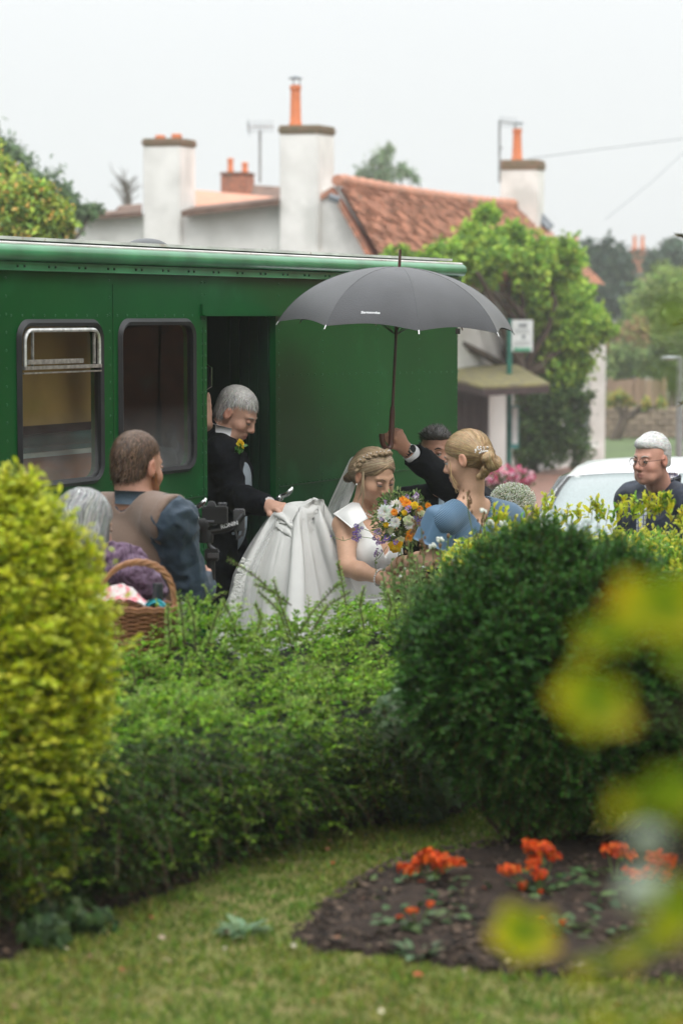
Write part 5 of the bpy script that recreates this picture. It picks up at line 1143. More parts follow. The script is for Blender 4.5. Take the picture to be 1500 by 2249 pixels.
# ---- ivy at the right end of the hedge foot and leafy ground cover along the border
def ivy(name, label, centres, n, ls, cols, z0=0):
    t = empty(name, label, 'plant', centres[0][0], 0); parts = []
    for c, r in centres:
        k = int(n*r/sum(q[1] for q in centres)); pos, nr = ball_pts(k, c, (r, r*.8, r*.9), .55); al = RNG.normal(0, .6, (k, 3)); al[:, 2] -= .7; s = ls*RNG.uniform(.6, 1.3, k)
        nr = nr*.8 + np.array([0, -.5, .35]) + RNG.normal(0, .25, (k, 3))
        for rot in (-.9, 0, .9):   # three lobes
            sd = norm(np.cross(norm(al), norm(nr))); a2 = norm(al)*math.cos(rot) + sd*math.sin(rot)
            parts.append(leaves(pos, a2, nr, s*(1 if rot == 0 else .8), s*.62, palette(k, cols, None, .12) if rot == 0 else palette(k, cols, None, .12), 'oval', .12, .1))
    veg('foliage', parts, m_hl, t); mb = MB()
    for c, r in centres: branch_mb(mb, Vector((c.x, c.y+.1, ZL)), c, .006, .003, .2, 4, 4)
    mb.build('stem', m_twig, t); return t
ic = [(.12, .20, .10), (.16, .25, .13), (.09, .15, .06)]
ivy('ivy', 'trailing ivy with pale green lobed leaves climbing the right end of the long hedge', [(P(900, 1590, 6.85), .085), (P(915, 1650, 6.85), .08), (P(935, 1710, 6.8), .075), (P(905, 1770, 6.85), .07), (P(880, 1540, 6.9), .06), (P(960, 1760, 6.95), .06), (P(870, 1600, 6.8), .05)], 430, .045, ic)
gcv = [G(x, y, ZL) + Vector((0, .04, .035)) for x, y in ((60, 2040), (130, 2010), (215, 1975), (255, 1985), (300, 1960), (350, 1930), (420, 1935), (180, 2060), (95, 2090), (470, 1905), (560, 1868), (640, 1850), (700, 1830), (760, 1815), (830, 1795), (1010, 1765), (900, 1785))]
ivy('ground_cover', 'dark green leafy ground cover creeping along the soil at the hedge foot', [(p, random.uniform(.035, .07)) for p in gcv], 950, .034, [(.055, .11, .035), (.08, .14, .04), (.04, .08, .03)])
# ---- golden shrub at the left
gs_ = empty('golden_shrub', 'large golden-yellow privet bush filling the left edge of the garden', 'shrub', G(60, 2010, ZL), 0)
cx, cy = P(20, 1500, 5.7).x, 5.75
prof_px = [(1045, 40), (1080, 75), (1120, 115), (1160, 160), (1210, 190), (1280, 215), (1360, 232), (1450, 243), (1550, 245), (1640, 232), (1720, 215), (1790, 190), (1850, 165), (1910, 130), (1960, 90)]
pz = [P(20, y, 5.7).z for y, x in prof_px][::-1]; pr = [P(x, y, 5.7).x - cx for y, x in prof_px][::-1]
N4 = 5200; z = RNG.uniform(pz[0], pz[-1], N4*2); r0 = np.interp(z, pz, pr)*1.0; th = RNG.uniform(-math.pi, math.pi, N4*2)
keep = (np.sin(th) < .45) & (RNG.random(N4*2) < (r0/.3).clip(.15, 1)); z, r0, th = z[keep], r0[keep], th[keep]; n = len(z)
rr = r0*(RNG.random(n)**.35) * (1 + .10*np.array([mnoise.noise(Vector((math.cos(t)*3, math.sin(t)*3, q*5))) for t, q in zip(th, z)])); rr = np.maximum(rr - .06, .01)
base = np.stack([cx + rr*np.cos(th)*1.0, cy + rr*np.sin(th)*1.2, z - .04], 1); d = np.stack([np.cos(th), np.sin(th), .9 + RNG.normal(0, .45, n)], 1) + RNG.normal(0, .35, (n, 3))
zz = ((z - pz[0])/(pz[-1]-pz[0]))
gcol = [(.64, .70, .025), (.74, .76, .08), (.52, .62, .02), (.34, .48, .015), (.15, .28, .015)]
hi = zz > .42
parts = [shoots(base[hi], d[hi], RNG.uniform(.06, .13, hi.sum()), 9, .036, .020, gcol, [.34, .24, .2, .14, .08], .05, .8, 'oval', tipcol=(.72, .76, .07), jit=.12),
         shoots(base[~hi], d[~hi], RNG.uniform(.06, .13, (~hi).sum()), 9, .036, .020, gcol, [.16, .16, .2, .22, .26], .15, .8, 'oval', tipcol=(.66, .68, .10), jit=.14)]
for (x, y, hh) in ((15, 1085, 60), (30, 1060, 42), (75, 1110, 40), (150, 1180, 34), (195, 1200, 30), (100, 1120, 30), (-5, 1110, 60), (215, 1240, 26), (50, 1100, 40)):
    for q in range(3):
        b = P(x+random.uniform(-12, 12), y+30, 5.7); parts.append(shoots(np.array([tuple(b)]), np.array([[random.uniform(-.2, .3), 0, 1]]), (hh+30)/932, 11, .026, .014, gcol[:3], None, .02, .7, 'oval', tipcol=(.75, .72, .1)))
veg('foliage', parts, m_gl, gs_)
mb = MB()
for k in range(9): branch_mb(mb, (cx + random.uniform(-.25, .08), cy + random.uniform(-.1, .1), ZL-.03), (cx + random.uniform(-.4, .10), cy + random.uniform(-.1, .2), ZL + random.uniform(.4, .75)), .008, .004, .1)
mb.build('branches', m_twig, gs_)
mb = MB(); mb.lathe([(.05, pz[0]+.16)] + [(max(.02, r*.60), z_) for z_, r in zip(pz[3:-2], pr[3:-2])] + [(.02, pz[-3])], (cx, cy+.05, 0), 20); mb.build('shade_core', mat('painted golden core shade', (.06, .06, .015), .95, scale=40, var=.5, bump=1, bscale=50), gs_)  # solid core, coloured dark for the shade inside the bush
# ---- dark round bush
ys_ = empty('dark_round_bush', 'big dark green ball-shaped bush on thin stems above the flower bed', 'shrub', G(1190, 1850, ZL), 0)
yc = P(1215, 1480, 6.55); RX, RY, RZ = 345/811, .42, 318/811
N5 = 9000; dd = norm(RNG.normal(0, 1, (N5, 3))); dd[:, 1] = -np.abs(dd[:, 1])*np.where(RNG.random(N5) < .8, 1, -1)
lump = np.array([1 + .10*mnoise.noise(Vector(tuple(q*2.2))) + .07*mnoise.noise(Vector(tuple(q*6))) for q in dd])
sh_ = np.where(dd[:, 2] < 0, 1 - .28*np.abs(dd[:, 2])**1.5, 1); rad = RNG.random(N5)**.22*lump*.97
base = np.array(tuple(yc)) + dd*rad[:, None]*np.stack([RX*sh_, RY*sh_, np.full(N5, RZ)*np.where(dd[:, 2] < 0, 1.02, 1)], 1)
parts = [shoots(base, dd + RNG.normal(0, .5, (N5, 3)) + np.array([0, 0, .35]), RNG.uniform(.04, .09, N5), 10, .021, .0115, [(.016, .085, .010), (.028, .125, .013), (.008, .040, .006), (.05, .18, .02)], [.35, .3, .2, .15], .1, .85, tipcol=(.10, .28, .04), jit=.2)]
c2 = P(1500, 1560, 6.55)   # its right shoulder runs out of the picture
N6 = 4200; dd = norm(RNG.normal(0, 1, (N6, 3))); dd[:, 1] = -np.abs(dd[:, 1]); base = np.array(tuple(c2)) + dd*(RNG.random(N6)**.25)[:, None]*np.array([.27, .3, .30])
parts.append(shoots(base, dd + RNG.normal(0, .5, (N6, 3)) + np.array([0, 0, .35]), RNG.uniform(.04, .09, N6), 10, .021, .0115, [(.016, .085, .010), (.028, .125, .013), (.008, .040, .006)], None, .1, .85, tipcol=(.10, .28, .04), jit=.2))
veg('foliage', parts, m_yl, ys_)
mb = MB()
for k in range(20):
    b = G(random.uniform(1110, 1290), random.uniform(1835, 1880), ZL); t_ = yc + Vector((random.uniform(-.34, .42), random.uniform(-.2, .2), random.uniform(-.25, .1))); branch_mb(mb, b, t_, .009, .004, .06, 6)
for k in range(14):
    b = G(random.uniform(1300, 1520), random.uniform(1830, 1850), ZL); t_ = c2 + Vector((random.uniform(-.2, .3), random.uniform(-.2, .2), random.uniform(-.25, .1))); branch_mb(mb, b, t_, .009, .004, .06, 6)
mb.build('branches', m_twig, ys_)
mb = MB(); mb.sphere(yc - Vector((0, 0, .02)), (RX*.72, RY*.7, RZ*.70), 20); mb.sphere(c2, (.22, .24, .22), 16); mb.build('shade_core', mat('painted core shade'), ys_)  # solid cores whose dark colour stands for shade between the leaves
# ---- yellow-variegated hedge behind
eu = empty('variegated_shrub', 'upright evergreen shrub with yellow-splashed leaves in front of the white car', 'shrub', P(1250, 1400, 8.5), 0); eu.location.z = ZL
N7 = 3600; px_ = RNG.uniform(985, 1560, N7); topy = np.interp(px_, [960, 1000, 1060, 1120, 1200, 1300, 1400, 1500, 1560], [1275, 1245, 1228, 1218, 1214, 1216, 1216, 1214, 1212]); yy = topy + RNG.random(N7)**1.3*np.where(px_ > 1240, 300, 150); YY = 8.45 + RNG.uniform(-.3, .4, N7) - (yy-topy)*.0012
base = np.array([tuple(P(a_, b_, c_)) for a_, b_, c_ in zip(px_, yy, YY)]); d = np.stack([RNG.normal(0, .35, N7), RNG.normal(-.2, .35, N7), np.ones(N7)], 1)
pat = RNG.random(N7) < np.where(yy-topy < 60, .45, .10)
yel = [(.75, .70, .05), (.68, .68, .08), (.50, .60, .06), (.34, .5, .06)]; grn = [(.18, .38, .05), (.24, .45, .06), (.12, .27, .04), (.34, .52, .08)]
parts = [shoots(base[pat], d[pat], RNG.uniform(.06, .12, pat.sum()), 10, .034, .017, yel, None, .0, .55, 'oval', tipcol=(.68, .64, .10), jit=.12), shoots(base[~pat], d[~pat], RNG.uniform(.05, .10, (~pat).sum()), 10, .034, .017, grn, None, .0, .55, 'oval', jit=.14)]
for (x, y) in ((1095, 1115), (1105, 1135), (1165, 1118), (1205, 1090), (1180, 1125), (1230, 1125), (1300, 1098), (1315, 1110), (1345, 1115), (1395, 1105), (1430, 1100), (1450, 1090), (1468, 1088), (1260, 1115), (1375, 1095), (1485, 1120), (1140, 1140), (1070, 1145), (1415, 1090)):
    for q in range(4):
        L_ = random.uniform(.05, .09); b = P(x+random.uniform(-16, 16), y+L_*625*.9, 8.4); yl = random.random() < .7; parts.append(shoots(np.array([tuple(b)]), np.array([[random.uniform(-.25, .3), 0, 1]]), L_, 9, .034, .016, yel[:3] if yl else grn, None, .0, .5, 'oval'))
veg('foliage', parts, m_gl, eu); mb = MB()
for k in range(16): b = HA(0, 0); q = P(random.uniform(980, 1560), 1230, 8.5); branch_mb(mb, (q.x, q.y, ZL-.9), q, .012, .005, .06)
mb.build('branches', m_twig, eu)
q0, q1 = P(1000, 1250, 8.6), P(1620, 1230, 8.6); mb = MB(); mb.box(((q0.x+q1.x)/2, 8.62, (.4+q0.z)/2), (q1.x-q0.x, .35, q0.z-.4)); mb.build('shade_core', mat('painted core shade'), eu, bevel=.06)  # solid box behind the leaves, shade put into its dark colour
# ---- wild flower stems in front of the bridesmaid
wf = empty('wild_flowers', 'loose tangle of tall stems with small white and brown heads before the bride', 'plant', P(920, 1400, 8.2), 0); wf.location.z = ZL; ms = MB(); parts = []; wh = MB(); br = MB()
for k in range(70):
    x0 = random.uniform(860, 1010); x1 = x0 + random.uniform(-35, 30); yt = random.choice([random.uniform(1190, 1290), random.uniform(1230, 1330)]) - max(0, (x1-950)*.35); Yd = random.uniform(7.9, 8.5)
    path = [(x0, 1420, Yd), ((x0+x1)/2+random.uniform(-8, 8), (1400+yt)/2, Yd), (x1, yt, Yd)]; parts.append(spray(path, 16, random.uniform(.022, .036), [(.20, .30, .10), (.26, .36, .13), (.15, .24, .06)], .9, ms))
    if random.random() < .14: wh.sphere(P(x1, yt-3, Yd), (.006, .006, .005), 7)
    elif random.random() < .3: br.sphere(P(x1, yt-3, Yd), (.006, .006, .010), 6)
for x, y in ((967, 1186), (950, 1200), (1062, 1122), (1077, 1148), (1105, 1150)):
    p = P(x, y, 8.3); ms.tube([P(x+8, 1330, 8.3), P(x+3, y+60, 8.3), p], .0018, 4)
    for q in range(9): wh.sphere(p + Vector((random.uniform(-.011, .011), random.uniform(-.008, .008), random.uniform(-.006, .008))), .0055, 6)
for path in ([(1095, 1290, 8.2), (1040, 1180, 8.2), (1028, 1120, 8.2), (1026, 1080, 8.2)], [(1060, 1290, 8.2), (1052, 1190, 8.2), (1060, 1130, 8.2)], [(905, 1340, 8.1), (900, 1250, 8.1), (908, 1170, 8.1), (916, 1130, 8.1)], [(940, 1330, 8.1), (930, 1230, 8.1), (925, 1160, 8.1)], [(890, 1350, 8.1), (905, 1260, 8.1), (895, 1180, 8.1)]):
    ms.tube([P(*q) for q in path], .0018, 4)
    for q in range(16): t = random.random(); a, b = path[-2], path[-1]; br.sphere(P(a[0]+(b[0]-a[0])*t+random.uniform(-9, 9), a[1]+(b[1]-a[1])*t+random.uniform(-9, 9), a[2]), (.004, .004, .007), 5)
veg('foliage', parts, m_hl, wf); ms.build('stem', mat('green stem', (.16, .22, .07), .7), wf); o = wh.build('white_flower', mat('white petal', (.72, .74, .68), .7), wf); o['kind'] = 'stuff'; o = br.build('seed_head', mat('brown seed head', (.22, .12, .06), .8), wf); o['kind'] = 'stuff'
# ---- orange-red bedding flowers
m_op = mat_leaf('orange petals', .45, .25, .3); m_bl = mat_leaf('bedding leaf', .5, .2, .4)
def bedding(label, heads, foot, leafc=(.07, .13, .045)):
    r = empty('bedding_flower', label, 'flower', G(foot[0], foot[1], ZL), 0, 'orange-red flowers in the bed'); f0 = r.location; Yb = f0.y; ms = MB()
    for (x, y, rad) in heads:
        c = P(x, y, Yb + random.uniform(-.04, .04)); n = int(26 + rad*1.2); R0 = rad/F*Yb; pos, nr = ball_pts(n, c, (R0*.8, R0*.8, R0*.62), .45, .8); al = nr*.4 + RNG.normal(0, 1, (n, 3))
        V = leaves(pos, al, nr, R0*.62, R0*.6, palette(n, [(.72, .075, .008), (.82, .12, .01), (.60, .05, .006), (.78, .17, .015)], None, .12).clip(0, 1), 'oval', .2, .2)
        veg('flower_head', V, m_op, r, None); ms.tube([c, f0.lerp(c, .4) + Vector((0, 0, .01)), f0], .0025, 5)
    ms.build('stem', mat('green stem'), r)
    n = 46; pos = np.array(tuple(f0)) + np.stack([RNG.normal(0, .06, n), RNG.normal(0, .05, n), RNG.uniform(.005, .06, n)], 1); al = RNG.normal(0, 1, (n, 3)); al[:, 2] = .3
    veg('leaves', leaves(pos, al, RNG.normal(0, .3, (n, 3)) + np.array([0, 0, 1]), .035, .022, palette(n, [leafc, (.10, .17, .05)]), 'oval', .1, .2), m_bl, r, None)
bedding('spreading cluster of orange-red flower heads at the left rear of the bed', [(905, 1915, 22), (945, 1885, 26), (975, 1895, 22), (1005, 1898, 17), (925, 1895, 20), (960, 1905, 18), (880, 1905, 12)], (930, 1960))
bedding('tall orange-red flower cluster below the centre of the dark round bush', [(1165, 1862, 22), (1195, 1870, 26), (1215, 1885, 18), (1125, 1915, 20), (1105, 1912, 14), (1175, 1900, 22), (1185, 1925, 18), (1148, 1948, 15), (1188, 1962, 9)], (1185, 1985), (.06, .12, .05))
bedding('orange-red flower head standing right of the centre cluster', [(1335, 1870, 20), (1360, 1872, 24), (1385, 1882, 16)], (1350, 1960))
bedding('orange-red flower heads in front near the right edge of the bed', [(1440, 1890, 24), (1465, 1895, 22), (1430, 1918, 24), (1395, 1925, 18), (1460, 1925, 18), (1375, 1915, 12)], (1400, 2000))
bedding('small orange flower with few petals in the open soil', [(905, 2003, 13), (945, 1988, 11), (878, 2015, 8), (912, 2042, 8)], (918, 2060))
bedding('tiny cluster of red buds beside the blurred leaf', [(1222, 2040, 8), (1235, 2027, 8), (1248, 2037, 8), (1220, 2060, 8), (1190, 2015, 7)], (1250, 2080))
# small weeds and leaf litter
def weed(label, px, py, n, ls, col, name='weed'):
    r = empty(name, label, 'weed', G(px, py, ZL), 0); p = np.array(tuple(r.location)); th = RNG.uniform(0, 6.28, n); al = np.stack([np.cos(th), np.sin(th), RNG.uniform(.25, 1.1, n)], 1); s = ls*RNG.uniform(.5, 1.2, n)
    V = leaves(p + np.stack([.02*np.cos(th), .02*np.sin(th), np.full(n, .005)], 1), al, np.stack([-np.cos(th)*.4, -np.sin(th)*.4, np.ones(n)], 1), s, s*.36, palette(n, [col]), 'oval', .2, .3); veg('leaves', V, m_bl, r, None)
weed('pale green rosette weed growing in the lawn left of the flower bed', 533, 2055, 40, .052, (.16, .27, .14)); weed('small green weed at the left of the flower bed', 850, 2000, 20, .05, (.07, .14, .04)); weed('low dark weed in the middle of the bed soil', 1000, 2000, 34, .07, (.05, .10, .035)); weed('leafy weed at the front edge of the bed', 915, 2105, 22, .05, (.12, .2, .09)); weed('green weed under the left rear flower cluster', 880, 1955, 22, .05, (.08, .16, .04))
weed('dark seedling at the right part of the bed', 1350, 2030, 30, .07, (.05, .10, .04))
n = 150; xy = []
while len(xy) < n:
    x, y = RNG.uniform(-1.2, 1.4), RNG.uniform(4.9, 7.8)
    if abs(x) < .16*y: xy.append((x, y, lz(x, y)+.022))
cl_ = palette(n, [(.35, .14, .06), (.25, .15, .08), (.5, .42, .3), (.45, .08, .03), (.3, .24, .12)], None, .2)
th = RNG.uniform(0, 6.28, n); veg('fallen_leaves', leaves(np.array(xy), np.stack([np.cos(th), np.sin(th), np.zeros(n)], 1), np.array([0, 0, 1.]) + RNG.normal(0, .3, (n, 3)), RNG.uniform(.012, .035, n), .014, cl_.clip(0, 1), 'oval', .2, .1), m_bl)
# ---- the out-of-focus vine hanging before the lens on the right
vine = empty('vine', 'blurred foreground vine with large yellow and orange-edged leaves down the right side', 'plant', P(1560, 1500, 1.55), 0)
m_vl = bpy.data.materials.new('autumn vine leaf'); m_vl.use_nodes = True; t = m_vl.node_tree; b = t.nodes['Principled BSDF']; L_ = t.links
tcn = nd(t, 'ShaderNodeTexCoord'); sp = nd(t, 'ShaderNodeSeparateXYZ'); L_.new(tcn.outputs['Object'], sp.inputs[0]); n1 = nd(t, 'ShaderNodeTexNoise', Scale=25, Detail=3); L_.new(tcn.outputs['Object'], n1.inputs['Vector'])
ln = nd(t, 'ShaderNodeVectorMath', operation='LENGTH'); L_.new(tcn.outputs['Object'], ln.inputs[0]); r1 = nd(t, 'ShaderNodeMapRange'); L_.new(ln.outputs['Value'], r1.inputs['Value']); r1.inputs['From Min'].default_value = .008; r1.inputs['From Max'].default_value = .042
ad_ = nd(t, 'ShaderNodeMath', operation='MULTIPLY_ADD'); L_.new(n1.outputs['Fac'], ad_.inputs[0]); ad_.inputs[1].default_value = .7; ad_.inputs[2].default_value = -.35; a2 = nd(t, 'ShaderNodeMath', operation='ADD'); L_.new(r1.outputs[0], a2.inputs[0]); L_.new(ad_.outputs[0], a2.inputs[1])
cr = nd(t, 'ShaderNodeValToRGB'); cr.color_ramp.elements[0].color = (.16, .30, .012, 1); cr.color_ramp.elements[1].color = (.70, .13, .008, 1); cr.color_ramp.elements[1].position = 1.0; e = cr.color_ramp.elements.new(.45); e.color = (.62, .56, .010, 1); e = cr.color_ramp.elements.new(.8); e.color = (.70, .36, .01, 1)
L_.new(a2.outputs[0], cr.inputs[0]); L_.new(cr.outputs[0], b.inputs['Base Color']); b.inputs['Roughness'].default_value = .45; tr = nd(t, 'ShaderNodeBsdfTranslucent'); L_.new(cr.outputs[0], tr.inputs[0]); mx = nd(t, 'ShaderNodeMixShader'); mx.inputs[0].default_value = .38; L_.new(b.outputs[0], mx.inputs[1]); L_.new(tr.outputs[0], mx.inputs[2]); L_.new(mx.outputs[0], t.nodes['Material Output'].inputs[0])
def vine_leaf(px, py, Y, wpx, hpx, rot, tilt=.3, green=0):
    """lobed leaf, outline of five points, with a little cup; its size given in pixels of the photograph"""
    k = 40; sx, sz = wpx/F*Y/2*.84, hpx/F*Y/2*.84; V = [(0, 0, 0)]
    for ring in (.35, .7, 1.0):
        for i in range(k):
            a = 2*math.pi*i/k; lob = 1 + .16*math.cos(5*a+.4)*ring + .04*math.cos(11*a); x, z = math.cos(a)*sx*lob*ring, math.sin(a)*sz*lob*ring; V.append((x, -.006*ring*ring + .003*math.sin(3*a)*ring, z))
    f3 = [(0, 1+(i+1) % k, 1+i) for i in range(k)]; f4 = [(1+r*k+i, 1+r*k+(i+1) % k, 1+(r+1)*k+(i+1) % k, 1+(r+1)*k+i) for r in range(2) for i in range(k)]
    me = np_mesh('leaf', V, [np.array(f3), np.array(f4)]); me.materials.append(m_vl); o = bpy.data.objects.new('leaf', me); COL.objects.link(o); o.parent = vine; o.location = P(px, py, Y) - vine.location; o.rotation_euler = (tilt, rot, random.uniform(-.3, .3)); return o
for a in ((1455, 1330, 1.5, 300, 150, .25, .2), (1340, 1380, 1.45, 190, 110, -.3, .3), (1470, 1290, 1.6, 260, 110, -.1, .4), (1305, 1535, 1.5, 215, 150, .5, .2), (1300, 1560, 1.52, 110, 130, .1, .2), (1430, 1752, 1.4, 230, 85, -.05, .3), (1480, 1735, 1.42, 160, 110, .2, .1),
          (1148, 2045, 1.9, 180, 150, .4, .2), (1330, 2105, 1.7, 200, 75, -.35, .5), (1420, 2060, 1.6, 190, 90, -.6, .5), (1490, 1990, 1.4, 130, 190, .2, .2), (1400, 2240, 1.5, 260, 70, .05, .5), (1495, 1740, 1.35, 70, 160, 0, .1), (1475, 820, 1.25, 70, 60, .3, .2), (1470, 700, 1.25, 110, 60, .4, .4), (1490, 650, 1.3, 90, 60, .1, .4), (1500, 1440, 1.5, 120, 80, .6, .3)): vine_leaf(*a)
mb = MB(); mb.sphere(P(1425, 1848, 1.45), (.013, .013, .010), 12); mb.build('berry', mat('pale bloom berry', (.30, .36, .28), .5), vine); mb = MB(); mb.sphere(P(1420, 1960, 1.5), (.018, .014, .012), 12); mb.build('berry', mat('pale bloom berry'), vine)
mb = MB(); mb.tube([P(1620, 500, 1.5), P(1570, 1100, 1.52), P(1545, 1500, 1.55), P(1560, 1900, 1.5), P(1600, 2700, 1.5), P(1650, 5200, 1.5)], [.004, .005, .006, .007, .008, .009], 6)
for a in ((1440, 1330, 1.5), (1305, 1535, 1.5), (1430, 1752, 1.4), (1148, 2045, 1.9), (1330, 2105, 1.7), (1425, 1848, 1.45), (1475, 820, 1.25), (1470, 700, 1.25), (1400, 2240, 1.5)): mb.tube([P(1555, a[1]+60, 1.52), P(*a)], [.0015, .001], 4)
mb.build('stem', m_twig, vine)
# dark twig tips poking in at the right edge, nearly sharp
tw = empty('twig', 'dark spiky twig tips poking in at the right edge of the picture', 'twig', P(1560, 700, 7.5), 0); mb = MB()
for pts_ in ([(1580, 500, 7.5), (1515, 522, 7.5), (1487, 518, 7.5)], [(1580, 660, 7.5), (1520, 702, 7.5), (1478, 716, 7.5)], [(1580, 850, 7.5), (1515, 868, 7.5), (1494, 890, 7.5)], [(1580, 500, 7.5), (1590, 900, 7.5), (1600, 1300, 7.6)]): mb.tube([P(*q) for q in pts_], [.006, .005, .002], 5)
mb.build('stem', m_twig, tw); parts = []
for a, b in (((1580, 500), (1487, 518)), ((1580, 660), (1478, 716)), ((1580, 850), (1494, 890))):
    t = RNG.random(60); pos = np.array([tuple(P(a[0]+(b[0]-a[0])*q, a[1]+(b[1]-a[1])*q, 7.5)) for q in t]); parts.append(leaves(pos, RNG.normal(0, .6, (60, 3)) + np.array([-1, 0, 0]), RNG.normal(0, 1, (60, 3)), .018, .004, palette(60, [(.05, .055, .02), (.2, .16, .02)])))
veg('needles', parts, m_yl, tw)
# ================================================================== PEOPLE
def V3(a): return np.array(tuple(a), float)
class Fig:
    """a figure laid out by its joints; builds one continuous body and the clothes over it"""
    def __init__(s, label, neck, face, headc, look, sc=1.0, hs=1.0, fem=False, up=(0, 0, 1), lean=(0, 0, 0), foot_z=0, roll=0, **j):
        s.sc, s.hs, s.fem = sc, hs, fem; s.N = Vector(neck); f = Vector(face); f.z = 0; s.Fw = f.normalized(); s.U = (Vector((0, 0, 1)) + Vector(lean)).normalized()
        s.R = s.Fw.cross(s.U).normalized(); s.Fw = s.U.cross(s.R).normalized(); s.M = np.array([[s.R.x, s.Fw.x, s.U.x], [s.R.y, s.Fw.y, s.U.y], [s.R.z, s.Fw.z, s.U.z]])
        s.hc = Vector(headc); s.HM = rotm(look)
        if roll: s.HM = s.HM @ np.array([[math.cos(roll), 0, math.sin(roll)], [0, 1, 0], [-math.sin(roll), 0, math.cos(roll)]])
        w = .165 if fem else .19; g = lambda r, fw, u: s.N + s.R*r*sc + s.Fw*fw*sc + s.U*u*sc
        s.j = dict(rs=g(w, 0, -.075), ls=g(-w, 0, -.075), chest=g(0, .015, -.19), belly=g(0, .01, -.38), pel=g(0, 0, -.55), rh=g(.09, 0, -.60), lh=g(-.09, 0, -.60),
                   re=g(w+.05, -.02, -.36), le=g(-w-.05, -.02, -.36), rw=g(w+.04, .1, -.60), lw=g(-w-.04, .1, -.60))
        for k, v in j.items(): s.j[k] = Vector(v)
        s.foot = foot_z; s.root = empty('person', label, 'person', (s.N.x, s.N.y, foot_z))
        h = s.j['rh'].z; 
        for side, k in (('r', 1), ('l', -1)):
            hp = s.j[side+'h']; fx = Vector((s.N.x, s.N.y, 0)) + Vector((s.R.x, s.R.y, 0))*k*.10
            s.j[side+'k'] = Vector((fx.x, fx.y, foot_z + (h-foot_z)*.52)) + s.Fw*.02; s.j[side+'a'] = Vector((fx.x, fx.y, foot_z+.09))
    def torso(s, v, inf=0, arms='both', legs=True, k=.04):
        c = s.sc; m = s.M; j = s.j; fem = s.fem
        if fem:
            v.ell(j['chest'], np.array([.145, .10, .15])*c+inf, m, k); v.ell(j['belly'], np.array([.118, .088, .13])*c+inf, m, .05); v.ell(j['pel'], np.array([.165, .115, .13])*c+inf, m, .05)
            for q in (-1, 1): v.ell(j['chest'] + s.R*.062*q*c + s.Fw*.075*c - s.U*.015, np.array([.058, .048, .058])*c+inf, m, .03)
        else:
            v.ell(j['chest'], np.array([.172, .115, .165])*c+inf, m, k); v.ell(j['belly'], np.array([.152, .115, .16])*c+inf, m, .05); v.ell(j['pel'], np.array([.168, .122, .13])*c+inf, m, .05)
        r0 = .052 if fem else .066
        for a in ('rs', 'ls'): v.cap(s.N - s.U*.01, j[a], .040*c+inf*.8, r0*c+inf, .035)
        if legs:
            for a in 'rl': v.chain([j[a+'h'], j[a+'k'], j[a+'a']], [.088*c+inf, .058*c+inf, .040*c+inf], .04)
    def arm(s, v, a, inf=0, lo=True, hi=True, k=.025, e=1.0):
        c = s.sc; j = s.j; r = (.048, .038, .026) if s.fem else (.056, .045, .030)
        if hi: v.cap(j[a+'s'], j[a+'e'], (r[0]*c+inf), (r[1]*c+inf)*e, k)
        if lo: v.chain([j[a+'e'], j[a+'e'].lerp(j[a+'w'], .35), j[a+'w']], [(r[1]*c+inf)*e, (r[1]*1.0*c+inf)*e, r[2]*c+inf], k)
    def build_body(s, skin, lips, hands, h=.0052, age=0, beard=None, jowl=0):
        v = Vol(); head(v, s.HM, s.hc, s.hs, s.fem, age, jowl); hc = V3(s.hc); M = s.HM
        nb = s.N - s.U*.03; nt = hc + M @ np.array([0, -.025, -.055]); v.chain([nb, Vector(nb).lerp(Vector(nt), .5), Vector(nt)], [.060*s.sc if not s.fem else .046*s.sc, (.056 if not s.fem else .041)*s.sc, (.056 if not s.fem else .043)*s.sc], .03)
        s.torso(v, 0)
        for a in 'rl': s.arm(v, a)
        for a in 'rl': v.cap(s.j[a+'a'], s.j[a+'a'] + s.Fw*.15 - Vector((0, 0, .05)), .038, .03, .03)
        for hd in hands: hd(v)
        V, f = v.extract(h); C_ = face_cols(V, M, hc, s.hs, skin, lips, age, beard)
        rs = np.random.default_rng(3); s.body = link('body', np_mesh('body', V, f, True, C_.clip(0, 1)), SKINM(), s.root); return s.body
    def garment(s, name, vol, m, h=.0065, fold=0, fsc=14, stretch=(1, 1, 1), cut=None, seed=0, soft=0, parent=None):
        V, f = vol.extract(h); N = vnormals(V, f)
        if fold:
            V = folds(V, N, fold, fsc, stretch, seed); V = folds(V, N, fold*.5, fsc*2.3, stretch, seed+9, False)
        if cut is not None:
            keep = ~cut(V); fk = keep[f].all(1); f = f[fk]
            used = np.unique(f); mp = -np.ones(len(V), int); mp[used] = np.arange(len(used)); V = V[used]; f = mp[f]
        return link(name, np_mesh(name, V, f), m, parent or s.root)
    def hairdo(s, vol, m, flow, n, length, width, seg, cols, h=.0045, noise_=.0015, nsc=60, lift=0, cut=None, parent=None):
        V, f = vol.extract(h); N = vnormals(V, f); V2 = folds(V, N, noise_, nsc, (1, 1, .5)); me = np_mesh('hair', V2, f)
        cc = palette(len(V), cols, None, .05); a = me.color_attributes.new('col', 'FLOAT_COLOR', 'POINT'); c4 = np.ones((len(V), 4)); c4[:, :3] = np.array(cols).mean(0); a.data.foreach_set('color', c4.astype(np.float32).ravel())
        o = link('hair', me, m, parent or s.root)
        sv, sf, sc_ = hair_strands(V2, N, flow, n, length, width, seg, cols, lift); st = link('strands', np_mesh('strands', sv, sf, False, sc_), m, o); st['kind'] = 'stuff'; return o
    def L(s, x, y, z): return Vector(V3(s.hc) + s.HM @ (np.array([x, y, z])*s.hs))
def hair_mat(name, rough=.45): return mat(name, (1, 1, 1), rough, var=.12, scale=70, attr=True, spec=.4, stretch=(1, 1, .3))
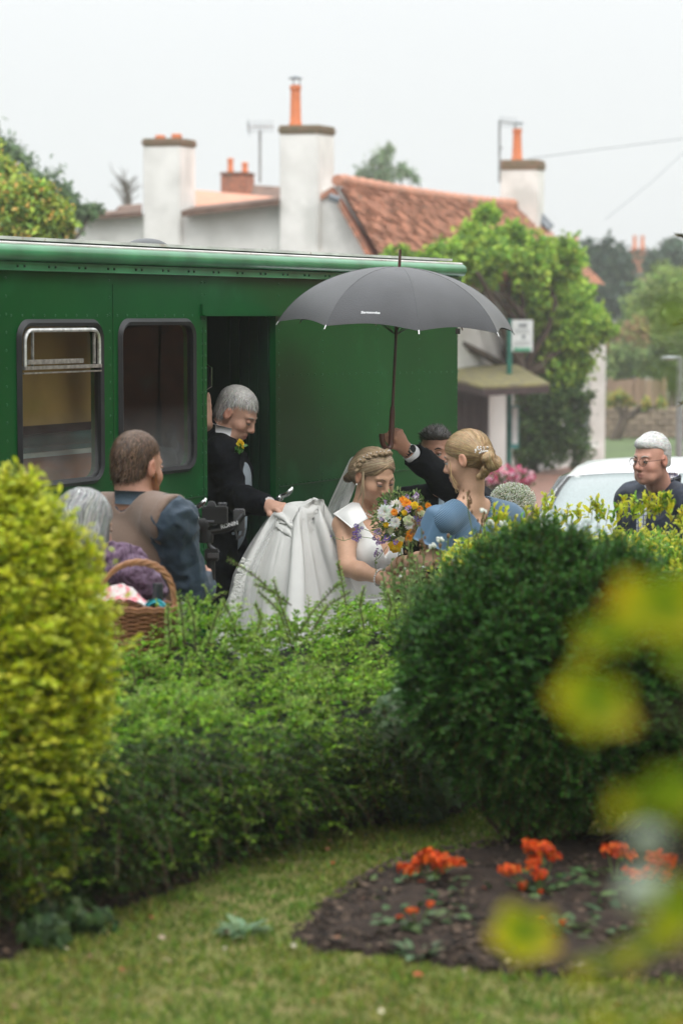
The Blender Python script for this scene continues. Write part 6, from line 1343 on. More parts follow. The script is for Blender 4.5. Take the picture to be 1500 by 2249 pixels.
def cap_hair(F_, top=.010, side=.006, hairline=.040, back=-.075, temple=0.03, bald=0, fem=False):
    """short hair: a shell over the skull, cleared from the face and below the hairline"""
    v = Vol(); M = F_.HM; c = V3(F_.hc); s = F_.hs; w = lambda x, y, z: c + M @ (np.array([x, y, z])*s)
    v.ell(w(0, -.014, .040), np.array([.074+side, .094+side, .080+top])*s, M, .01); v.ell(w(0, -.042, -.015), np.array([.062+side, .056+side, .06])*s, M, .02)
    v.box(w(0, .115, -.04), np.array([.12, .10-.0+.0, .04+hairline+.02])*s, rotm(F_.HM @ np.array([0, 1, .25]), F_.HM[:, 2]), .02, .012, True)
    v.box(w(0, .06, -.10), np.array([.12, .075, .10])*s, M, .01, .01, True); v.box(w(0, 0, back-.10), np.array([.12, .16, .10])*s, M, .01, .012, True)
    for k in (-1, 1): v.ell(w(k*.085, -.006, -.006), np.array([.020, .024, .034])*s, M, .008, True)
    return v
m_suit = mat('black wool suit', (.006, .007, .010), .8, scale=60, var=.3, bump=.25, bscale=300, spec=.12)
m_shirt = mat('white shirt', (.78, .79, .82), .6, var=.03, bump=.1, bscale=200)

# ------------------------------------------------ father of the bride in the doorway
fa_c = P(519, 908, 10.86)
fa = Fig('white-haired man in black tailcoat standing in the bus door, holding up the train', P(487, 968, 10.88), (.93, -.30, 0), fa_c, (.80, -.28, -.50), 1.0, 1.0, foot_z=.30, lean=(.10, 0, 0),
         re=P(512, 1092, 10.70), rw=P(590, 1112, 10.50), ls=P(480, 985, 11.1), le=P(462, 990, 11.0), lw=P(450, 926, 10.80))
fa.j['rs'] = P(488, 1000, 10.72)
dirr = (P(640, 1116, 10.40) - P(590, 1112, 10.50))
fa.build_body((.60, .35, .26), (.48, .20, .16), [lambda v: hand(v, fa.j['rw'], dirr, (0, -.5, .85), .75, 1, .1, .7, .98), lambda v: hand(v, fa.j['lw'], (-.05, -.25, 1), (.3, -1, -.2), .15, -1, .2, .2, .95)], jowl=1)
face_parts(fa.root, fa.HM, fa.hc, 1.0, (.30, .27, .24), True, skin=(.52, .28, .20))
fa.hairdo(cap_hair(fa, .005, .003, .052, -.050), hair_mat('hair'), lambda p: np.tile(fa.HM @ np.array([0, .35, -.8]), (len(p), 1)) + RNG.normal(0, .25, (len(p), 3)), 7000, .024, .0014, 2, [(.50, .49, .47), (.72, .71, .69), (.30, .29, .28)], lift=.6)
v = Vol(); fa.torso(v, .020, legs=False); fa.arm(v, 'r', .013); fa.arm(v, 'l', .013); v.cap(fa.j['pel'], fa.j['pel'] - Vector((.03, -.02, .45)), .16, .13, .06)
v.ell(fa.j['rw'] + dirr.normalized()*.04, (.055, .055, .055), None, .005, True); v.ell(fa.j['lw'], (.05, .05, .05), None, .005, True)
v.cap(fa.N + fa.U*.02, V3(fa.hc) - np.array([0, 0, .05]), .062, .08, .008, True); v.cap(fa.N + fa.Fw*.14 - fa.U*.12, fa.N + fa.Fw*.16 - fa.U*.5, .045, .05, .01, True)
fa.garment('jacket', v, m_suit, .0065, .008, 9, (1, 1, 1.4), seed=3)
v = Vol(); 
for a in 'rl': v.chain([fa.j[a+'h'], fa.j[a+'k'], fa.j[a+'a'] - Vector((0, 0, .05))], [.105, .082, .075], .05)
v.ell(fa.j['pel'], (.175, .13, .13), fa.M, .04); fa.garment('trousers', v, m_suit, .012, .006, 8, seed=5)
v = Vol(); v.ell(fa.j['chest'] + fa.Fw*.01, np.array([.174, .122, .165])+.004, fa.M, .03); v.ell(fa.j['belly'] + fa.Fw*.01, np.array([.154, .124, .16])+.004, fa.M, .05); fa.garment('waistcoat', v, mat('pale blue-grey waistcoat', (.36, .42, .48), .6, var=.05), .009)
link('shirt_collar', band(fa.N + fa.U*.022 + fa.Fw*.012, rotm(fa.Fw, (fa.U - fa.Fw*.28)), .076, .082, .050, .03, .004, slope=-.012), m_shirt, fa.root)
mb = MB(); mb.tube([fa.N + fa.Fw*.078 - fa.U*.01, fa.N + fa.Fw*.115 - fa.U*.09, fa.N + fa.Fw*.135 - fa.U*.24, fa.N + fa.Fw*.14 - fa.U*.38], [.018, .026, .036, .040], 8, flat=.35, up=fa.R); mb.build('tie', mat('pale blue tie', (.42, .52, .60), .5), fa.root)
def cuff(F_, a, m, r=.042, back=.065, ln=.06, name='shirt_cuff', n2=None):
    w = F_.j[a+'w']; d = (w - F_.j[a+'e']).normalized(); mb = MB(); mb.tube([w - d*back, w - d*(back-ln*.5), w - d*(back-ln)], [r, r*1.02, r], 18); mb.build(name, m, F_.root, angle=50); return w - d*(back-ln*.6), d
cuff(fa, 'r', m_shirt, .041, .085, .085); q, d = cuff(fa, 'l', m_shirt, .036, .10, .03)
mb = MB(); mb.box(fa.j['rw'] - (fa.j['rw']-fa.j['re']).normalized()*.045 + Vector((0, -.042, -.005)), (.014, .008, .014)); mb.build('cufflink', mat('dark cufflink', (.02, .02, .03), .2), fa.root, smooth=False)
def rose(root, c, out, r, m, name='boutonniere', leafy=True):
    c = Vector(c); o = Vector(out).normalized(); M = rotm(o); parts = []
    for k in range(22):
        a = k*2.4; t = k/22; rr = r*(.15+.75*t); p = V3(c) + M @ np.array([math.cos(a)*rr*.5, .0-.2*t*r, math.sin(a)*rr*.5]); al = M @ np.array([math.cos(a)*(.3+t), .9-.7*t, math.sin(a)*(.3+t)]); nn = M @ np.array([-math.cos(a), .6, -math.sin(a)])
        parts.append(leaves(p[None], al[None], nn[None], r*.75, r*.8, palette(1, [(.85, .60, .02), (.88, .66, .05)], None, .05), 'oval', .3, -.15))
    V, f, c_ = merge(parts); return link(name, np_mesh(name, V, f, True, c_.clip(0, 1)), m, root)
m_pet = mat_leaf('petals', .55, .3, .25)
bt_c = P(527, 976, 10.66); ro = rose(fa.root, bt_c, (.75, -.55, .3), .025, m_pet)
nlf = 12; veg('boutonniere_leaf', leaves(np.tile(V3(bt_c), (nlf, 1)) + RNG.normal(0, .008, (nlf, 3)) - np.array([0, 0, .01]), RNG.normal(0, .6, (nlf, 3)) + np.array([.1, 0, -.5]), RNG.normal(0, 1, (nlf, 3)) + np.array([0, -1, 0]), .035, .018, palette(nlf, [(.08, .22, .04)]), 'oval'), m_bl, ro, None)

# ------------------------------------------------ videographer seen from behind
vm_c = P(302, 1025, 8.22)
vm = Fig('man with short brown hair in tan waistcoat and blue shirt filming with a gimbal', P(301, 1108, 8.2), (.50, .86, 0), vm_c, (.62, .80, -.12), 1.04, .98, foot_z=.08,
         re=P(410, 1288, 8.12), rw=P(448, 1288, 8.36), le=P(262, 1300, 8.5), lw=P(400, 1300, 8.62))
vm.j['rs'] = P(378, 1145, 8.06); vm.j['ls'] = P(228, 1140, 8.32)
vdir = P(470, 1262, 8.50) - P(455, 1290, 8.36)
vm.build_body((.56, .30, .215), (.45, .22, .18), [lambda v: hand(v, vm.j['rw'], vdir, (.9, -.4, -.2), 1.0, -1, .0, .9, 1.05), lambda v: hand(v, vm.j['lw'], (.6, .1, .6), (-.2, -1, 0), .9, 1, .0, .9, 1.0)], beard=(.26, .11, .05))
face_parts(vm.root, vm.HM, vm.hc, .98, (.16, .09, .05), False, skin=(.5, .28, .2))
vm.hairdo(cap_hair(vm, .007, .002, .05, -.058), hair_mat('hair'), lambda p: np.tile(vm.HM @ np.array([0, -.2, -1]), (len(p), 1)) + RNG.normal(0, .3, (len(p), 3)), 9000, .020, .0013, 2, [(.10, .055, .032), (.20, .115, .07), (.045, .025, .016)], lift=.55)
v = Vol(); c = V3(vm.hc); hm_ = vm.HM  # beard along the jaw
v.ell(c + hm_ @ np.array([0, .050, -.083])*.98, (.052, .045, .036), hm_, .02); v.ell(c + hm_ @ np.array([0, .040, -.060])*.98, (.052, .068, .060), hm_, .02, True)
for k in (-1, 1): v.chain([c + hm_ @ np.array([k*.066, .012, -.015]), c + hm_ @ np.array([k*.058, .030, -.068]), c + hm_ @ np.array([k*.030, .062, -.098])], [.010, .013, .014], .01)
vm.hairdo(v, hair_mat('hair'), lambda p: np.tile(hm_ @ np.array([0, .3, -1]), (len(p), 1)) + RNG.normal(0, .3, (len(p), 3)), 1500, .012, .0007, 2, [(.34, .14, .06), (.24, .10, .05)], lift=.4, h=.004)
m_vest = mat('tan wool waistcoat', (.235, .155, .115), .85, scale=3, var=.10, bump=.35, bscale=260, sheen=.3)
m_blue = mat('dark blue cotton', (.026, .050, .080), .7, scale=6, var=.18, bump=.25, bscale=130, sheen=.1)
v = Vol(); vm.torso(v, .012, legs=False, k=.035); vm.arm(v, 'r', .014, e=1.08); vm.arm(v, 'l', .014); 
v.cap(vm.j['re'].lerp(vm.j['rw'], .45), vm.j['rw'] + vdir, .06, .09, .006, True); v.cap(vm.j['le'].lerp(vm.j['lw'], .45), vm.j['lw'] + Vector((.1, 0, .1)), .06, .09, .006, True)
v.cap(vm.N + vm.U*.015, V3(vm.hc) - np.array([0, 0, .05]), .062, .09, .008, True)
vm.garment('shirt', v, m_blue, .0060, .009, 17, (1, 1, 1), seed=2)
v = Vol(); c = vm.sc; vm.torso(v, .024, legs=False, k=.035)
for a, sg in (('rs', 1), ('ls', -1)):
    p = vm.j[a] + vm.R*sg*.052 - vm.U*.05; v.ell(p, (.062, .165, .150), vm.M, .008, True)
v.cap(vm.N + vm.U*.012, V3(vm.hc), .076, .09, .008, True); v.cap(vm.N + vm.Fw*.16 - vm.U*.05, vm.N + vm.Fw*.16 - vm.U*.22, .06, .02, .01, True)
vm.garment('waistcoat', v, m_vest, .0065, .004, 7, (1, 1, .7), seed=7)
link('shirt_collar', band(vm.N + vm.U*.000, rotm(vm.Fw, (vm.U - vm.Fw*.25)), .074, .078, .046, .02, .005, slope=-.006), mat('blue collar', (.075, .115, .155), .7, var=.08, bump=.2, bscale=130), vm.root)
mb = MB(); w_ = vm.j['re'].lerp(vm.j['rw'], .40); d = (vm.j['rw']-vm.j['re']).normalized(); mb.tube([w_ - d*.035, w_ + d*.012], [.062, .060], 18); mb.build('rolled_cuff', m_blue, vm.root, bevel=.004)
v = Vol(); v.ell(vm.j['pel'], (.18, .135, .14), vm.M, .04)
for a in 'rl': v.chain([vm.j[a+'h'], vm.j[a+'k'], vm.j[a+'a'] - Vector((0, 0, .05))], [.11, .08, .07], .05)
vm.garment('trousers', v, mat('dark trousers', (.03, .03, .035), .8), .012)

# ------------------------------------------------ elderly lady seen from behind
ol_c = P(188, 1158, 7.72)
ol = Fig('elderly lady with wavy grey hair in a quilted purple jacket, seen from behind', P(222, 1222, 7.72), (.70, .70, 0), ol_c, (.55, .80, -.25), .92, .98, fem=True, foot_z=.08,
         re=P(318, 1315, 7.62), rw=P(345, 1400, 7.75))
ol.j['rs'] = P(290, 1258, 7.60); ol.j['ls'] = P(185, 1250, 7.85)
ol.build_body((.56, .34, .26), (.45, .2, .17), [lambda v: hand(v, ol.j['rw'], (0, .4, -.5), (1, 0, 0), .4, 1, .1, .4, .9)], h=.007)
face_parts(ol.root, ol.HM, ol.hc, .98, (.5, .48, .45), False, skin=(.52, .32, .25))
v = Vol(); M = ol.HM; c = V3(ol.hc); w = lambda x, y, z: c + M @ np.array([x, y, z])
v.ell(w(0, -.022, .032), (.086, .098, .090), M, .02); v.ell(w(0, -.055, -.030), (.080, .055, .062), M, .03)
for k in (-1, 1): v.ell(w(k*.068, -.015, -.035), (.026, .045, .055), M, .02)
v.box(w(0, .12, -.05), (.12, .09, .09), M, .02, .012, True)
def curl(p): 
    q = (p - c) @ M; d = np.stack([np.sin(q[:, 2]*60)*.5 + q[:, 0]*4, -.3 + np.sin(q[:, 0]*70)*.3, -np.ones(len(q))], 1); return d @ M.T
ol.hairdo(v, hair_mat('hair'), curl, 2600, .07, .0013, 7, [(.46, .46, .45), (.62, .62, .61), (.30, .30, .30)], noise_=.004, nsc=32)
m_pur = mat('purple quilted jacket', (.155, .085, .150), .6, scale=8, var=.12, bump=.9, bscale=30, wave=9)
v = Vol(); j = ol.j
for i in range(9):   # quilted rings down the body and the sleeve
    t = i/8; p = ol.N.lerp(j['pel'], .12+.88*t); r = .10+.085*min(1, t*2.4); v.ell(p, (r*1.22, r*.92, .035), ol.M, .006)
for a, n in (('r', 6), ('l', 6)):
    for i in range(n):
        p = j[a+'s'].lerp(j[a+'e'], i/n); v.ell(p, (.078, .078, .026), rotm(ol.Fw, (j[a+'s']-j[a+'e']).normalized()), .008); p = j[a+'e'].lerp(j[a+'w'], i/n); v.ell(p, (.068, .068, .024), rotm(ol.Fw, (j[a+'e']-j[a+'w']).normalized()), .008)

for a in ('rs', 'ls'):
    v.cap(ol.N - ol.U*.03, j[a], .045, .055, .02)
    for i in range(4): v.ell((ol.N - ol.U*.035).lerp(j[a], (i+.4)/4), (.088, .088, .026), rotm(ol.Fw, (ol.N - ol.U*.03 - j[a]).normalized()), .006)
v.cap(ol.N, V3(ol.hc), .058, .07, .008, True)
ol.garment('jacket', v, m_pur, .0065, .006, 16, seed=4)
link('scarf', band(ol.N - ol.U*.012, rotm(ol.Fw, ol.U), .072, .074, .05, -.05, .008), mat('patterned scarf', (.5, .35, .5), .8, scale=90, col2=(.15, .15, .35), lo=.45, hi=.55), ol.root)
v = Vol(); v.cap(j['pel'], (j['pel'].x, j['pel'].y, .45), .18, .19, .05); ol.garment('skirt', v, mat('navy skirt', (.03, .035, .06), .8), .014)

# ------------------------------------------------ spectator with glasses
sp_c = P(1430, 1010, 12.4)
sp = Fig('white-haired man in round glasses, checked shirt and navy jacket at the right', P(1452, 1072, 12.55), (-.80, -.60, 0), sp_c, (-.72, -.69, -.06), 1.06, 1.06, foot_z=0)
sp.build_body((.58, .31, .235), (.45, .2, .17), [lambda v: hand(v, sp.j['rw'], (0, 0, -1), (-.6, 0, 0), .4, 1, .1, .4), lambda v: hand(v, sp.j['lw'], (0, 0, -1), (.6, 0, 0), .4, -1, .1, .4)], h=.0058, jowl=1)
face_parts(sp.root, sp.HM, sp.hc, 1.06, (.45, .42, .38), False, skin=(.54, .30, .22))
v = cap_hair(sp, .016, .004, .060, -.035); v.ell(V3(sp.hc) + sp.HM @ np.array([0, .045, .088]), (.055, .045, .028), sp.HM, .02)
sp.hairdo(v, hair_mat('hair'), lambda p: np.tile(sp.HM @ np.array([0, -.8, -.2]), (len(p), 1)) + RNG.normal(0, .3, (len(p), 3)), 4200, .035, .0015, 3, [(.82, .82, .80), (.58, .58, .57)], lift=.45)
gl = MB()
for k in (-1, 1):
    ce = sp.L(k*.031, .104, .000); M3 = Matrix(sp.HM.tolist()); pts = [ce + M3 @ Vector((math.cos(a)*.023, -.006*abs(math.cos(a)) if k*math.cos(a) > 0 else 0, math.sin(a)*.020)) for a in np.linspace(0, 2*math.pi, 18)]; gl.tube(pts, .0017, 5, cap=False)
    gl.tube([sp.L(k*.053, .098, .004), sp.L(k*.079, .06, .006), sp.L(k*.084, -.005, .006)], .0018, 5)
gl.tube([sp.L(-.009, .105, .003), sp.L(0, .108, .006), sp.L(.009, .105, .003)], .0016, 5); gl.build('glasses', mat('brown tortoise frame', (.10, .045, .025), .3), sp.root)
m_navy = mat('navy jacket', (.016, .024, .045), .7, scale=20, var=.2, bump=.2, bscale=200)
v = Vol(); sp.torso(v, .030, legs=False); sp.arm(v, 'r', .022); sp.arm(v, 'l', .022); v.cap(sp.j['pel'], sp.j['pel'] - Vector((0, 0, .12)), .18, .18, .04)
v.cap(sp.N, V3(sp.hc), .066, .09, .008, True); v.cap(sp.N + sp.Fw*.15 + sp.U*.03, sp.N + sp.Fw*.19 - sp.U*.5, .055, .035, .012, True)
sp.garment('jacket', v, m_navy, .0075, .009, 8, seed=8)
link('jacket_collar', band(sp.N - sp.U*.005 - sp.Fw*.01, rotm(sp.Fw, sp.U - sp.Fw*.35), .092, .094, .055, .04, .006, gap=.7, slope=-.02), m_navy, sp.root)
v = Vol(); sp.torso(v, .010, legs=False); m_chk = mat('checked shirt', (.72, .74, .78), .7, var=.02); 
t = m_chk.node_tree; b = t.nodes['Principled BSDF']; tcn = nd(t, 'ShaderNodeTexCoord'); 
w1_ = nd(t, 'ShaderNodeTexWave', Scale=14, wave_profile='SIN'); w1_.bands_direction = 'X'; w2_ = nd(t, 'ShaderNodeTexWave', Scale=14); w2_.bands_direction = 'Z'
t.links.new(tcn.outputs['Object'], w1_.inputs[0]); t.links.new(tcn.outputs['Object'], w2_.inputs[0]); mm = nd(t, 'ShaderNodeMath', operation='MAXIMUM'); t.links.new(w1_.outputs['Fac'], mm.inputs[0]); t.links.new(w2_.outputs['Fac'], mm.inputs[1])
rr_ = nd(t, 'ShaderNodeValToRGB'); rr_.color_ramp.elements[0].color = (.72, .74, .78, 1); rr_.color_ramp.elements[1].color = (.16, .18, .32, 1); rr_.color_ramp.elements[0].position = .80; rr_.color_ramp.elements[1].position = .92; t.links.new(mm.outputs[0], rr_.inputs[0]); t.links.new(rr_.outputs[0], b.inputs['Base Color'])
sp.garment('shirt', v, m_chk, .010); link('shirt_collar', band(sp.N + sp.U*.016, rotm(sp.Fw, sp.U - sp.Fw*.30), .082, .088, .044, .08, .004, gap=.22, slope=-.018), m_chk, sp.root)
v = Vol(); v.ell(sp.j['pel'], (.18, .135, .14), sp.M, .04)
for a in 'rl': v.chain([sp.j[a+'h'], sp.j[a+'k'], sp.j[a+'a'] - Vector((0, 0, .05))], [.11, .08, .07], .05)
sp.garment('trousers', v, mat('grey trousers', (.10, .10, .11), .8), .014)

# ------------------------------------------------ man holding the umbrella
um_c = P(958, 1000, 11.2)
um = Fig('dark-haired man in a black suit reaching up to hold the umbrella over the bride', P(985, 1078, 11.32), (-.35, -.93, 0), um_c, (-.28, -.95, .12), 1.03, 1.0, foot_z=0,
         le=P(1024, 1092, 10.98), lw=P(886, 982, 10.76))
um.j['ls'] = P(1058, 1112, 11.25)
udir = P(866, 940, 10.70) - P(886, 982, 10.76)
um.build_body((.50, .255, .175), (.42, .18, .14), [lambda v: hand(v, um.j['lw'], udir, (.55, -.75, .15), 1.05, -1, .0, 1.0, .98), lambda v: hand(v, um.j['rw'], (0, 0, -1), (-1, 0, 0), .4, 1, .1, .4)])
face_parts(um.root, um.HM, um.hc, 1.0, (.05, .035, .03), False, (.10, .06, .04), skin=(.46, .24, .17))
v = cap_hair(um, .014, .004, .072, -.04); v.ell(V3(um.hc) + um.HM @ np.array([0, .045, .085]), (.055, .045, .026), um.HM, .02)
um.hairdo(v, hair_mat('hair'), lambda p: np.tile(um.HM @ np.array([.5, -.4, .5]), (len(p), 1)) + RNG.normal(0, .35, (len(p), 3)), 5000, .024, .0015, 2, [(.030, .024, .022), (.055, .045, .042), (.12, .11, .10)], lift=1.0)
v = Vol(); um.torso(v, .020, legs=False); um.arm(v, 'r', .014); um.arm(v, 'l', .017, e=1.12); d = (um.j['lw']-um.j['le']).normalized(); v.ell(um.j['lw'] + d*.005, (.085, .085, .085), None, .005, True)
v.cap(um.j['pel'], um.j['pel'] - Vector((0, 0, .12)), .17, .17, .04); v.cap(um.N + um.U*.0, V3(um.hc), .064, .09, .008, True); v.cap(um.N + um.Fw*.14, um.N + um.Fw*.15 - um.U*.30, .045, .02, .01, True)
um.garment('jacket', v, m_suit, .0065, .008, 10, seed=11)
cuff(um, 'l', m_shirt, .040, .125, .085); w_ = um.j['lw'] - d*.022; mb = MB(); mb.tube([w_ - d*.011, w_ + d*.011], [.0335, .0335], 16); wt = mb.build('watch', mat('black strap', (.015, .013, .012), .5), um.root)
side = Vector((.30, -.85, .42)); side = (side - d*side.dot(d)).normalized(); M3 = Matrix(rotm(d, side).tolist()); mb = MB(); mb.lathe([(.019, .030), (.020, .036), (.018, .040)], w_, 16, M3); mb.build('watch_case', m_chr, wt); mb = MB(); mb.lathe([(.016, .0402), (.016, .0408)], w_, 16, M3); mb.build('watch_dial', mat('dark dial', (.03, .03, .035), .1), wt)
v = Vol(); um.torso(v, .008, legs=False); um.garment('shirt', v, m_shirt, .010); link('shirt_collar', band(um.N + um.U*.018, rotm(um.Fw, um.U - um.Fw*.25), .068, .070, .042, .03, .004, slope=-.012), m_shirt, um.root)
mb = MB(); mb.tube([um.N + um.Fw*.078 - um.U*.01, um.N + um.Fw*.13 - um.U*.12, um.N + um.Fw*.14 - um.U*.35], [.018, .028, .038], 8, flat=.35, up=um.R); mb.build('tie', mat('pale blue tie'), um.root)
mb = MB(); c = um.j['chest'] + um.Fw*.135 - um.R*.085 + um.U*.06; mb.hull8([c, c + um.R*-.035, c + um.R*-.035 + um.U*.022, c + um.U*.012], [q + um.Fw*.006 for q in (c, c + um.R*-.035, c + um.R*-.035 + um.U*.022, c + um.U*.012)]); mb.build('pocket_square', mat('cream silk', (.6, .5, .36), .5), um.root, smooth=False)
v = Vol(); v.ell(um.j['pel'], (.18, .135, .14), um.M, .04)
for a in 'rl': v.chain([um.j[a+'h'], um.j[a+'k'], um.j[a+'a'] - Vector((0, 0, .05))], [.11, .08, .07], .05)
um.garment('trousers', v, m_suit, .014)

# ------------------------------------------------ bridesmaid seen from behind
bm_c = P(1027, 1008, 9.96)
bd_ = Fig('bridesmaid in a dusty blue low-backed dress, blonde hair in a bun', P(1032, 1100, 9.95), (-.50, .866, 0), bm_c, (-.86, .42, -.22), .98, 1.0, fem=True, foot_z=.02,
          le=P(942, 1232, 9.86), lw=P(880, 1236, 10.06), re=P(1125, 1240, 10.15), rw=P(1118, 1180, 10.32))
bd_.j['ls'] = P(975, 1144, 9.84); bd_.j['rs'] = P(1116, 1136, 10.06)
hdir = P(845, 1262, 10.22) - bd_.j['lw']
bd_.build_body((.63, .38, .265), (.5, .22, .18), [lambda v: hand(v, bd_.j['lw'], hdir, (.1, -.4, 1), .6, -1, .1, .6, .92), lambda v: hand(v, bd_.j['rw'], (0, .3, 1), (.4, -.9, 0), 1.0, 1, .0, .9, .9)])
face_parts(bd_.root, bd_.HM, bd_.hc, 1.0, (.30, .20, .12), False, skin=(.56, .33, .25))
M = bd_.HM.copy(); bc = V3(bd_.hc); wB = lambda x, y, z: bc + M @ np.array([x, y, z])
blond = [(.50, .34, .18), (.62, .45, .26), (.38, .24, .12)]
bunc = V3(P(1070, 1010, 9.86))
v = Vol(); v.ell(wB(0, -.010, .041), (.078, .095, .080), M, .02); v.ell(wB(0, -.045, .0), (.062, .062, .060), M, .03); v.box(wB(0, .10, -.035), (.12, .055, .075), rotm(M @ np.array([0, 1, .45]), M[:, 2]), .02, .015, True); v.box(wB(0, .05, -.13), (.12, .10, .085), M, .01, .01, True)
for k in (-1, 1): v.ell(wB(k*.088, .004, -.012), (.018, .022, .028), M, .006, True)
def toBun(p): d = bunc - p; return norm(d) + np.array([0, 0, .12])
bd_.hairdo(v, hair_mat('hair'), toBun, 4200, .10, .0012, 8, blond, noise_=.0012, nsc=40)
v = Vol()
for k in range(5): a = k*1.35; o_ = M @ np.array([math.cos(a)*.022, -.008*k*.6, math.sin(a)*.026]); v.ell(bunc + o_ - M @ np.array([0, .004, .0]), (.030, .026, .020), rotm(M @ np.array([0, -1, 0]), M @ np.array([math.sin(a), 0, math.cos(a)])), .005)
for k in range(3): v.cap(bunc + M @ np.array([.02-.02*k, .01, -.035]), bunc + M @ np.array([.028-.024*k, .045, -.062]), .013, .008, .006)
def swirl(p): q = (p - bunc) @ M; return np.stack([-q[:, 2], np.zeros(len(q)), q[:, 0]], 1) @ M.T + M @ np.array([0, .003, 0])
bd_.hairdo(v, hair_mat('hair'), swirl, 1200, .05, .0012, 6, blond, noise_=.003, nsc=45, h=.004)
parts = []  # loose strands
ms = MB()
for (sx_, sz_, ex, ez) in ((-.078, .01, -.070, -.13), (-.080, .0, -.060, -.10), (.078, .0, .07, -.07), (-.02, -.05, -.01, -.10), (.03, -.05, .05, -.09)):
    yb = .045 if abs(sx_) > .05 else -.09
    for q in range(4): ms.tube([wB(sx_, yb, sz_), wB((sx_+ex)/2*1.08+random.uniform(-.006, .006), yb+.008, (sz_+ez)/2), wB(ex+random.uniform(-.008, .008), yb-.004+random.uniform(-.01, .01), ez)], [.0014, .0012, .0005], 4)
ms.build('loose_hair', mat('blonde wisps', (.55, .38, .2), .5), bd_.root)['kind'] = 'stuff'
mb = MB(); cc = V3(P(1057, 988, 9.84)) 
for k in range(26): mb.sphere(cc + np.array([random.uniform(-.026, .026), random.uniform(-.012, .012), random.uniform(-.012, .014)]), random.choice((.0038, .005, .0032)), 6)
mb.build('hair_comb', mat('pearl', (.8, .78, .76), .2, var=.04), bd_.root)
m_bd = mat('dusty blue satin', (.085, .175, .285), .5, scale=4, var=.06, bump=.0, sheen=.2)
m_pl = mat('pleated dusty blue', (.085, .175, .285), .5, scale=5, var=.06, sheen=.2)
t = m_pl.node_tree; b = t.nodes['Principled BSDF']; tcn = nd(t, 'ShaderNodeTexCoord'); mp = nd(t, 'ShaderNodeMapping'); mp.inputs['Rotation'].default_value = (0, R_(38), 0); t.links.new(tcn.outputs['Object'], mp.inputs[0]); wv = nd(t, 'ShaderNodeTexWave', Scale=44, Distortion=.8); wv.bands_direction = 'Z'; t.links.new(mp.outputs[0], wv.inputs[0]); bp = nd(t, 'ShaderNodeBump', Strength=.7, Distance=.006); t.links.new(wv.outputs['Fac'], bp.inputs['Height']); t.links.new(bp.outputs[0], b.inputs['Normal'])
v = Vol(); bd_.torso(v, .012, legs=False, k=.035); v.cap(bd_.N - bd_.U*.03, bd_.j['rs'], .045, .050, .03); v.cap(bd_.N - bd_.U*.03, bd_.j['ls'], .045, .050, .03)
nb = bd_.N - bd_.Fw*.10   # V back
v.ell(bd_.N + bd_.U*.03, (.088, .13, .062), bd_.M, .006, True)
for k in range(12): t_ = k/11; v.ell(P(1050 + 13*t_, 1078 + 78*t_, 9.88), ((52*(1-t_)+2)/533, .13, .018), None, .004, True)
bd_.garment('dress_bodice', v, m_pl, .0055, .0)
def sleeve(a, e, hem, r0, r1, name):
    p0 = bd_.j[a] + bd_.U*.062 + bd_.R*(.012 if a == 'ls' else -.012); p1 = Vector(hem); d = (p1-p0).normalized(); pts = []; A_x = d.cross(Vector((0, 1, .2))).normalized(); A_y = d.cross(A_x); n = 40
    for t in np.linspace(0, 1, 14):
        r = (r0 + (r1-r0)*t**1.2)*math.sqrt(min(1, .04 + t/.22)) if t < .2 else r0 + (r1-r0)*t**1.2
        for i in range(n): a_ = 2*math.pi*i/n; rr = r*(1 + .10*t*math.sin(a_*7+1) + .05*t*math.sin(a_*13)); pts.append(p0.lerp(p1, t) + A_x*rr*math.cos(a_) + A_y*rr*.75*math.sin(a_))
    link(name, grid_mesh(name, pts, n, 14, True, .003), m_bd, bd_.root)
sleeve('ls', 'le', P(945, 1198, 9.84), .070, .076, 'sleeve'); sleeve('rs', 're', P(1128, 1215, 10.10), .070, .076, 'sleeve')
pts = []; n = 56
for t in np.linspace(0, 1, 16):
    c = bd_.N - bd_.U*(.40) ; z = c.z*(1-t) + .05*t; r = .14 + .24*t
    for i in range(n): a_ = 2*math.pi*i/n; rr = r*(1+.05*t*math.sin(a_*11)+.04*t*math.sin(a_*5+1)); pts.append((c.x + rr*math.cos(a_), c.y + rr*math.sin(a_)*.85, z))
link('dress_skirt', grid_mesh('dress_skirt', pts, n, 16, True, .003), m_bd, bd_.root)
w_ = bd_.j['lw'] - (bd_.j['lw']-bd_.j['le']).normalized()*.02; d = (bd_.j['lw']-bd_.j['le']).normalized(); mb = MB(); a1 = d.cross(Vector((0, 0, 1))).normalized(); a2 = d.cross(a1); mb.tube([w_ + a1*.033*math.cos(q) + a2*.033*math.sin(q) for q in np.linspace(0, 6.283, 20)], .0022, 5, cap=False); mb.build('bracelet', mat('gold', (.7, .5, .25), .2, metal=1), bd_.root)

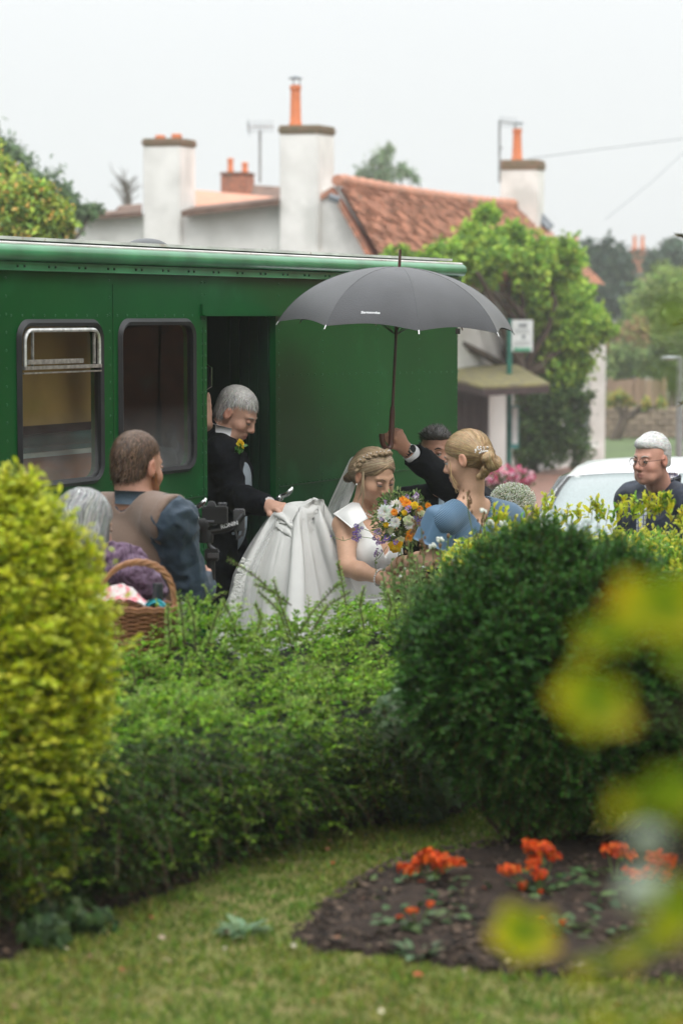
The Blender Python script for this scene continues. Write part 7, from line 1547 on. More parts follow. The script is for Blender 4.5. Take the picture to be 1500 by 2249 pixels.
# ------------------------------------------------ the bride
br_c = P(820, 1044, 10.40)
BR = Fig('bride in white satin gown with braided blonde hair and veil, looking down', P(800, 1112, 10.46), (.70, -.72, 0), br_c, (.62, -.66, -.42), .98, 1.0, fem=True, foot_z=.02, roll=.06,
         re=P(764, 1246, 10.22), rw=P(838, 1270, 10.10), le=P(862, 1205, 10.62), lw=P(868, 1250, 10.40))
BR.j['rs'] = P(757, 1152, 10.38); BR.j['ls'] = P(847, 1144, 10.60)
bdir = P(876, 1276, 10.08) - BR.j['rw']
skin_b = (.63, .375, .255)
BR.build_body(skin_b, (.52, .16, .15), [lambda v: hand(v, BR.j['rw'], bdir, (.1, -.8, .5), .75, 1, .1, .8, .95), lambda v: hand(v, BR.j['lw'], (.3, -.2, -.5), (-.3, -.9, 0), .7, -1, .1, .6, .9)])
face_parts(BR.root, BR.HM, BR.hc, 1.0, (.22, .14, .09), True, skin=(.56, .32, .24))
M2 = BR.HM.copy(); rc = V3(BR.hc); wR = lambda x, y, z: rc + M2 @ np.array([x, y, z])
bl2 = [(.40, .29, .18), (.54, .41, .27), (.28, .19, .11)]
v = Vol(); v.ell(wR(0, -.010, .041), (.079, .095, .080), M2, .02); v.ell(wR(0, -.055, -.005), (.072, .068, .066), M2, .03); v.box(wR(0, .115, -.045), (.12, .062, .095), rotm(M2 @ np.array([0, 1, .40]), M2[:, 2]), .02, .015, True); v.box(wR(0, .06, -.12), (.12, .10, .085), M2, .01, .01, True)
v.ell(wR(0, .10, .02), (.066, .05, .058), M2, .012, True)
for k in (-1, 1): v.ell(wR(k*.088, .002, -.010), (.018, .020, .026), M2, .006, True)
for k in range(4): v.cap(wR(.025-.017*k, -.095, -.045), wR(.020-.013*k, -.120, -.075), .022, .016, .008)
def parted(p): q = (p - rc) @ M2; return norm(np.stack([np.sign(q[:, 0])*.6, -.9*np.ones(len(q)), -.7 - q[:, 1]*3], 1)) @ M2.T
BR.hairdo(v, hair_mat('hair'), parted, 4200, .09, .0012, 8, bl2, noise_=.0013, nsc=40)
mb = MB(); ml = MB()   # braid over the crown: three strands plaited
arc = []
for t in np.linspace(0, 1, 46):
    a_ = math.pi*(-.04 + 1.08*t); p = np.array([.085*math.cos(a_), .030 - .055*abs(math.cos(a_))**1.4, .028 + .097*math.sin(a_)]); arc.append(p)
for s3 in range(3):
    path = []
    for i, p in enumerate(arc):
        ph = i*.62 + s3*2.094; rad_ = norm((p - np.array([0, -.01, .03]))[None])[0]; path.append(wR(*(p + np.array([0, 1, 0])*.0115*math.sin(ph) + rad_*.0065*math.sin(2*ph))))
    mb.tube(path, .0088, 7, flat=.85)
o = mb.build('braid', mat('braid hair', (.46, .34, .215), .5, scale=160, col2=(.28, .19, .11), bump=.8, bscale=300, stretch=(1, 1, .2)), BR.root)
for (sx_, sy_, ex, ey, ez) in ((.080, .035, .072, .055, -.13), (.080, .030, .082, .030, -.11), (-.078, .040, -.070, .065, -.12), (-.080, .035, -.078, .045, -.10)):
    for q in range(5): r = random.uniform(-.005, .005); ml.tube([wR(sx_, sy_-.02, .035), wR(sx_*1.10+r, sy_+.004, -.01), wR((sx_+ex)/2*1.06+r, (sy_+ey)/2+.008, -.06), wR(ex+r*1.6, ey+r, ez+abs(r)*2)], [.0015, .0014, .0012, .0004], 4)
ml.build('loose_hair', mat('bride wisps', (.52, .40, .26), .5), BR.root)['kind'] = 'stuff'
mb = MB()
for k in range(14): t = k/13; p = arc[int(8+30*t)]; rad_ = norm((p - np.array([0, -.01, .03]))[None])[0]; mb.sphere(wR(*(p + rad_*.012)), .0028, 6)
mb.build('hair_pearls', mat('pearl'), BR.root)
m_sat = mat('white satin', (.85, .85, .835), .42, scale=3, var=.03, spec=.4, sheen=.2, bump=.06, bscale=40)
v = Vol(); BR.torso(v, .010, legs=False, k=.03); v.cap(BR.N - BR.U*.03, BR.j['rs'] - BR.R*.03, .048, .054, .03); v.cap(BR.N - BR.U*.03, BR.j['ls'] + BR.R*.03, .048, .054, .03)
for a_, g_ in (('rs', 1), ('ls', -1)): v.cap(BR.j[a_] + BR.R*g_*.006 + BR.U*.02, BR.j[a_[0]+'e'], .054, .050, .006, True)
v.ell(BR.N + BR.U*.035 + BR.Fw*.03, (.118, .14, .088), BR.M, .006, True)
for k in range(8): t_ = k/7; v.ell(BR.N + BR.Fw*(.10+.04*t_) - BR.U*(-.01+.19*t_), (.115*(1-t_)+.008, .085, .034), BR.M, .006, True)
v.cap(BR.N + BR.Fw*.05 + BR.U*.02, BR.N + BR.Fw*.11 - BR.U*.175, .098, .030, .006, True)
cutz = (BR.j['belly'] - BR.U*.06).z
o = BR.garment('gown_bodice', v, m_sat, .005, .0016, 9, cut=lambda V: (V[:, 2] < cutz))
def capsl(a, sg):
    p = BR.j[a]; pts = []; n = 22; A0 = BR.R*sg
    for t in np.linspace(0, 1, 7):
        for i in range(n):
            an = math.pi*(-.50 + 1.0*i/(n-1)); r = .054 + .006*t; pts.append(p + BR.Fw*math.sin(an)*r*1.1 + BR.U*(math.cos(an)*r*1.0 - .04*t) + A0*(-.03 + .058*t))
    link('cap_sleeve', grid_mesh('cap_sleeve', pts, n, 7, False, .003), m_sat, BR.root)
def cap_patch(A, B, C, D, bulge=.02):
    A, B, C, D = [np.array(tuple(P(*q))) for q in (A, B, C, D)]; pts = []
    for v_ in np.linspace(0, 1, 10):
        for u_ in np.linspace(0, 1, 14): pts.append((A*(1-u_) + B*u_)*(1-v_) + (D*(1-u_) + C*u_)*v_ + np.array([-.3, -1, .5])*bulge*(math.sin(math.pi*u_*.8+.3)*math.sin(math.pi*v_)))
    link('cap_sleeve', grid_mesh('cap_sleeve', pts, 14, 10, False, .003), m_sat, BR.root)
cap_patch((784, 1096, 10.46), (732, 1128, 10.37), (772, 1160, 10.24), (808, 1138, 10.26), .032); cap_patch((836, 1096, 10.62), (866, 1120, 10.62), (856, 1142, 10.48), (834, 1130, 10.46))
mb = MB(); bc2 = BR.j['belly'] - BR.U*.035; M3 = Matrix(BR.M.tolist()); mb.lathe([(1.0, -.014), (1.03, -.01), (1.03, .010), (1.0, .014)], bc2, 40, M3 @ Matrix.Diagonal((.132, .103, 1))); mb.build('waist_band', m_sat, BR.root)
mb = MB()
for k in range(44): a_ = 2*math.pi*k/44; mb.sphere(BR.N + BR.R*.066*math.cos(a_) + BR.Fw*(.012+.072*math.sin(a_)) + BR.U*(.012 - .055*max(0, math.sin(a_))), .0038, 7)
mb.build('necklace', mat('pearl'), BR.root); w_ = BR.j['rw'] - (BR.j['rw']-BR.j['re']).normalized()*.012; d = (BR.j['rw']-BR.j['re']).normalized(); a1 = d.cross(Vector((0, 0, 1))).normalized(); a2 = d.cross(a1); mb = MB()
for k in range(22): a_ = 2*math.pi*k/22; mb.sphere(w_ + a1*.033*math.cos(a_) + a2*.035*math.sin(a_), .0046, 7)
mb.build('pearl_bracelet', mat('pearl'), BR.root); mb = MB(); mb.sphere(BR.L(.082, -.004, -.036), .0045, 7); mb.sphere(BR.L(-.082, -.004, -.036), .0045, 7); mb.build('earrings', mat('pearl'), BR.root)
# gown skirt: deep soft pleats falling from the waist
c0 = BR.j['belly'] - BR.U*.04; pts = []; n = 120; nv = 26
for t in np.linspace(0, 1, nv):
    z = c0.z*(1-t) + .04*t; rx = .125 + .62*t**.80; ry = .10 + .50*t**.80
    for i in range(n):
        a_ = 2*math.pi*i/n; w_f = min(1, t*5); rr = 1 + w_f*(.055*math.sin(a_*9+.6*math.sin(a_*2)) + .03*math.sin(a_*17+2+t*2)); pts.append((c0.x + BR.R.x*rx*rr*math.cos(a_) + BR.Fw.x*ry*rr*math.sin(a_), c0.y + BR.R.y*rx*rr*math.cos(a_) + BR.Fw.y*ry*rr*math.sin(a_), z))
link('gown_skirt', grid_mesh('gown_skirt', pts, n, nv, True, .003), m_sat, BR.root)
# the train, gathered up in the man's hand and falling in a tall pale tent
def train(ctrl, n, nv, Y0, dep, amp, name, m, seed=0, thick=.003, nf=9):
    """ctrl: (y, xl, xr) silhouette rows in photo pixels"""
    ys_ = [c[0] for c in ctrl]; pts = []
    for t in np.linspace(0, 1, nv):
        y = ys_[0] + (ys_[-1]-ys_[0])*t**1.0; xl = np.interp(y, ys_, [c[1] for c in ctrl]); xr = np.interp(y, ys_, [c[2] for c in ctrl])
        cx_ = (xl+xr)/2; hw = (xr-xl)/2; Yd = Y0 + .25*t*0; c = P(cx_, y, Yd); hwm = hw/F*Yd
        for i in range(n):
            a_ = 2*math.pi*i/n; k1 = amp*min(1, .35+t*1.2); rip = k1*(math.sin(a_*nf + seed + 2.2*math.sin(t*3+a_)) + .6*math.sin(a_*(nf*2-1) + 1.3*seed + t*4) + .8*mnoise.noise(Vector((math.cos(a_)*2.2, math.sin(a_)*2.2, t*3.5+seed)))*1.6)
            rr = 1 + rip*(.35 + .65*abs(math.sin(a_))); pts.append((c.x + hwm*math.cos(a_)*(1+rip*.25), Yd + dep*(.15+.85*t)*math.sin(a_)*rr, c.z + .02*mnoise.noise(Vector((a_*1.5, t*5, seed)))*t))
    return link(name, grid_mesh(name, pts, n, nv, True, thick), m, BR.root)
m_org = mat('white organza', (.86, .86, .84), .5, scale=5, var=.04, spec=.3, trans=.25, bump=.10, bscale=60)
v = Vol(); grip = P(622, 1108, 10.36)
tr_rows = [(1110, 600, 668), (1150, 585, 704), (1200, 556, 724), (1250, 530, 745), (1320, 508, 778), (1420, 476, 812), (1650, 430, 860), (2040, 380, 900)]
def tr_pt(u, y, ph=0):
    ys_ = [r[0] for r in tr_rows]; xl, xr = np.interp(y, ys_, [r[1] for r in tr_rows]), np.interp(y, ys_, [r[2] for r in tr_rows]); t = (y-1110)/930
    a_ = u*2*math.pi; hw = (xr-xl)/2/F*10.5; c = P((xl+xr)/2, y, 10.5); return c + Vector((hw*math.cos(a_)*.93, (.06+.42*t**.6)*math.sin(a_), 0))
z_r = [P(640, r[0], 10.5).z for r in tr_rows]; cx_r = [P((r[1]+r[2])/2, r[0], 10.5).x for r in tr_rows]; hw_r = [(r[2]-r[1])/2/F*10.5 for r in tr_rows]
def tprof(z):
    z = np.asarray(z); hw = np.interp(-z, [-q for q in z_r], hw_r); return np.interp(-z, [-q for q in z_r], cx_r), hw*.95, np.interp(-z, [-q for q in z_r], [.06, .10, .16, .21, .26, .33, .45, .55])
XT = drape(P(656, 1124, 10.46), prof=tprof, full=.95, ringr=.23, pinr=.105)
pts = XT.reshape(-1, 3); o = link('train', grid_mesh('train', pts, XT.shape[1], XT.shape[0], True, .002), m_org, BR.root)
m_tul = mat_sheer('tulle', (.85, .86, .86), .30)
pts = []
for t in np.linspace(0, 1, 30):
    for i in range(26):
        u = i/25; y = 1128 + t*330; xo = np.interp(y, [1110, 1150, 1200, 1260, 1330, 1460], [604, 578, 545, 512, 497, 470]); xi = xo + 26 + 62*t; pts.append(P(xo + (xi-xo)*u, y, 10.52 - (.10+.30*t)*math.sin(u*1.5) + .012*math.sin(u*14+t*5)))
link('tulle_overlay', grid_mesh('tulle_overlay', pts, 26, 30), m_tul, BR.root)
pts = []; mbp = []   # lace edge along the left side of the tulle
mb = MB()
for k in range(150): y = random.uniform(1225, 1345); x = np.interp(y, [1200, 1260, 1330, 1350], [540, 516, 500, 497]) + abs(random.gauss(0, 10)) + 3; mb.sphere(P(x, y, 10.22), (.006, .003, .004), 5)
o = mb.build('lace_edge', mat('white lace', (.78, .78, .75), .7), BR.root); o['kind'] = 'stuff'
# veil: from the comb at the back of the head down behind the shoulder
Lc = [(798, 1000), (768, 1012), (745, 1060), (722, 1110), (706, 1160), (700, 1230), (690, 1330), (680, 1450)]; Rc = [(806, 1004), (792, 1030), (778, 1075), (764, 1110), (752, 1145), (752, 1210), (760, 1300), (765, 1420)]
pts = []; nu2, nv2 = 36, 40
for t in np.linspace(0, 1, nv2):
    k = t*(len(Lc)-1); s_ = np.arange(len(Lc)); lx, ly = np.interp(k, s_, [p[0] for p in Lc]), np.interp(k, s_, [p[1] for p in Lc]); rx, ry = np.interp(k, s_, [p[0] for p in Rc]), np.interp(k, s_, [p[1] for p in Rc])
    for i in range(nu2):
        u = i/(nu2-1); rip = .022*math.sin(u*11 + t*2)*min(1, t*2) + .006*math.sin(u*23+t); Yd = 10.50 + .10*math.sin(u*math.pi) + rip - .10*u*t; pts.append(P(lx+(rx-lx)*u, ly+(ry-ly)*u, Yd))
link('veil', grid_mesh('veil', pts, nu2, nv2), mat_sheer('veil tulle', (.86, .87, .86), .42), BR.root)
pts2 = [p + Vector((.004, .07, .01)) for p in pts]; link('veil', grid_mesh('veil', pts2, nu2, nv2), mat_sheer('veil tulle', (.86, .87, .86), .42), BR.root)
# ================================================================== THINGS THAT ARE HELD OR PUT DOWN
def text_mesh(txt, size, extr=.0008, font_scale=1.0):
    cu = bpy.data.curves.new('lettering', 'FONT'); cu.body = txt; cu.size = size; cu.align_x = 'CENTER'; cu.align_y = 'CENTER'; cu.extrude = extr; cu.offset = size*.02
    ob = bpy.data.objects.new('tmp', cu); COL.objects.link(ob); me = bpy.data.meshes.new_from_object(ob.evaluated_get(bpy.context.evaluated_depsgraph_get())); bpy.data.objects.remove(ob, do_unlink=True); me.name = 'lettering'; return me
# ---- umbrella
UA = P(877, 586, 10.70); UH = P(859, 968, 10.66); ax_ = (UA-UH).normalized()
um_o = empty('umbrella', 'large open dark grey umbrella with wooden shaft and white lettering held over the bride', 'umbrella', UH)
ux = Vector((1, 0, 0)); ux = (ux - ax_*ux.dot(ax_)).normalized(); tilt = Vector((0, -.06, 1)); axu = (ax_ + Vector((0, -.075, 0))).normalized(); ux = (Vector((1, 0, 0)) - axu*axu.x).normalized(); uy = axu.cross(ux)
RU = .527; HU = .262; rib_a = [R_(-81 + 45*k - 90) for k in range(8)]
def can(a, t, inset=0):
    """point on the canopy: angle a, t 0..1 from the top to the rim"""
    k = ((a - rib_a[0]) % (math.pi/4))/(math.pi/4); sag = math.sin(math.pi*k)
    r = RU*(math.sin(t*1.22)/math.sin(1.22))*(math.cos(math.pi/8)/math.cos((k-.5)*math.pi/4))*(1 - .035*sag*t**1.6) ; z = -HU*((1-math.cos(t*1.22))/(1-math.cos(1.22)))*(1-.03*sag) + .012*sag*t**2
    return UA + ux*(r*math.cos(a)) + uy*(r*math.sin(a)) + axu*(z - inset)
nA = 8*12; nT = 22; pts = [can(2*math.pi*i/nA + rib_a[0], .012 + .988*j/nT) for j in range(nT+1) for i in range(nA)]
m_can = mat('umbrella cloth', (.035, .036, .042), .55, scale=7, var=.12, bump=.15, bscale=160, sheen=.25, trans=.06)
cano = link('canopy', grid_mesh('canopy', pts, nA, nT+1, True, .0012), m_can, um_o); cano.data.set_sharp_from_angle(angle=R_(14))
m_rb = mat('umbrella rib steel', (.12, .12, .13), .3, metal=.8)
for a in rib_a:
    mb = MB(); mb.tube([can(a, t, -.0012) for t in np.linspace(.03, 1.0, 14)], .0016, 5); mb.build('seam', m_can, cano)
    mb = MB(); mb.tube([can(a, t, .006) for t in np.linspace(.03, 1.0, 12)], .0022, 5); rb = mb.build('rib', m_rb, um_o)
    mb = MB(); tip = can(a, 1.0); d = (tip - can(a, .93)).normalized(); mb.tube([tip - d*.004, tip + d*.016], .0028, 6); mb.build('rib_tip', m_chr, rb)
    mb = MB(); mb.tube([can(a, .52, .008), UA - axu*.30], .0020, 5); mb.build('strut', m_rb, rb)
m_wood = mat('dark cherry wood', (.085, .022, .012), .35, scale=20, col2=(.05, .014, .008), stretch=(1, 1, .1), coat=.4)
mb = MB(); mb.tube([UA - axu*.02, UH + (UA-UH)*.12], .0068, 12); mb.build('shaft', m_wood, um_o); mb = MB(); mb.tube([UA - axu*.015, UA + ax_*.03, UA + ax_*.078], [.008, .0065, .0055], 10); mb.build('ferrule', m_wood, um_o)
mb = MB(); c0 = UH + ax_*.155; mb.tube([c0, c0 - ax_*.02, c0 - ax_*.05, UH + ax_*.03], [.0085, .0115, .0125, .0125], 14); hk = [UH + ax_*.04]
for k in range(10): a = math.pi*k/9; hk.append(UH + ax_*(-.012 - .030*math.sin(a)) + Vector((-.024*(1-math.cos(a))*.9, -.012*(1-math.cos(a)), 0)) + ax_*(.045*(k/9)**2))
mb.tube(hk, .0125, 12); mb.build('handle', m_wood, um_o, angle=60)
mb = MB(); s0 = can(rib_a[0] + R_(180+3), 1.0); a = [q for q in rib_a][2] + R_(22); b0 = can(a, 1.0, .004); mb.hull8([b0, b0 + ux*.020, b0 + ux*.020 - axu*.024, b0 - axu*.024], [q + Vector((0, .003, 0)) for q in (b0, b0 + ux*.020, b0 + ux*.020 - axu*.024, b0 - axu*.024)]); mb.build('strap', mat('black strap'), um_o, smooth=False)
# lettering printed on the front panel: each vertex laid on the cloth
tmx = text_mesh('Samsonite', .022, 0); tp = P(814, 686, 10.2)
def on_canopy(px, py):
    """point of the canopy facing us that is seen at a pixel (search over angle and radius)"""
    best = None; d = ray(px, py)
    for it in range(3):
        if it == 0: A_s = np.linspace(R_(-150), R_(-30), 60); T_s = np.linspace(.3, 1, 60)
        else: A_s = np.linspace(best[1]-.06/it**2, best[1]+.06/it**2, 25); T_s = np.linspace(max(.01, best[2]-.03/it**2), min(1, best[2]+.03/it**2), 25)
        for a in A_s:
            for t in T_s:
                q = can(a, t); v_ = q - Vector((0, 0, H)); e = (v_ - d*(v_.dot(d)/d.dot(d))).length
                if best is None or e < best[0]: best = (e, a, t)
    return best
_, a0, t0 = on_canopy(814, 686); rr0 = RU*math.sin(t0*1.22)/math.sin(1.22)
for v_ in tmx.vertices:
    x, y = v_.co.x, v_.co.y; a = a0 + x/rr0 + 0; t = t0 - y/(RU*1.25); q = can(a, t); q2 = can(a, t) + (can(a, t) - (UA - axu*.5)).normalized()*.0016; v_.co = q2
tmx.update(); link('lettering', tmx, mat('white print', (.75, .76, .78), .6, var=.02), cano)

# ---- gimbal with camera
gb = empty('camera_gimbal', 'black camera on a hand-held gimbal with white RONIN lettering, held by the videographer', 'camera', P(460, 1260, 8.6))
m_blk = mat('camera black', (.014, .014, .016), .4, var=.3, bump=.2, bscale=300); m_gry = mat('gimbal grey', (.10, .10, .11), .35, metal=.4)
GY = 8.62
def gp(x, y, dy=0): return P(x, y, GY+dy)
def gbox(x0, y0, x1, y1, dy, th, name, m, parent=gb, bv=.004):
    a, b = gp(x0, y0, dy), gp(x1, y1, dy); mb = MB(); mb.box((a+b)/2, (abs(b.x-a.x), th, abs(a.z-b.z))); return mb.build(name, m, parent, bevel=bv)
cb = gbox(444, 1112, 500, 1150, .0, .06, 'camera_body', m_blk); mb = MB(); a, b = gp(452, 1112), gp(476, 1112); mb.add([a + Vector((0, -.02, 0)), b + Vector((0, -.02, 0)), b + Vector((0, .03, 0)), a + Vector((0, .03, 0))] + [a.lerp(b, .25) + Vector((0, -.015, .018)), a.lerp(b, .75) + Vector((0, -.015, .018)), a.lerp(b, .75) + Vector((0, .02, .018)), a.lerp(b, .25) + Vector((0, .02, .018))], [(3, 2, 1, 0), (4, 5, 6, 7), (0, 1, 5, 4), (1, 2, 6, 5), (2, 3, 7, 6), (3, 0, 4, 7)]); mb.build('viewfinder', m_blk, cb, bevel=.003)
mb = MB(); mb.tube([gp(468, 1132, .03), gp(468, 1132, .14)], [.034, .036], 20); mb.build('lens', m_blk, cb); 
for x in (484, 493): mb = MB(); q = gp(x, 1110); mb.lathe([(.008, 0), (.009, .008), (.007, .010)], q, 12); mb.build('dial', m_gry, cb)
mb = MB(); mb.tube([gp(445, 1110, -.02), gp(440, 1104, -.04), gp(434, 1110, -.03), gp(433, 1122, -.02), gp(440, 1135, 0)], .0035, 6); mb.build('cable', m_blk, cb)
mb = MB(); mb.tube([gp(436, 1165, 0), gp(470, 1167, -.01), gp(500, 1162, -.01), gp(520, 1148, -.01), gp(535, 1130, 0)], .0105, 10, flat=.8); mb.build('arm', m_blk, gb); gbox(513, 1118, 538, 1165, .02, .045, 'motor', m_gry)
mb = MB(); mb.lathe([(.021, -.02), (.024, -.015), (.024, .02), (.019, .024)], gp(446, 1152, -.01), 16, Matrix.Rotation(math.pi/2, 3, 'X')); mb.build('motor', m_blk, gb); mb = MB(); mb.lathe([(.026, -.022), (.028, 0), (.024, .024)], gp(452, 1178, 0), 16); mb.build('motor', m_blk, gb)
mb = MB(); mb.tube([gp(458, 1185), gp(460, 1200), gp(470, 1208), gp(480, 1215)], .0085, 8); mb.build('arm', m_gry, gb); mb = MB(); mb.tube([gp(455, 1165, -.005), gp(448, 1150, -.02), gp(452, 1146, -.03), gp(470, 1146, -.03)], .005, 6); mb.build('clamp', m_gry, gb)
gbox(450, 1205, 480, 1232, 0, .035, 'handle_head', m_blk); gbox(456, 1215, 480, 1226, -.02, .012, 'control_pad', m_gry, bv=.002); mb = MB(); mb.tube([gp(463, 1228), gp(462, 1300)], [.016, .018], 14); mb.build('grip', m_blk, gb)
mb = MB(); mb.tube([gp(516, 1165), gp(522, 1180), gp(532, 1176), gp(536, 1160)], .005, 6); mb.tube([gp(520, 1185), gp(527, 1178)], .005, 6); mb.build('counter_knob', m_gry, gb)
tx = text_mesh('RONIN', .020, .0006); o = link('lettering', tx, mat('white print', (.75, .76, .78)), gb, False); p = P(504, 1153, GY-.022); o.location = p - gb.location; o.rotation_euler = (math.pi/2, R_(-14), 0)

# ---- wicker basket on the wall behind the hedge
bk_c = P(308, 1338, 7.36); bk_o = empty('wicker_basket', 'brown wicker shopping basket with a tall arched handle standing behind the hedge', 'basket', (bk_c.x, bk_c.y, 1.12))
m_wk = mat('wicker', (.30, .125, .05), .6, scale=60, col2=(.20, .08, .035), bump=.3, bscale=200, objrand=.12); m_wk2 = mat('pale cane', (.42, .20, .085), .5, scale=60, col2=(.32, .14, .06), bump=.3, bscale=200)
RX_, RY_ = .118, .085; zt_ = bk_c.z; zb_ = 1.125
def bpos(a, t): s = .84 + .16*t; return Vector((bk_c.x + RX_*s*math.copysign(abs(math.cos(a))**.75, math.cos(a)), bk_c.y + RY_*s*math.copysign(abs(math.sin(a))**.75, math.sin(a)), zb_ + (zt_-zb_)*t))
ns = 30; mb = MB()
for k in range(ns): a = 2*math.pi*k/ns; mb.tube([bpos(a, 0), bpos(a, .5), bpos(a, 1)], .0030, 5)
mb.build('stakes', m_wk, bk_o)['kind'] = 'stuff'
mb = MB(); rows = 40
for r in range(rows):
    t = (r+.5)/rows; m_ = 4*ns//2*2; pth = []
    for k in range(m_+1): a = 2*math.pi*k/m_; q = bpos(a, t); c = Vector((bk_c.x, bk_c.y, q.z)); off = .0038*math.cos(a*ns/2 + math.pi*(r % 2)); pth.append(q + (q-c).normalized()*off)
    mb.tube(pth, .0036, 4, cap=False)
o = mb.build('weave', m_wk, bk_o); o['kind'] = 'stuff'
for tt, rr in ((1.0, .0075), (1.035, .0065)):
    mb = MB(); pth = [bpos(2*math.pi*k/60, tt) + Vector((0, 0, .003*math.sin(k*2.2))) for k in range(61)]; mb.tube(pth, rr, 8, cap=False); mb.build('rim', m_wk, bk_o)
mb = MB(); mb.lathe([(.0, zb_+.005), (1, zb_+.005), (1, zb_-.0), (.0, zb_-.0)], (bk_c.x, bk_c.y, 0), 24, Matrix.Diagonal((RX_*.84, RY_*.84, 1)), cap=False); mb.build('base', m_wk, bk_o)
mb = MB(); l0 = P(222, 1322, 7.34); r0_ = P(385, 1345, 7.38)
for sidek in range(3):
    pth = []
    for k in range(26):
        t = k/25; a = math.pi*(1-t); ph = t*26 + sidek*2.09; x = 300 + 82*math.cos(a) + 4*math.sin(a); y = 1335 - 100*math.sin(a)**.75 + 0; q = P(x, y, 7.36); pth.append(q + Vector((.0055*math.cos(ph)*.6, .0065*math.sin(ph), .0055*math.cos(ph))))
    mb.tube(pth, .0068, 6)
mb.build('handle', m_wk2, bk_o); mb = MB()
for x, y in ((218, 1338), (382, 1345)): mb.sphere(P(x, y, 7.34), (.017, .015, .020), 8)
mb.build('handle_binding', m_wk2, bk_o)
# things in the basket
pts = []; nu3, nv3 = 40, 26
for j in range(nv3):
    for i in range(nu3):
        u, v_ = i/(nu3-1), j/(nv3-1); x = 214 + 108*u; base_y = 1335; hgt = 52*math.sin(math.pi*min(1, u*.85+.12))**.7*math.sin(math.pi*(.12+.76*v_)) + 7*mnoise.noise(Vector((u*5, v_*5, 1))) + 4*mnoise.noise(Vector((u*12, v_*12, 3))); pts.append(P(x, base_y - hgt, 7.30 + .12*v_))
m_scf = mat('flowered scarf', (.75, .68, .66), .8, scale=24, col2=(.78, .25, .30), lo=.52, hi=.60, wear=((.75, .38, .16), 18, .60)); tag(link('scarf', grid_mesh('scarf', pts, nu3, nv3, False, .006), m_scf), 'crumpled white scarf with pink and orange flowers stuffed into the wicker basket', 'scarf')
mb = MB(); p0 = P(347, 1350, 7.40); mb.lathe([(.018, -.14), (.0185, .03), (.017, .036), (.0155, .040), (.0165, .043), (.0165, .092), (.014, .097)], p0, 16); bo = mb.build('flask', mat('black flask', (.03, .035, .04), .3)); tag(bo, 'black capped flask standing in the right end of the wicker basket', 'flask')
pts = []
for j in range(10):
    for i in range(16): u, v_ = i/15, j/9; pts.append(P(318 + 46*u, 1334 - 16*math.sin(math.pi*(.1+.8*u)) - 3*math.sin(v_*6+u*4), 7.30+.09*v_))
tag(link('cloth_bag', grid_mesh('cloth_bag', pts, 16, 10, False, .012), mat('turquoise cloth', (.02, .33, .42), .6)), 'small turquoise cloth bag poking from the wicker basket beside the scarf', 'bag')
mb = MB(); mb.tube([P(398, 1330, 7.5), P(404, 1352, 7.45), P(392, 1372, 7.42)], [.016, .018, .016], 10); mb.tube([P(398, 1330, 7.5), P(396, 1380, 7.6), P(396, 1700, 7.6)], .012, 8); tag(mb.build('walking_frame', m_blk), 'black handle of a walking frame just right of the wicker basket', 'walking frame')

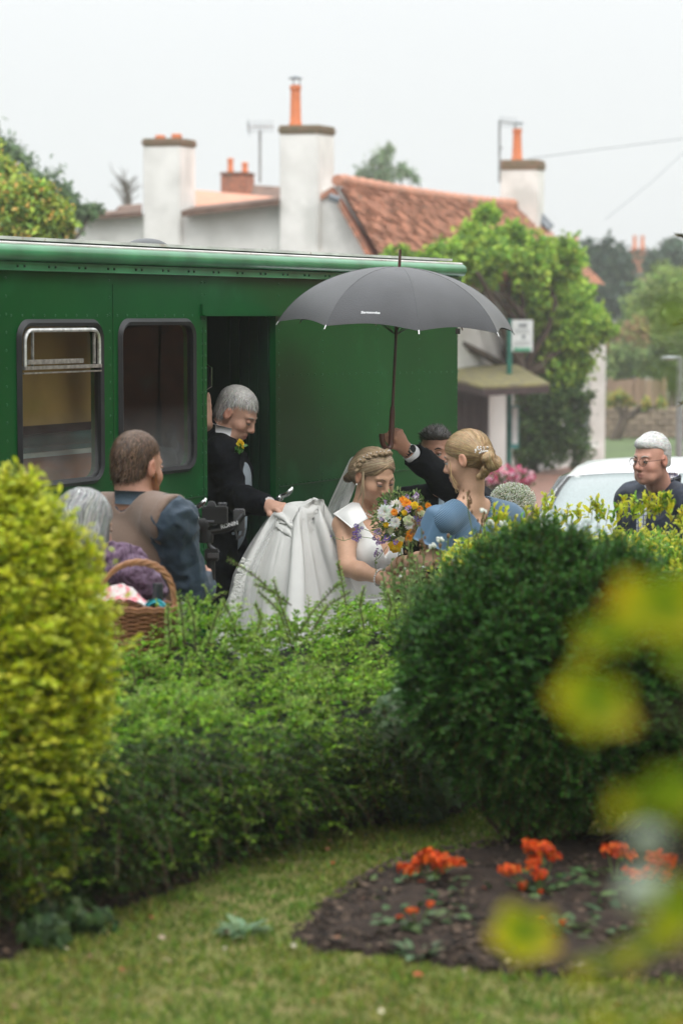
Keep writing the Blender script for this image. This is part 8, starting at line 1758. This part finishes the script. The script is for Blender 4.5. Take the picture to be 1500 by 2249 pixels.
# ---- bridal bouquet
bq_c = P(882, 1136, 10.12); bq = empty('bouquet', 'bridal bouquet of white, yellow, orange and purple garden flowers between bride and bridesmaid', 'bouquet', P(872, 1245, 10.25))
def flower(c, kind, r, out=None):
    c = V3(c); o_ = Vector(out if out is not None else (c - V3(bq_c) + np.array([0, -.12, .03]))).normalized(); M = rotm(o_, (0.1, .1, 1)); parts = []
    colr = {'white': [(.80, .80, .76), (.74, .75, .68)], 'orange': [(.82, .33, .02), (.80, .25, .015)], 'yellow': [(.85, .58, .02), (.85, .65, .04)], 'purple': [(.24, .15, .48), (.32, .22, .58), (.18, .12, .42)], 'lilac': [(.48, .34, .56), (.55, .42, .62), (.36, .22, .44)], 'cream': [(.76, .78, .52), (.70, .74, .44)]}[kind if kind in ('white', 'orange', 'yellow', 'purple', 'lilac', 'cream') else 'white']
    if kind in ('white', 'orange'):
        layers = ((1.0, 16, .15), (.78, 14, .45), (.52, 12, .9), (.3, 8, 1.6)) if kind == 'white' else ((1.0, 13, .2), (.65, 11, .7), (.35, 7, 1.5))
        for (rr, n, up) in layers:
            a = np.linspace(0, 2*math.pi, n, endpoint=False) + RNG.uniform(0, 1); al = np.stack([np.cos(a), np.full(n, up), np.sin(a)], 1) @ M.T; nn = np.stack([-np.cos(a)*up, np.ones(n), -np.sin(a)*up], 1) @ M.T; parts.append(leaves(np.tile(c, (n, 1)), al, nn, rr*r*RNG.uniform(.9, 1.05, n), rr*r*.42, palette(n, colr, None, .05).clip(0, .9), 'oval', .15, .05))
        pos, nr = ball_pts(10, c + M[:, 1]*r*.12, (r*.14,)*3, .8); parts.append(leaves(pos, nr, RNG.normal(0, 1, (10, 3)), r*.12, r*.10, palette(10, [(.7, .55, .1)] if kind == 'white' else [(.6, .2, .01)], None, .05)))
    elif kind in ('yellow', 'cream'):
        for k in range(24):
            t = k/24; a = k*2.4; rr = r*(.2+.5*t); p = c + M @ np.array([math.cos(a)*rr*.5, -.25*t*r, math.sin(a)*rr*.5]); al = M @ np.array([math.cos(a)*(.3+t), 1-.8*t, math.sin(a)*(.3+t)]); nn = M @ np.array([-math.cos(a), .5, -math.sin(a)]); parts.append(leaves(p[None], al[None], nn[None], r*.8, r*.8, palette(1, colr, None, .05), 'oval', .3, -.15))
    else:
        n = 46; L_ = r*2.2; t = RNG.random(n); a = RNG.uniform(0, 6.28, n); w_ = r*.42*(1-.7*t); p = c + (np.stack([np.cos(a)*w_, t*L_ - L_*.4, np.sin(a)*w_], 1)) @ M.T; al = np.stack([np.cos(a), .4*np.ones(n), np.sin(a)], 1) @ M.T; parts.append(leaves(p, al, RNG.normal(0, .5, (n, 3)) + M[:, 1], r*.38, r*.3, palette(n, colr, None, .15), 'quad', .2, .1))
    V, f, cc = merge(parts); link('flower', np_mesh('flower', V, f, False, cc.clip(0, 1)), m_pet, bq)
fl = [('white', 846, 1126, 20, 10.0), ('white', 868, 1148, 13, 9.98), ('white', 870, 1112, 17, 10.05), ('white', 900, 1152, 13, 10.0), ('cream', 897, 1143, 13, 10.0), ('cream', 925, 1128, 10, 10.05), ('cream', 880, 1185, 9, 10.0), ('cream', 858, 1165, 8, 10.02), ('white', 915, 1098, 12, 10.1),
      ('orange', 866, 1125, 9, 9.98), ('orange', 893, 1106, 13, 10.03), ('orange', 885, 1098, 10, 10.05), ('orange', 902, 1172, 12, 10.0), ('orange', 922, 1118, 9, 10.05), ('orange', 940, 1112, 10, 10.08), ('orange', 897, 1183, 10, 10.0), ('orange', 925, 1175, 9, 10.02), ('orange', 912, 1108, 8, 10.05), ('orange', 936, 1158, 8, 10.05),
      ('yellow', 869, 1198, 17, 10.0), ('yellow', 910, 1110, 9, 10.02), ('yellow', 848, 1153, 7, 10.0), ('yellow', 888, 1126, 7, 10.0), ('yellow', 875, 1140, 6, 10.0),
      ('purple', 850, 1181, 10, 9.98), ('purple', 869, 1190, 9, 9.95), ('purple', 921, 1145, 10, 10.0), ('purple', 912, 1138, 8, 10.0), ('purple', 842, 1190, 7, 10.0), ('purple', 930, 1140, 7, 10.0),
      ('lilac', 830, 1168, 11, 10.02), ('lilac', 826, 1180, 10, 10.02), ('lilac', 896, 1118, 12, 10.0), ('lilac', 912, 1092, 11, 10.08), ('lilac', 893, 1094, 9, 10.08), ('lilac', 830, 1212, 11, 10.02), ('lilac', 848, 1103, 7, 10.08), ('lilac', 835, 1188, 12, 10.0), ('lilac', 925, 1160, 9, 10.02), ('lilac', 840, 1140, 8, 10.0)]
for kind, x, y, r, Y in fl: flower(P(x, y, Y), kind, r/511)
for (x, y, r) in ((782, 1155, 8), (786, 1166, 8), (779, 1172, 8), (788, 1178, 8), (784, 1186, 7), (795, 1160, 6), (727, 1178, 3), (776, 1182, 6)): flower(P(x, y, 10.0), 'purple', r/511, (-.2, -1, .2))
ms = MB(); hand_p = P(872, 1250, 10.22)
for path in ([(850, 1190), (815, 1182), (785, 1178)], [(845, 1180), (800, 1162), (782, 1158)], [(785, 1178), (755, 1188), (727, 1178)], [(850, 1200), (832, 1225), (822, 1232)], [(755, 1188), (752, 1178)], [(830, 1212), (824, 1235), (826, 1260)]): ms.tube([P(x, y, 10.0) for x, y in path], .0013, 4)
for kind, x, y, r, Y in fl[::2]: ms.tube([P(x, y, Y+.02), P(878, 1190, 10.12), hand_p, hand_p + Vector((0, .02, -.10))], .0022, 5)
ms.sphere(P(826, 1236, 10.0), (.006, .006, .006), 6); ms.build('stems', mat('green stem'), bq)
pos, nr = ball_pts(1100, bq_c, (.125, .10, .115), .55); al = RNG.normal(0, .7, (1100, 3)) + nr*.6; s_ = RNG.uniform(.012, .036, 1100); veg('greenery', leaves(pos, al, RNG.normal(0, .6, (1100, 3)) + nr, s_, s_*.4, palette(1100, [(.13, .22, .06), (.20, .28, .09), (.08, .14, .04), (.28, .33, .14)])), m_hl, bq)
# ---- gypsophila posy beyond the bridesmaid's shoulder
gy_c = P(1126, 1098, 10.35); gy = empty('gypsophila_posy', 'round posy of tiny white gypsophila flowers behind the bridesmaid\'s right shoulder', 'bouquet', P(1118, 1180, 10.32))
pos, nr = ball_pts(3400, gy_c, (.098, .085, .075), .72); parts = [leaves(pos, nr + RNG.normal(0, .8, (3400, 3)), nr + RNG.normal(0, .6, (3400, 3)), .0075, .0065, palette(3400, [(.74, .75, .68), (.68, .70, .60)], None, .08).clip(0, .85), 'quad', .2)]
o = veg('blossom', parts, m_pet, gy); pos, nr = ball_pts(900, gy_c, (.085, .075, .065), .5); veg('greenery', leaves(pos, nr + RNG.normal(0, .6, (900, 3)), RNG.normal(0, 1, (900, 3)), .022, .004, palette(900, [(.25, .32, .15)])), m_hl, gy)
ms = MB()
for k in range(20): q = V3(gy_c) + norm(RNG.normal(0, 1, (1, 3)))[0]*np.array([.08, .07, .05]); ms.tube([Vector(q), P(1120, 1150, 10.33), P(1118, 1195, 10.32)], .0014, 4)
ms.build('stems', mat('green stem'), gy)
